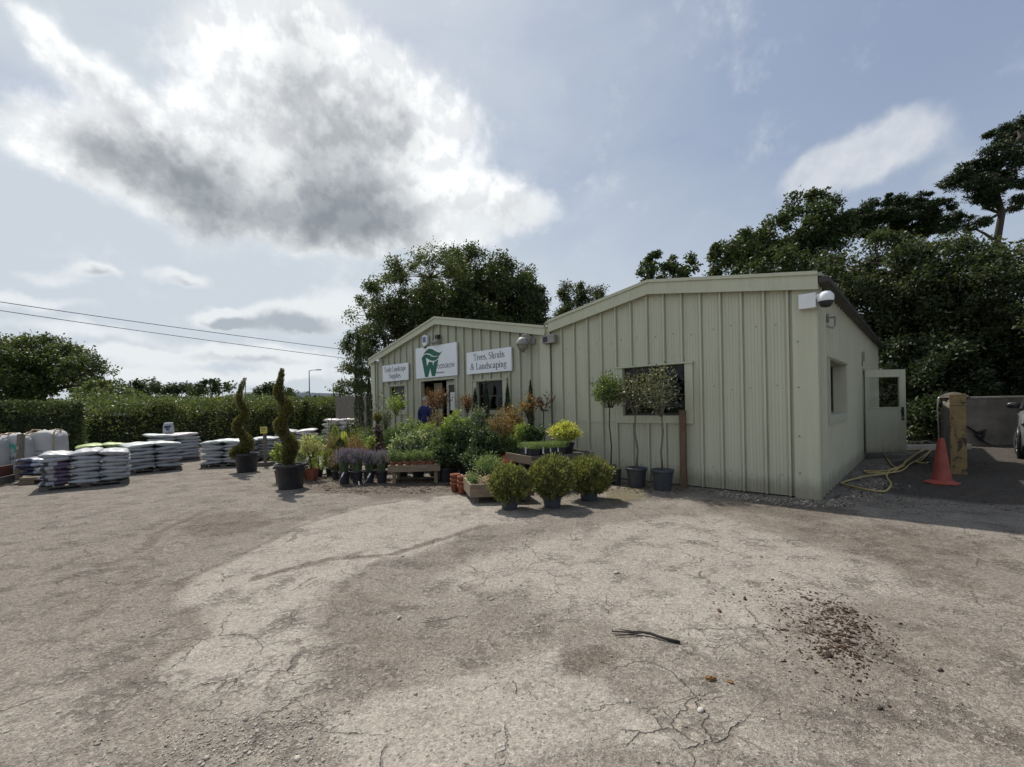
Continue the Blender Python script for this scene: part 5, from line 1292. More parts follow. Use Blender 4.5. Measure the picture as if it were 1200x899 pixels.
mb = MB(); mb.box(-1.3, .60, .02, .06, .203, .42); mb.box(.55, .59, .0605, 1.0, .203, .42); mb.build('red_board', M_REDW, t, bevel=.004)
mb = MB(); mb.box(-1.3, .5, .08, 1.0, .0, .36); mb.build('soil', M_SOIL, t)

# ------------------------------------------------------------------ spiral topiaries
def topiary(label, px, py, pr, ph, top, pts, seed):
    Z = G(px, py).y + pr * .7; p = AT(px, 476, Z); t = thing('spiral_topiary', label, 'topiary', (p.x, Z, 0), 0, 'spiral topiaries in big tubs'); rng = np.random.default_rng(seed)
    pm = MB(); pm.lathe([(0, 0), (pr * .8, 0), (pr * .82, .02), (pr * .97, ph * .86), (pr * 1.04, ph * .87), (pr * 1.06, ph), (pr * 1.0, ph), (pr * .96, ph * .9)], 28); pm.mi = 1; pm.lathe([(pr * .97, ph * .91), (0, ph * .95)], 20)
    po = pm.build('tub', [M_BLACKP, M_SOIL], t, True)
    for sx in (-1, 1):
        m = MB(); m.box(sx * pr * .99 - .05, sx * pr * .99 + .05, -.06, .06, ph * .8, ph * .9); m.build('tub_handle', M_BLACKP, po, bevel=.01)
    C = []
    for i, (x, y, r) in enumerate(pts):
        q = AT(x, y, Z); C.append((q.x - p.x, q.z, r / FPX * Z))
    n = len(C); xs = np.array([c[0] for c in C]); zs = np.array([c[1] for c in C]); rs = np.array([c[2] for c in C])
    s = np.linspace(0, 1, n); N = 21000; uu = np.linspace(0, 1, 400); ww_ = np.cumsum(np.interp(uu, s, rs) ** 1.7); u = np.interp(rng.uniform(0, 1, N), ww_ / ww_[-1], uu)
    axis = np.interp(u, s, np.linspace(xs[:4].mean(), xs[-4:].mean(), n)); cx = np.interp(u, s, xs); cz = np.interp(u, s, zs); cr_ = np.interp(u, s, rs)
    # the coil also swings in depth, a quarter turn out of step with its sideways swing
    ds = np.gradient(xs) / np.maximum(.02, np.abs(np.gradient(zs))); amp = .10; dep = np.interp(u, s, np.convolve(np.clip(ds, -1.5, 1.5), np.ones(3) / 3, 'same')) * amp
    d = unit(rng.normal(size=(N, 3))); rad = cr_ * (1.0 + .13 * np.sin(u * 55) * np.sin(u * 23 + 1)) * rng.uniform(.25, 1.0, N) ** .4 * (1 + rng.normal(size=N) * .05)
    P = np.stack([cx, dep, cz], 1) + d * rad[:, None] * np.array([[1, 1, .8]])
    lv = Leaves(); lv.add(*cards(P, .036 * rng.uniform(.6, 1.3, N), rng, d * 1.3 + np.array([[0, 0, .5]]), .45)); lv.build('clipped_spiral', LM['spiral'], t)
    m = MB(); m.tube([(0, 0, ph * .8), (axis.mean() * .5, 0, 1.0), (xs[0], 0, zs[0] - .1)], [.022, .018, .008], 8); m.build('trunk', M_STEM, t, True)
    return t
def c3(l): return [(225 + x / 5.62, 430 + y / 5.62, r / 5.62) for x, y, r in l]
topiary('spiral topiary farther back, in the left black tub', 288, 554, .265, .46, 443, c3([(352, 76, 9), (343, 105, 16), (330, 140, 19), (315, 175, 21), (308, 210, 23), (318, 245, 26), (338, 272, 30), (352, 298, 31), (350, 325, 31), (325, 350, 34), (302, 378, 34), (298, 410, 32), (310, 438, 36), (340, 465, 40), (362, 492, 44), (365, 525, 46), (340, 548, 52), (308, 560, 48), (300, 580, 40)]), 1)
topiary('taller spiral topiary nearer the camera, beside the terracotta pot', 339, 574, .27, .47, 432, c3([(594, 18, 13), (592, 50, 18), (588, 85, 23), (575, 120, 27), (567, 155, 30), (566, 188, 32), (580, 215, 36), (610, 240, 42), (628, 270, 42), (630, 305, 38), (612, 335, 36), (588, 362, 38), (580, 395, 42), (590, 430, 44), (615, 462, 46), (640, 495, 50), (652, 530, 52), (645, 565, 52), (632, 600, 46), (640, 635, 40)]), 2)

# sign on a post
p = G(311, 546); t = thing('post_sign', 'small yellow card on a timber post between the two topiaries', 'sign', (p.x, p.y, 0), -.1); k = p.y / FPX
mb = MB(); mb.box(-.035, .035, -.035, .035, .1, ztop(311, 507, p.y)); mb.build('post', M_POSTG, t, bevel=.004)
z1 = ztop(311, 507, p.y); mb = MB(); mb.box(-.1, .1, -.05, -.036, z1 - .02, z1 + .16); mb.build('card', M_YELLOW, t)
mb = MB()
for q in range(3): mb.box(-.07, .07 - q * .02, -.053, -.0505, z1 + .11 - q * .04, z1 + .125 - q * .04)
mb.build('lettering', M_INK, t)
mb = MB(); mb.box(-.17, .17, -.17, .17, 0, .11); mb.build('base_block', M_WOODG, t, bevel=.01)

# ------------------------------------------------------------------ potted plants, benches and trays
SQ = lambda r, h: (r, h, M_BLACKP, True)
BP = lambda r, h: (r, h, M_BLACKP)
plant('potted_standard', 'small cream-leaved standard in a square terracotta pot', 'potted plant', 363, 9.75, 509, 27, 'cream', 'standard', (.12, .24, M_TERRA, True), crown_z=ztop(363, 537, 9.75), shoots=40, per=34, leaf=.045, spread=.035, start=.3, flat=.45, sr=.012)
plant('potted_shrub', 'bright green broad-leaved shrub behind the taller topiary tub', 'shrub', 328, 9.5, 518, 22, 'lime', 'bush', BP(.13, .25), shoots=22, per=22, leaf=.09, aspect=.45)
plant('potted_shrub', 'low dark green fern-like plant right of the taller topiary tub', 'shrub', 350, 9.6, 538, 20, 'green', 'bush', BP(.1, .18), shoots=24, per=24, leaf=.06, aspect=.3)
mt = G(378, 551); t = thing('ground_mat', 'pale green worn mat lying behind the terracotta pot', 'mat', (mt.x, mt.y, .0)); mb = MB()
q = [G(a, b) - mt for a, b in ((359, 546), (372, 541), (390, 540), (394, 552), (380, 557), (364, 554))]; mb.add([(v.x, v.y, .012) for v in q] + [(v.x, v.y, .03) for v in q], [(0, 5, 4, 3, 2, 1), (6, 7, 8, 9, 10, 11)] + [(i, (i + 1) % 6, (i + 1) % 6 + 6, i + 6) for i in range(6)]); mb.build('mat_sheet', M_MAT, t)
lavs = [('leftmost', 402, 9.15), ('second from left', 417, 9.2), ('third from left', 431, 9.25), ('rightmost', 446, 9.2)]
for lab, px, Z in lavs:
    plant('lavender_pot', 'purple flowering lavender in a black pot, %s of four in a row' % lab, 'lavender', px, Z, 526 + (px % 3), 24, 'lavleaf', 'blades', BP(.115, .24), group='lavender pots in a row', n=520, w=.007, lean=.9, flowers='lavfl')
for i, (px, py) in enumerate(((400, 556), (431, 557), (421, 567))):
    p = G(px, 567) ; Zl = p.y - .16; q = AT(px, py, Zl); t = thing('plant_label', ['white plant label tilted on the leftmost lavender pot', 'white plant label on the third lavender pot', 'white price label low between the middle lavender pots'][i], 'label', (q.x, Zl, q.z - .05), 0, 'labels on the lavender pots')
    mb = MB(); mb.M = Matrix.Rotation(.5 if i < 2 else -.1, 4, 'Y'); mb.box(-.014, .014, -.003, 0, 0, .10); mb.build('tag', M_LABEL, t); mb = MB(); mb.M = Matrix.Rotation(.5 if i < 2 else -.1, 4, 'Y'); mb.box(-.003, .003, -.002, 0.001, -.1, -.0005); mb.build('stake', M_LABEL, t)

DG = 'plants in the display left of the timber table'
plant('potted_shrub', 'rust brown feathery shrub behind the lavender', 'shrub', 414, 9.9, 521, 40, 'rust', 'bush', BP(.13, .22), group=DG, shoots=60, per=36, leaf=.035, aspect=.35, spread=.05)
plant('potted_shrub', 'low olive-brown shrub left of the rust feathery one', 'shrub', 393, 9.8, 530, 22, 'bronze', 'bush', BP(.11, .18), group=DG, shoots=34, per=28, leaf=.03, aspect=.4)
plant('dwarf_conifer', 'small clipped green ball above the pale mat', 'conifer', 385, 10.3, 526, 13, 'thuja', 'ball', BP(.09, .16), group=DG, n=1500, leaf=.035)
plant('dwarf_conifer', 'yellow green cushion beside the clipped green ball', 'conifer', 372, 10.2, 527, 18, 'lime', 'ball', BP(.1, .16), group=DG, n=1600, leaf=.04)
plant('dwarf_conifer', 'small golden cone conifer in the display', 'conifer', 392, 11.3, 499, 13, 'lime', 'spire', BP(.1, .3), group=DG, n=1400, leaf=.045)
plant('dwarf_conifer', 'dark green pointed conifer beneath the bronze bush', 'conifer', 398, 10.5, 514, 16, 'yew', 'spire', BP(.1, .2), group=DG, n=1500, leaf=.04)
plant('grassy_plant', 'golden upright grassy plant in the display', 'potted plant', 403, 10.9, 505, 16, 'gold', 'blades', BP(.1, .25), group=DG, n=240, w=.018, lean=.5)
plant('potted_shrub', 'yellow green heather spread across the display middle', 'shrub', 418, 11.2, 504, 34, 'lime', 'bush', BP(.13, .3), group=DG, shoots=60, per=30, leaf=.035, aspect=.35)
plant('potted_shrub', 'orange brown bush between yellow heather and rust shrub', 'shrub', 414, 10.6, 511, 22, 'orange', 'bush', BP(.12, .25), group=DG, shoots=44, per=30, leaf=.035)
plant('potted_shrub', 'bronze tinted heather with pinkish flat heads at left', 'shrub', 388, 10.9, 511, 26, 'bronze', 'bush', BP(.12, .28), group=DG, shoots=44, per=26, leaf=.035)
plant('potted_shrub', 'lime broad-leaved plant left of the purple column', 'shrub', 436, 10.4, 511, 16, 'lime', 'bush', BP(.11, .25), group=DG, shoots=20, per=18, leaf=.08, aspect=.6)
plant('potted_shrub', 'dark leafy shrub under the pinkish stack by the fence', 'shrub', 386, 12.4, 497, 32, 'silver', 'bush', BP(.14, .3), group=DG, shoots=44, per=26, leaf=.07, aspect=.3)
plant('potted_shrub', 'dark green shrub before the board fence', 'shrub', 410, 12.8, 494, 28, 'dark', 'bush', BP(.14, .3), group=DG, shoots=40, per=30, leaf=.06)
plant('potted_shrub', 'mid green shrub beside the topiary column', 'shrub', 432, 12.0, 502, 26, 'green', 'bush', BP(.13, .3), group=DG, shoots=44, per=28, leaf=.05)
plant('potted_shrub', 'white flowering plant between taller topiary and cream standard', 'shrub', 352, 10.6, 522, 22, 'variegated', 'bush', BP(.12, .25), group=DG, shoots=34, per=26, leaf=.05)
plant('potted_shrub', 'yellowish leafy shrub behind the cream standard', 'shrub', 366, 11.6, 510, 30, 'green', 'bush', BP(.13, .25), group=DG, shoots=44, per=28, leaf=.06)
plant('italian_cypress', 'tallest thin dark cypress before the board fence', 'cypress', 421, 13.6, 392, 11, 'yew', 'spire', BP(.17, .32), n=5200, leaf=.06)
plant('italian_cypress', 'slim dark cypress against the left corner of the farther shed', 'cypress', 433, 13.2, 440, 7, 'yew', 'spire', BP(.14, .28), n=2400, leaf=.055)
plant('ball_conifer', 'small round topiary ball on a short stem by the shed corner', 'topiary', 442.5, 11.4, 484, 13, 'spiral', 'standard', BP(.13, .25), crown_z=ztop(442, 497, 11.4), shoots=50, per=36, leaf=.03, flat=.5, start=.3, jit=.05, spread=.02)
plant('purple_shrub', 'upright deep purple shrub below the topiary ball', 'shrub', 443, 10.9, 496, 15, 'purple', 'bush', BP(.11, .22), shoots=34, per=34, leaf=.05, spread=.03, flat=.3)
plant('purple_shrub', 'low deep purple leafy plant behind the lavender', 'shrub', 444, 9.8, 519, 17, 'purple', 'bush', BP(.1, .2), shoots=28, per=26, leaf=.055)
plant('climbing_rose', 'sparse silvery shrub against the left end of the farther shed', 'shrub', 447, 12.9, 462, 22, 'silver', 'bush', BP(.13, .28), shoots=16, per=22, leaf=.06, start=.5, spread=.07)
plant('young_tree', 'young tree with bright green top before the left shed window', 'tree', 463, 12.3, 462, 22, 'lime', 'standard', BP(.14, .3), crown_z=ztop(463, 487, 12.3), shoots=26, per=22, leaf=.07, spread=.07, flat=.4)
plant('young_tree', 'slender grey-leaved sapling left of the table', 'tree', 452, 11.6, 478, 18, 'silver', 'standard', BP(.12, .25), crown_z=ztop(452, 505, 11.6), shoots=18, per=20, leaf=.055, spread=.06)

# timber table with terracotta pots
tp = AT(456, 476, 8.95); th_ = .35; t = thing('plant_table', 'low timber table holding the row of terracotta pots', 'table', (tp.x, 8.95, 0), math.radians(4))
TL = .98; mb = MB()
mb.box(-.05, TL, -.02, .015, th_ - .11, th_ + .02); mb.box(-.05, TL, .60, .635, th_ - .11, th_ + .02); mb.box(-.05, -.015, .0155, .5995, th_ - .11, th_ + .02); mb.box(TL - .035, TL, .0155, .5995, th_ - .11, th_ + .02); mb.build('side_board', M_WOOD, t, bevel=.004)
mb = MB()
for k in range(5): mb.box(-.014, TL - .036, .02 + k * .116, .125 + k * .116, th_ - .05, th_ - .03)
mb.build('slatted_top', M_WOOD, t)
for x, y in ((.03, .03), (TL - .13, .03), (.03, .53), (TL - .13, .53)):
    mb = MB(); mb.box(x, x + .07, y, y + .06, 0, th_ - .0515); mb.build('leg', M_WOOD, t, bevel=.003)
hl = ['leftmost', 'second from left', 'third from left', 'third from right', 'second from right', 'rightmost']
for i in range(6):
    px = 459 + i * 9.1; Z = 9.06 + i * .012
    plant('herb_pot', 'green herb in a terracotta pot, %s on the timber table front' % hl[i], 'potted herb', px, Z, 526 + (i * 7 % 4), 14, 'herb', 'bush', (.062, .115, M_TERRA), base=th_ - .03, group='herbs in terracotta pots on the table', shoots=30, per=26, leaf=.03, aspect=.35, spread=.025, flat=.4)
vg = 'shrubs standing behind the timber table'
for lab, px, Z, top, w, col, kw in (
    ('white-edged shrub on the left behind the table herbs', 470, 10.0, 512, 32, 'variegated', dict(leaf=.055)),
    ('white-edged shrub in the middle behind the table herbs', 489, 9.9, 507, 34, 'variegated', dict(leaf=.055)),
    ('silvery white-edged shrub on the right behind the table herbs', 508, 10.1, 505, 30, 'silver', dict(leaf=.055)),
    ('taller yellow green shrub below the left shed window', 478, 11.2, 494, 40, 'herb', dict(leaf=.06)),
    ('yellow green shrub below the doorway left jamb', 500, 11.0, 495, 34, 'lime', dict(leaf=.05)),
    ('mid green shrub behind the topiary ball and table end', 459, 10.9, 503, 26, 'green', dict(leaf=.05))):
    plant('potted_shrub', lab, 'shrub', px, Z, top, w, col, 'bush', BP(.15, .28), group=vg, shoots=80, per=52, **kw)
plant('japanese_maple', 'small rust-red maple in front of the doorway', 'tree', 513, 12.0, 455, 30, 'rust', 'standard', BP(.17, .32), crown_z=ztop(513, 479, 12.0), shoots=34, per=44, leaf=.06, aspect=.35, spread=.07, flat=.35, sr=.02, bend=.06)
plant('potted_shrub', 'bronze green feathery shrub under the red maple', 'shrub', 511, 11.4, 484, 30, 'bronze', 'bush', BP(.15, .3), shoots=44, per=30, leaf=.045, spread=.05)
mg = 'shrubs massed before the right shed window'
for lab, px, Z, top, w, col, kw in (
    ('yellow green shrub directly before the doorway right jamb', 530, 10.4, 483, 34, 'lime', dict(leaf=.06, shoots=70)),
    ('tall leafy green shrub right of the timber table', 523, 9.7, 500, 38, 'green', dict(leaf=.06, shoots=80)),
    ('dark glossy shrub low beside the table right end', 522, 9.2, 524, 30, 'dark', dict(leaf=.07, shoots=60)),
    ('dense dark green shrub at the middle of the display', 545, 9.5, 499, 40, 'dark', dict(leaf=.06, shoots=90)),
    ('grey green shrub with pale leaf backs below the thin cypresses', 560, 10.2, 480, 32, 'silver', dict(leaf=.055, shoots=80)),
    ('dark shrub speckled with pale leaves above the wooden tray', 567, 8.9, 503, 40, 'dark', dict(leaf=.06, shoots=90)),
    ('olive bronze twiggy shrub left of the grey bench', 585, 9.3, 487, 36, 'bronze', dict(leaf=.05, shoots=80, aspect=.35)),
    ('orange tinted shrub against the right shed window', 598, 9.9, 477, 34, 'orange', dict(leaf=.06, shoots=60, aspect=.4)),
    ('green shrub behind the table and below the maple', 538, 11.2, 490, 30, 'herb', dict(leaf=.055, shoots=60)),
    ('deep green shrub filling the gap behind the wooden tray', 556, 8.6, 528, 34, 'dark', dict(leaf=.06, shoots=70)),
    ('dark shrub tucked between bench and bronze shrub', 597, 9.0, 512, 26, 'green', dict(leaf=.05, shoots=50))):
    plant('potted_shrub', lab, 'shrub', px, Z, top, w, col, 'bush', BP(.16, .28), group=mg, per=56, **kw)
plant('young_tree', 'young reddish leaved tree before the shed wall right of the doorway', 'tree', 548, 11.2, 464, 17, 'rust', 'standard', BP(.12, .28), crown_z=ztop(548, 484, 11.2), shoots=22, per=24, leaf=.055, spread=.05)
plant('young_tree', 'tall orange leaved sapling left of the joint between the sheds', 'tree', 619, 10.0, 466, 22, 'orange', 'standard', BP(.12, .28), crown_z=ztop(617, 490, 10.0), shoots=16, per=20, leaf=.07, spread=.06)
plant('young_tree', 'wispy sapling with a few large reddish leaves at the shed joint', 'tree', 637, 9.9, 463, 26, 'rust', 'standard', BP(.12, .28), crown_z=ztop(637, 482, 9.9), shoots=9, per=9, leaf=.10, spread=.06, aspect=.45)
for lab, px, top, Z in (('thin dark cypress left of the right shed window', 557, 455, 11.2), ('thin dark cypress before the right shed window, left part', 570, 447, 11.0), ('thin dark cypress at the right edge of the right shed window', 595, 450, 10.7), ('thin dark cypress below the globe lamp', 622, 446, 10.2)):
    plant('thin_cypress', lab, 'cypress', px, Z, top, 7.5, 'yew', 'spire', BP(.11, .25), group='thin cypresses against the farther shed', n=2300, leaf=.05)

# terracotta pots stacked by the tray
for i, (px, py, n, lab) in enumerate(((533, 577, 3, 'left'), (541.5, 580, 3, 'right'))):
    p = G(px, py); 
    for k in range(n):
        t = thing('terracotta_pot', ['lowest', 'middle', 'topmost'][k] + ' empty terracotta pot of the %s small stack by the tray' % lab, 'pot', (p.x, p.y + .08, k * .075), .3 * k, 'empty terracotta pots stacked by the tray')
        m = MB(); m.lathe([(.0, 0), (.065, 0), (.078, .12), (.078, .122), (.088, .125), (.09, .165), (.083, .167), (.07, .03), (.0, .02)], 18); m.build('pot_body', M_TERRA, t, True)

# wooden tray
p = G(551, 591); hb = .30; t = thing('plant_tray', 'low open timber tray on feet holding small alpine pots', 'planter', (p.x, p.y, 0), math.radians(4))
ux = 1.0; D_ = 1.15; sk = -.17
mb = MB(); z0, z1 = .10, hb
def sbox(x0, x1, y0, y1, a, b):
    mb.add([(x0 + sk * y0, y0, a), (x1 + sk * y0, y0, a), (x1 + sk * y1, y1, a), (x0 + sk * y1, y1, a), (x0 + sk * y0, y0, b), (x1 + sk * y0, y0, b), (x1 + sk * y1, y1, b), (x0 + sk * y1, y1, b)], [(3, 2, 1, 0), (4, 5, 6, 7), (0, 1, 5, 4), (1, 2, 6, 5), (2, 3, 7, 6), (3, 0, 4, 7)])
sbox(0, ux, 0, .035, z0, z1); mb.build('front_board', M_WOOD, t, bevel=.004); mb = MB(); sbox(0, .035, .0355, D_, z0, z1); mb.build('side_board', M_WOOD, t, bevel=.004); mb = MB(); sbox(ux - .035, ux, .0355, D_, z0, z1); mb.build('side_board', M_WOOD, t, bevel=.004)
mb = MB(); sbox(.036, ux - .036, .036, D_, z0 + .02, z0 + .04); mb.build('tray_floor', M_WOODG, t)
for x, y in ((.06, .05), (ux - .14, .05), (.06, D_ - .15), (ux - .14, D_ - .15)): mb = MB(); sbox(x, x + .08, y, y + .08, 0, z0 - .002); mb.build('foot', M_WOODG, t)
tb = z0 + .04
for lab, dx, dy, top, w, col, kw in (
    ('small green alpine at the near left of the tray', .1, .2, .33, .16, 'herb', dict(leaf=.03, shoots=24, per=20)),
    ('pale pink flowering alpine at the near middle of the tray', .26, .18, .30, .17, 'pinkfl', dict(leaf=.028, shoots=30, per=16)),
    ('small dark green alpine at the near right of the tray', .45, .2, .34, .18, 'dark', dict(leaf=.035, shoots=24, per=20)),
    ('white-edged alpine in the second row of the tray', .05, .5, .32, .17, 'variegated', dict(leaf=.03, shoots=24, per=20)),
    ('mound of fresh green leaves standing in the tray', .36, .62, .62, .5, 'herb', dict(leaf=.035, shoots=90, per=36, aspect=.3)),
    ('red flowering mound at the right of the tray', .66, .75, .52, .28, 'redfl', dict(leaf=.035, shoots=40, per=20)),
    ('grey leaved cushion behind the near ball shrub in the tray', .7, .3, .3, .22, 'silver', dict(leaf=.03, shoots=24, per=20))):
    q = p + Vector((dx + sk * dy, dy, 0)); px_ = 600 + FPX * q.x / q.y
    r0 = thing('alpine_pot', lab, 'potted plant', (q.x, q.y, tb), 0, 'small pots in the timber tray'); rng = np.random.default_rng(int(dx * 100 + dy * 1000)); pot_mb(.07 if top < .4 else .12, .12 if top < .4 else .2, True).build('pot', [M_BLACKP, M_SOIL], r0)
    lv, st = shoot_bush(rng, top - tb + .08, w / 2, .11, **kw); lv.build('foliage', LM[col], r0); st.build('stem', M_STEM, r0, True)

# grey bench with thyme, skimmia and choisya
pA = Vector((.33, 7.85)); bd = Vector((1.18, .68)).normalized(); rz = math.atan2(bd.y, bd.x); BL = 1.38; BD = .95; bt = .62
t = thing('plant_bench', 'grey weathered timber bench by the wall behind the ball shrubs', 'bench', (pA.x, pA.y, 0), rz)
mb = MB(); mb.box(0, BL * .485, 0, .03, bt - .15, bt); mb.build('front_board', M_WOODG, t, bevel=.004); mb = MB(); mb.box(BL * .49, BL, 0, .03, bt - .13, bt - .01); mb.build('front_board', M_WOODG, t, bevel=.004)
mb = MB(); mb.box(0, .03, .031, BD, bt - .15, bt); mb.build('end_board', M_WOOD, t, bevel=.004); mb = MB(); mb.box(BL - .03, BL, .031, BD, bt - .15, bt); mb.build('end_board', M_WOODG, t, bevel=.004)
mb = MB()
for k in range(7): mb.box(.031, BL - .031, .04 + k * .128, .155 + k * .128, bt - .06, bt - .04)
mb.build('slatted_top', M_WOODG, t)
for x, y in ((.05, .04), (BL * .49, .04), (BL - .12, .04), (.05, BD - .1), (BL - .12, BD - .1)): mb = MB(); mb.box(x, x + .07, y, y + .07, 0, bt - .061); mb.build('leg', M_WOODG, t)
def onb(x, y): return Vector((pA.x + bd.x * x - bd.y * y, pA.y + bd.y * x + bd.x * y, bt - .04))
tl = ['leftmost', 'second', 'third', 'fourth']
for r_ in range(2):
    for i in range(4):
        q = onb(.12 + i * .19, .14 + r_ * .24); g = thing('thyme_pot', 'mat of fine green thyme in a black pot, %s in the bench %s row' % (tl[i], ['front', 'rear'][r_]), 'potted plant', q, rz, 'thyme pots on the grey bench'); rng = np.random.default_rng(300 + i + r_ * 9)
        pot_mb(.085, .15, True).build('pot', [M_BLACKP, M_SOIL], g); n = 900
        P = np.stack([rng.uniform(-.12, .12, n), rng.uniform(-.13, .13, n), .16 + rng.uniform(0, .10, n) ** 1.0], 1); lv = Leaves(); lv.add(*cards(P, .03, rng, np.tile([[0, 0, .8]], (n, 1)), .3)); lv.build('foliage', LM['herb'], g)
for i, (px, py, lab) in enumerate(((616, 528, 'first'), (636.5, 528, 'second'), (645, 526, 'third'), (654, 526, 'fourth'))):
    q = onb(.05 + i * .2, .03); v = AT(px, py, q.y - .0); g = thing('plant_label', 'white label hanging from the bench thyme pots, %s from left' % lab, 'label', (v.x, q.y, v.z - .06), rz, 'white labels along the grey bench')
    m = MB(); m.box(-.014, .014, -.003, 0, 0, .12); m.build('tag', M_LABEL, g); m = MB(); m.box(-.002, .002, -.002, .001, .1205, .16); m.build('tie', M_LABEL, g)
def bplant(name, label, x, y, top, w, col, pot, **kw):
    q = onb(x, y); g = thing(name, label, 'shrub', q, 0, 'shrubs on the grey bench'); rng = np.random.default_rng(int(x * 1000)); pot_mb(pot[0], pot[1]).build('pot', [M_BLACKP, M_SOIL], g, smooth=True)
    lv, st = shoot_bush(rng, top, w / 2, pot[1] * .9, **kw); lv.build('foliage', LM[col], g); st.build('stem', M_STEM, g, True)
bplant('skimmia_bush', 'dark green leafy shrub at the back of the grey bench', .48, .72, .50, .44, 'dark', (.12, .2), shoots=60, per=30, leaf=.065)
bplant('skimmia_bush', 'lime tipped shrub behind the bench, left of the golden one', .30, .80, .56, .34, 'lime', (.1, .2), shoots=36, per=26, leaf=.06)
bplant('golden_choisya', 'bright golden yellow shrub in a wide black pot on the bench', 1.02, .42, .56, .60, 'gold', (.19, .2), shoots=110, per=34, leaf=.055, aspect=.5, spread=.04)

# clipped thuja balls at the front
for lab, px, Z, top, w, pr, ph in (('leftmost and smallest yellow green ball conifer at the front', 595, 6.62, 546, 45, .145, .2), ('middle and tallest ball conifer at the front', 645, 6.7, 535, 52, .155, .22), ('rightmost ball conifer, wide and spilling over its pot', 688, 7.15, 536, 54, .16, .2)):
    plant('ball_conifer', lab, 'conifer', px, Z, top, w, 'thuja', 'ball', (pr, ph * 1.05, M_GREYP), group='ball conifers at the front of the display', n=12000, leaf=.055, aspect=.33, drop=.07)

# trees in pots by the nearer shed wall
WG = 'potted trees along the nearer shed wall'
plant('potted_tree', 'round green bay tree on a thin stem, left of the two olives', 'potted tree', 714.5, 8.55, 441, 46, 'bay', 'standard', BP(.10, .36), crown_z=ztop(714, 478, 8.55), group=WG, shoots=80, per=42, leaf=.06, aspect=.42, flat=.42, start=.25, spread=.04, sr=.013)
olive = dict(shoots=34, per=28, leaf=.066, aspect=.34, flat=.4, start=.3, spread=.06, base_r=.1, jit=.22, sr=.017)
plant('potted_tree', 'grey leaved olive tree before the left half of the window', 'potted tree', 744.5, 8.22, 436, 42, 'olive', 'standard', (.185, .35, M_GREYP), crown_z=ztop(744, 487, 8.22), group=WG, stem=M_STEMG, bend=.03, **olive)
plant('potted_tree', 'grey leaved olive tree before the right half of the window', 'potted tree', 775, 7.85, 432, 58, 'olive', 'standard', (.185, .36, M_GREYP), crown_z=ztop(775, 488, 7.85), group=WG, stem=M_STEMG, bend=-.02, **dict(olive, shoots=42))
q = AT(714.5, 476, 8.55); 
g = thing('timber_post', 'brown square timber post beside the nearer shed window', 'post', BW(-1.99, -.15), BA + .1)
m = MB(); zp = ztop(802, 481, 8.05); m.box(-.05, .05, -.05, .05, -.04, zp); m.build('post_body', M_POST, g, bevel=.006); m = MB(); m.box(-.048, .048, -.048, .048, zp + .0005, zp + .006); m.build('post_cap', M_POSTG, g)
plant('grassy_plant', 'tuft of pale grass at the foot of the bay tree pot', 'grass tuft', 722, 8.42, 548, 12, 'cream', 'blades', BP(.07, .30), n=120, w=.01, lean=.8)

# person at the doorway
def skin_chain(name, verts, edges, radii, mat, parent, sub=2):
    me = bpy.data.meshes.new(name); me.from_pydata(verts, edges, []); me.materials.append(mat)
    o = bpy.data.objects.new(name, me); COL.objects.link(o); o.parent = parent
    sk_ = o.modifiers.new('skin', 'SKIN'); sk_.use_smooth_shade = True
    if not me.skin_vertices: me.skin_vertices.new(name='')
    for v, r in zip(me.skin_vertices[0].data, radii): v.radius = r if hasattr(r, '__len__') else (r, r)
    me.skin_vertices[0].data[0].use_root = True
    s = o.modifiers.new('sub', 'SUBSURF'); s.levels = sub; s.render_levels = sub
    return o
px_ = AT(500, 476, 12.85); per = thing('person', 'person with pale hair in a blue top standing at the doorway behind the maple', 'person', (px_.x, 12.75, 0), math.radians(150))
hh_ = ztop(500, 465, 12.75); f = hh_ / 1.72
V = [(0, 0, .95), (0, 0, 1.12), (0, -.01, 1.32), (0, 0, 1.43), (0, .0, 1.50), (0, .02, 1.58), (0, .02, 1.67),
     (.1, 0, .9), (.11, .0, .5), (.11, .02, .08), (.11, .14, .03), (-.1, 0, .9), (-.11, 0, .5), (-.11, .02, .08), (-.11, .14, .03),
     (.19, 0, 1.39), (.25, -.02, 1.1), (.24, .12, .9), (.24, .16, .82), (-.19, 0, 1.39), (-.25, -.02, 1.1), (-.24, .12, .9), (-.24, .16, .82)]
E = [(0, 1), (1, 2), (2, 3), (3, 4), (4, 5), (5, 6), (0, 7), (7, 8), (8, 9), (9, 10), (0, 11), (11, 12), (12, 13), (13, 14), (3, 15), (15, 16), (16, 17), (17, 18), (3, 19), (19, 20), (20, 21), (21, 22)]
R_ = [(.15, .11), (.14, .1), (.16, .11), (.12, .09), .055, .085, .075, .09, .06, .045, .04, .09, .06, .045, .04, .06, .045, .035, .035, .06, .045, .035, .035]
V = [(a, b, c * f) for a, b, c in V]
skin_chain('body', V, E, R_, M_SKIN, per)
skin_chain('blue_top', [V[i] for i in (0, 1, 2, 3, 15, 16, 17, 19, 20, 21)] + [(0, .0, 1.50 * f)], [(0, 1), (1, 2), (2, 3), (3, 4), (4, 5), (5, 6), (3, 7), (7, 8), (8, 9), (3, 10)], [(.175, .135), (.165, .125), (.19, .145), (.175, .135), .1, .07, .055, .1, .07, .055, .08], M_JACKET, per)
skin_chain('trousers', [V[i] for i in (0, 7, 8, 9, 11, 12, 13)], [(0, 1), (1, 2), (2, 3), (0, 4), (4, 5), (5, 6)], [(.16, .12), .11, .08, .065, .11, .08, .065], M_TROUSER, per)
m = MB(); m.ell((0, .0, 1.635 * f), (.098, .108, .10), 14, 10); m.build('hair', M_HAIR, per, True)
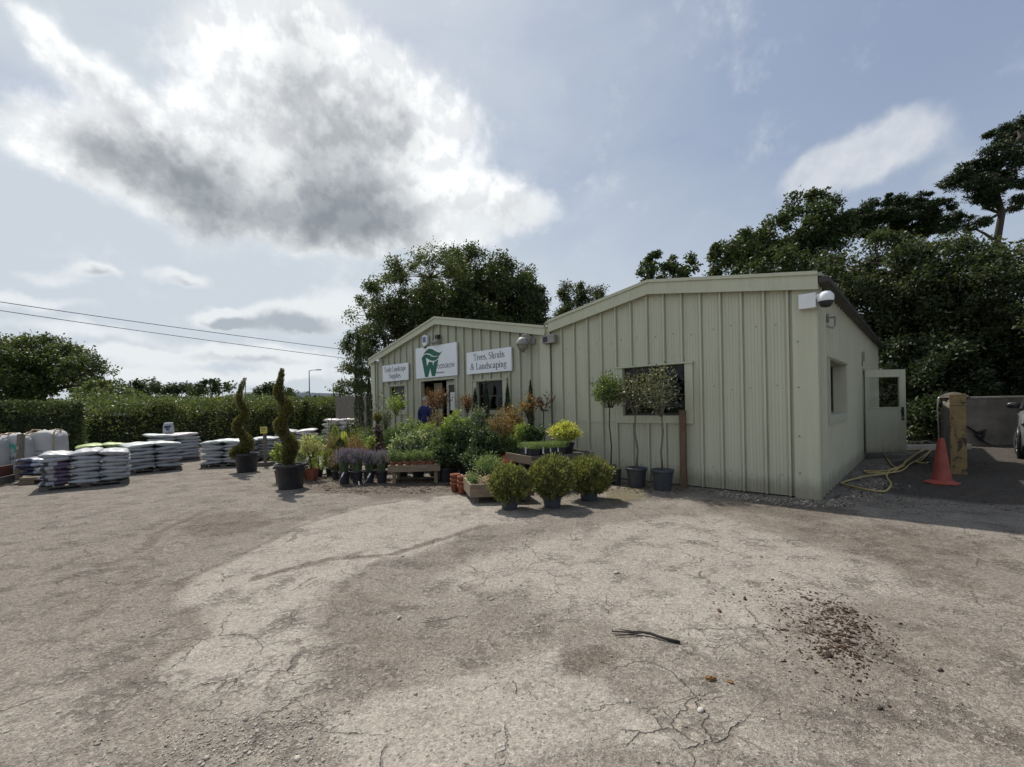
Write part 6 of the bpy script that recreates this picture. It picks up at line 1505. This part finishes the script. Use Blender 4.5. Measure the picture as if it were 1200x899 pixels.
m = MB(); m.ell((.035, .105, 1.62 * f), (.012, .008, .008), 8, 6); m.ell((-.035, .105, 1.62 * f), (.012, .008, .008), 8, 6); m.build('eyes', M_BLACK, per, True)
m = MB(); m.ell((0, .115, 1.585 * f), (.014, .02, .022), 8, 6); m.build('nose', M_SKIN, per, True)

# ------------------------------------------------------------------ right-hand side: cone, hose, yellow-ended wall, concrete wall, car
p = AT(1102, 476, 7.95); g = thing('traffic_cone', 'faded orange traffic cone before the yellow wall end', 'cone', (p.x, p.y, 0), .3)
hc = .80; m = MB(); m.lathe([(.155, .035), (.14, .06), (.05, hc - .03), (.045, hc), (.03, hc), (.03, hc - .05)], 24); m.build('cone_body', M_ORANGE, g, True)
m = MB(); m.lathe([(.0, .0), (.23, .0), (.25, .012), (.25, .03), (.18, .05), (.145, .07)], 8); m.build('cone_base', simple('dirty_cone_base', (.36, .075, .05), (.26, .06, .045), 7, .6, speck=.4), g)
g0 = G(1114, 556); gb = G(1103.5, 533); an = math.atan2(gb.y - g0.y, gb.x - g0.x)
g = thing('yellow_ended_wall', 'low wall whose end is painted flaking yellow', 'wall', (g0.x, g0.y, 0), an - PI / 2)
Lw = 3.3; ww = .235; hw = ztop(1117, 460, g0.y)
m = MB(); m.box(.01, ww - .01, .062, Lw, 0, hw - .14); m.build('wall_body', M_CONC, g, bevel=.01)
m = MB(); m.box(0, ww, 0, .06, 0, hw - .03); m.box(-.006, ww + .006, -.008, .058, hw - .26, hw - .22); m.build('yellow_end', M_FLAKE, g, bevel=.012)
m = MB(); r = random.Random(2); y = .08
while y < Lw - .1:
    d = r.uniform(.2, .34); m.ell((ww / 2 + r.uniform(-.03, .03), y + d / 2, hw - .10), (.17 + r.uniform(0, .02), d * .56, r.uniform(.06, .12)), 8, 6); y += d
m.build('rubble_cap', M_ROCK, g)
m = MB(); m.box(-.10, -.06, .9, 1.0, .35, 1.3); m.build('leaning_batten', M_WOODG, g)
pp = [AT(1099, 468, 11.6), AT(1098.5, 480, 11.5), AT(1101, 519, 11.4), AT(1085, 517, 11.7), AT(1058, 519, 12.0)]
g = thing('water_pipe', 'cream water pipe running down beside the yellow-ended wall', 'pipe', pp[0])
m = MB(); m.tube([q - pp[0] for q in pp], .018, 7); m.build('pipe_run', simple('cream_pipe', (.46, .41, .30), (.38, .33, .24), 6, .6), g, True)
m = MB(); m.tube([Vector((.0, 0, .0)), Vector((.06, 0, .05)), Vector((.14, .02, .03))], .025, 7); m.build('tap', M_STEEL, g, True)
pk = G(1060, 527); g = thing('low_kerb', 'low pale kerb at the back between door and pipe', 'kerb', (pk.x - .3, 13.1, 0)); m = MB(); m.box(0, 2.0, 0, .18, 0, .16); m.build('kerb_stone', M_COPE, g, bevel=.015); m = MB(); m.box(.002, 1.998, .185, .9, 0, .12); m.build('back_fill', M_SOIL, g)
def hose():
    k = [(1076, 528), (1040, 531.5), (1037, 533), (1041, 541), (1046, 548), (1052, 551), (1042, 556), (1020, 560), (1000, 564), (987, 567), (989, 570), (1010, 575.5), (1030, 577.5), (1040, 576), (1044, 570), (1041, 564), (1039, 558), (1044, 553), (1056, 548), (1068, 538), (1078, 531), (1088, 524), (1094, 520), (1086, 527), (1074, 534), (1062, 541), (1058, 548), (1046, 553), (1030, 554.5), (1014, 553), (1016, 556), (1036, 557), (1056, 553), (1066, 546), (1076, 541), (1090, 530), (1094, 524), (1082, 540), (1074, 543), (1088, 544)]
    P = [G(a, b) for a, b in k]; g = thing('garden_hose', 'yellow garden hose lying in loose loops by the side wall', 'hose', P[0]); pts = []
    n = len(P)
    for i in range(n - 1):
        p0, p1, p2, p3 = P[max(i - 1, 0)], P[i], P[i + 1], P[min(i + 2, n - 1)]
        for j in range(7):
            t = j / 7; q = .5 * ((2 * p1) + (p2 - p0) * t + (2 * p0 - 5 * p1 + 4 * p2 - p3) * t * t + (3 * p1 - p0 - 3 * p2 + p3) * t ** 3)
            q = q - P[0]; q.z = .02 + .012 * (1 + math.sin(i * 1.9 + t * 1.9)); pts.append(q)
    m = MB(); m.tube(pts, .0165, 7); m.build('hose_tube', M_HOSE, g, True); m = MB(); e = pts[-1]; m.tube([e, e + Vector((.07, .02, 0))], .024, 8); m.build('hose_connector', M_STEEL, g, True)
hose()
w0 = AT(1127, 476, 14.2); g = thing('concrete_wall', 'grey concrete boundary wall with pale coping behind the car', 'wall', (w0.x - .15, 14.2, 0), -.02)
m = MB(); m.box(0, 10, 0, .2, -.05, 1.47); m.build('wall_body', M_CONC, g)
m = MB(); m.box(-.02, 10.02, -.03, .23, 1.472, 1.53); m.build('coping', M_COPE, g, bevel=.01)
q0 = AT(1128, 497, 14.1); g = thing('hanging_net', 'torn dark netting hanging on the concrete wall', 'netting', (q0.x, 14.12, 0)); m = MB()
def npt(a, b): v = AT(a, b, 14.1); return Vector((v.x - q0.x, 0, v.z))
m.tube([npt(1126, 496), npt(1136, 501), npt(1144, 506), npt(1150, 508)], [.03, .025, .03, .03], 6); m.tube([npt(1146, 510), npt(1155, 518), npt(1166, 523)], [.03, .02, .015], 6); m.build('rope', M_BLACK, g, True)
m = MB(); r = random.Random(6); Q = [npt(1142, 506), npt(1150, 505), npt(1157, 503), npt(1155, 511), npt(1151, 517), npt(1144, 511)]
c_ = sum(Q, Vector()) / 6; nn_ = 5
for i in range(6):
    a, b = Q[i], Q[(i + 1) % 6]
    for k in range(nn_):
        t = k / nn_; u = a.lerp(b, t); m.tube([u, c_.lerp(u, .5) + Vector((0, r.uniform(-.03, .0), 0)), c_], .008, 4); 
    for k in (.33, .66, .97): m.tube([c_.lerp(a, k), c_.lerp(b, k)], .008, 4)
m.build('net_mesh', M_BLACK, g)

def car():
    h = Vector((-.745, -.667, 0)).normalized(); ax = Vector((12.98, 10.46, 0)); g = thing('parked_car', 'silver parked car with black mirror cut off by the right edge', 'car', ax, math.atan2(h.y, h.x)); g.scale = (1, 1, 1.07)
    # local: x forward from the front axle, y left, z up
    S = [(.86, .52, .36, .62, .66), (.80, .70, .26, .78, .84), (.55, .80, .22, .90, .98), (.2, .84, .24, .97, 1.05), (-.3, .86, .24, 1.0, 1.09), (-.75, .87, .24, 1.02, 1.12), (-1.6, .88, .24, 1.02, 1.06), (-2.4, .88, .24, 1.02, 1.08), (-3.0, .86, .26, 1.0, 1.1), (-3.5, .80, .34, .95, 1.05), (-3.62, .72, .42, .9, .98)]
    m = MB(); vs = []; fs = []; k = 14
    for x, w, zl, zb, zt in S:
        ring = [(-w * .92, zl), (-w, zl + .12), (-w, (zl + zb) / 2), (-w * .985, zb - .06), (-w * .93, zb), (-w * .7, zt - .01), (-w * .35, zt), (w * .35, zt), (w * .7, zt - .01), (w * .93, zb), (w * .985, zb - .06), (w, (zl + zb) / 2), (w, zl + .12), (w * .92, zl)]
        vs += [(x, y, z) for y, z in ring]
    for i in range(len(S) - 1):
        for j in range(k): fs.append((i * k + j, i * k + (j + 1) % k, (i + 1) * k + (j + 1) % k, (i + 1) * k + j))
    fs.append(tuple(range(k))); fs.append(tuple((len(S) - 1) * k + j for j in range(k - 1, -1, -1)))
    m.add(vs, fs); b = m.build('body', M_CAR, g, True)
    m = MB(); vs = []; fs = []
    C = [(-.62, .74, 1.09, 1.1), (-1.25, .66, 1.08, 1.58), (-2.2, .66, 1.06, 1.64), (-3.0, .64, 1.06, 1.56), (-3.5, .70, 1.02, 1.08)]
    for x, w, zb, zt in C: vs += [(x, -w - .08, zb), (x, -w, zt), (x, w, zt), (x, w + .08, zb)]
    for i in range(4):
        for j in range(3): fs.append((i * 4 + j, i * 4 + j + 1, (i + 1) * 4 + j + 1, (i + 1) * 4 + j))
    m.add(vs, fs); m.build('windows', M_HEADL, g)
    m = MB(); m.box(-3.0, -1.22, -.64, .64, 1.60, 1.67); m.build('roof', M_CAR, g, bevel=.03)
    for s in (-1, 1):
        m = MB()
        m.tube([(-.6, s * .82, 1.10), (-1.24, s * .66, 1.62)], .035, 6); m.build('window_pillar', M_BLACK, g)
        m = MB(); m.tube([(-2.1, s * .74, 1.07), (-2.1, s * .66, 1.62)], .035, 6); m.build('window_pillar', M_BLACK, g)
        m = MB(); m.tube([(-3.5, s * .74, 1.06), (-3.0, s * .64, 1.6)], .05, 6); m.build('window_pillar', M_BLACK, g)
        for x in (0.0, -2.62):
            w = bpy.data.objects.new('wheel', None); COL.objects.link(w); w.parent = g; w.location = (x, s * .79, .33); w.rotation_euler = (-s * PI / 2, 0, .22 if x == 0 else 0)
            m = MB(); m.lathe([(.2, -.1), (.29, -.105), (.325, -.08), (.33, 0), (.325, .08), (.29, .105), (.2, .1)], 28); m.build('tyre', M_TYRE, w, True)
            m = MB(); m.lathe([(.0, .06), (.06, .085), (.07, .06), (.19, .075), (.215, .1), (.215, -.09), (.0, -.09)], 24)
            for q in range(5):
                a = 2 * PI * q / 5; m.M = Matrix.Rotation(a, 4, 'Z'); m.box(.05, .2, -.03, .03, .065, .095); m.M = None
            m.build('rim', M_RIM, w)
        m = MB(); m.lathe([(.335, -.02), (.40, .0), (.41, .03), (.36, .05)], 28, (0, 0, 0)); o = m.build('wheel_arch', M_BLACK, g, True); o.location = (0, s * .85, .33); o.rotation_euler = (-s * PI / 2, 0, 0)
        m = MB(); m.ell((.66, s * .66, .78), (.16, .13, .085), 12, 8); m.build('headlight', M_HEADL, g, True); 
        m = MB(); m.ell((.52, s * .79, .80), (.10, .04, .05), 10, 6); m.build('indicator', simple('indicator_lens', (.10, .08, .07), None, 5, .2), g, True)
        m = MB(); m.M = Matrix.Translation((-.78, s * .95, 1.17)); m.ell((0, 0, .03), (.07, .14, .08), 10, 8); m.tube([(0, -s * .16, -.05), (0, -s * .05, 0)], .03, 6); mo = m.build('wing_mirror', M_BLACK, g, True)
        m = MB(); m.box(-2.0, -.95, s * .885 - .003, s * .885 + .003, .3, .98); m.build('door_seam', M_CAR, g)
    m = MB(); m.box(.845, .885, -.4, .4, .52, .64); m.build('grille', M_BLACK, g, bevel=.01); m = MB(); m.box(.84, .89, -.26, .26, .40, .50); m.build('number_plate', M_LABEL, g)
car()

# ------------------------------------------------------------------ litter on the yard
p = G(720, 743); g = thing('fallen_stick', 'dark forked stick lying on the open yard', 'stick', (p.x, p.y, 0))
def sp(a, b, z=.012): return G(a, b) - p + Vector((0, 0, z))
m = MB(); m.tube([sp(717, 742), sp(735, 743.5, .016), sp(750, 744, .02), sp(762, 746, .02), sp(775, 750, .016), sp(797, 755, .012)], [.004, .006, .008, .009, .009, .01], 7); m.build('main_stem', M_STICK, g, True)
m = MB(); m.tube([sp(721, 747), sp(738, 746, .014), sp(755, 744.6, .02)], [.003, .005, .006], 6); m.tube([sp(725, 739.5), sp(740, 742, .014)], [.002, .005], 6); m.build('side_twig', M_STICK, g, True)
def scatter(name, label, cat, polys, n, size, mat, flat, seed, elong=1.0):
    rng = np.random.default_rng(seed); V = []; F = []; base = 0; tot = 0
    ico = np.array([[0, 0, 1], [.894, 0, .447], [.276, .851, .447], [-.724, .526, .447], [-.724, -.526, .447], [.276, -.851, .447], [.724, .526, -.447], [-.276, .851, -.447], [-.894, 0, -.447], [-.276, -.851, -.447], [.724, -.526, -.447], [0, 0, -1]])
    tri = np.array([[0, 1, 2], [0, 2, 3], [0, 3, 4], [0, 4, 5], [0, 5, 1], [1, 6, 2], [2, 7, 3], [3, 8, 4], [4, 9, 5], [5, 10, 1], [6, 7, 2], [7, 8, 3], [8, 9, 4], [9, 10, 5], [10, 6, 1], [11, 7, 6], [11, 8, 7], [11, 9, 8], [11, 10, 9], [11, 6, 10]])
    for poly, frac in polys:
        P = np.array([[G(a, b).x, G(a, b).y] for a, b in poly]); lo, hi = P.min(0), P.max(0); k = int(n * frac); got = []
        while len(got) < k:
            q = rng.uniform(lo, hi, (k * 3, 2)); s = signed([tuple(v) for v in P], q[:, 0], q[:, 1]); q = q[(s > 0) | (rng.uniform(0, 1, len(q)) < np.exp(np.minimum(s, 0) / .12) * .5)]; got += list(q)
        for x, y in got[:k]:
            s = size * rng.lognormal(0, .45); sc = np.array([s * elong * rng.uniform(.7, 1.3), s * rng.uniform(.6, 1.1) / math.sqrt(elong), s * flat * rng.uniform(.6, 1.2)])
            v = ico * rng.uniform(.75, 1.2, (12, 1)) * sc; a = rng.uniform(0, 2 * PI); c, si = math.cos(a), math.sin(a); tl_ = rng.normal() * .15
            v = np.stack([v[:, 0] * c - v[:, 1] * si + x, v[:, 0] * si + v[:, 1] * c + y, v[:, 2] + v[:, 0] * tl_ + sc[2] * .5], 1); V.append(v); F.append(tri + base); base += 12
    o = np_mesh(name, np.concatenate(V), np.concatenate(F), mat, smooth=False); tag(o, label, cat, None, 'stuff'); return o
def islandmat(name, a, b, rough=.9):
    m, nt, out = newmat(name); r = nt.new('ShaderNodeNewGeometry').outputs['Random Per Island']; co = nt.new('ShaderNodeTexCoord').outputs['Object']
    col = nt.mix(r, c4(a), c4(b)); n = nt.noise(co, 60, 4); col = nt.mix(nt.smooth(n, .4, .7, 0, .4), col, nt.mix(1.0, col, c4((.6, .58, .55)), 'MULTIPLY'))
    p = pbr(nt, col, rough, 0, .25); nt.l.new(p.outputs[0], out.inputs[0]); return m
M_STONE = islandmat('loose_stone', (.26, .23, .195), (.46, .42, .365)); M_CHIP = islandmat('bark_chip', (.025, .017, .013), (.10, .058, .035)); M_CHIPL = islandmat('pale_chippings', (.07, .055, .043), (.44, .395, .335)); M_LEAFL = islandmat('dry_leaf_litter', (.05, .036, .026), (.17, .11, .065))
scatter('gravel', 'loose gravel in the worn patch at the bottom left', 'gravel', [([(190, 880), (260, 848), (400, 830), (450, 870), (480, 905), (170, 905)], .5), ([(60, 899), (200, 800), (420, 790), (560, 850), (600, 905), (60, 905)], .5)], 1500, .0042, M_STONE, .42, 1)
scatter('loose_gravel', 'small stones strewn over the open yard', 'gravel', [([(20, 905), (200, 640), (500, 610), (1000, 640), (1200, 905)], .62), ([(560, 610), (960, 610), (1000, 760), (600, 760)], .38)], 1500, .0050, M_STONE, .5, 2)
scatter('bark_chippings', 'heap of brown bark chips strewn near the bottom right', 'bark', [([(945, 725), (985, 705), (1008, 735), (1000, 775), (965, 770)], .5), ([(880, 685), (985, 690), (1030, 760), (1000, 835), (950, 800), (925, 730)], .34), ([(820, 700), (930, 670), (1000, 720), (890, 800)], .16)], 1900, .0052, M_CHIP, .45, 3, 1.6)
scatter('pale_chippings', 'pale chippings and debris along the nearer shed corner', 'gravel', [([(835, 576), (905, 585), (960, 589), (1000, 578), (1030, 560), (1040, 566), (990, 594), (930, 592), (860, 584)], 1)], 3000, .010, M_CHIPL, .5, 4)
scatter('leaf_litter', 'dark leaf litter and bark beneath the plant display', 'debris', [([(360, 557), (450, 560), (530, 566), (545, 576), (470, 579), (385, 577)], .5), ([(450, 552), (530, 552), (545, 570), (455, 568)], .2), ([(690, 562), (830, 574), (850, 580), (760, 578), (700, 572)], .12), ([(1000, 545), (1190, 540), (1200, 600), (1000, 592)], .4)], 4200, .009, M_LEAFL, .4, 5, 1.4)
for i, (px, py, s, mt_, lab) in enumerate(((833, 797, .03, M_CHIP, 'curled brown leaf lying nearest the bottom of the yard'), (722, 672, .035, M_STONE, 'flat pale stone lying in the open yard'), (856, 800, .02, M_CHIP, 'small dark bark piece right of the curled brown leaf'))):
    q = G(px, py); o = thing('stone' if mt_ is M_STONE else 'dry_leaf', lab, 'stone' if mt_ is M_STONE else 'leaf', (q.x, q.y, 0), i); rng = np.random.default_rng(i + 40); m = MB(); m.ell((0, 0, s * .3), (s, s * .6, s * .35), 9, 6); m.v = [(x + rng.normal() * s * .1, y + rng.normal() * s * .1, z + rng.normal() * s * .06) for x, y, z in m.v]; m.build('stone_body' if mt_ is M_STONE else 'leaf_blade', mt_ if mt_ is M_STONE else simple('tan_leaf', (.22, .12, .05), (.14, .075, .035), 20, .9), o)
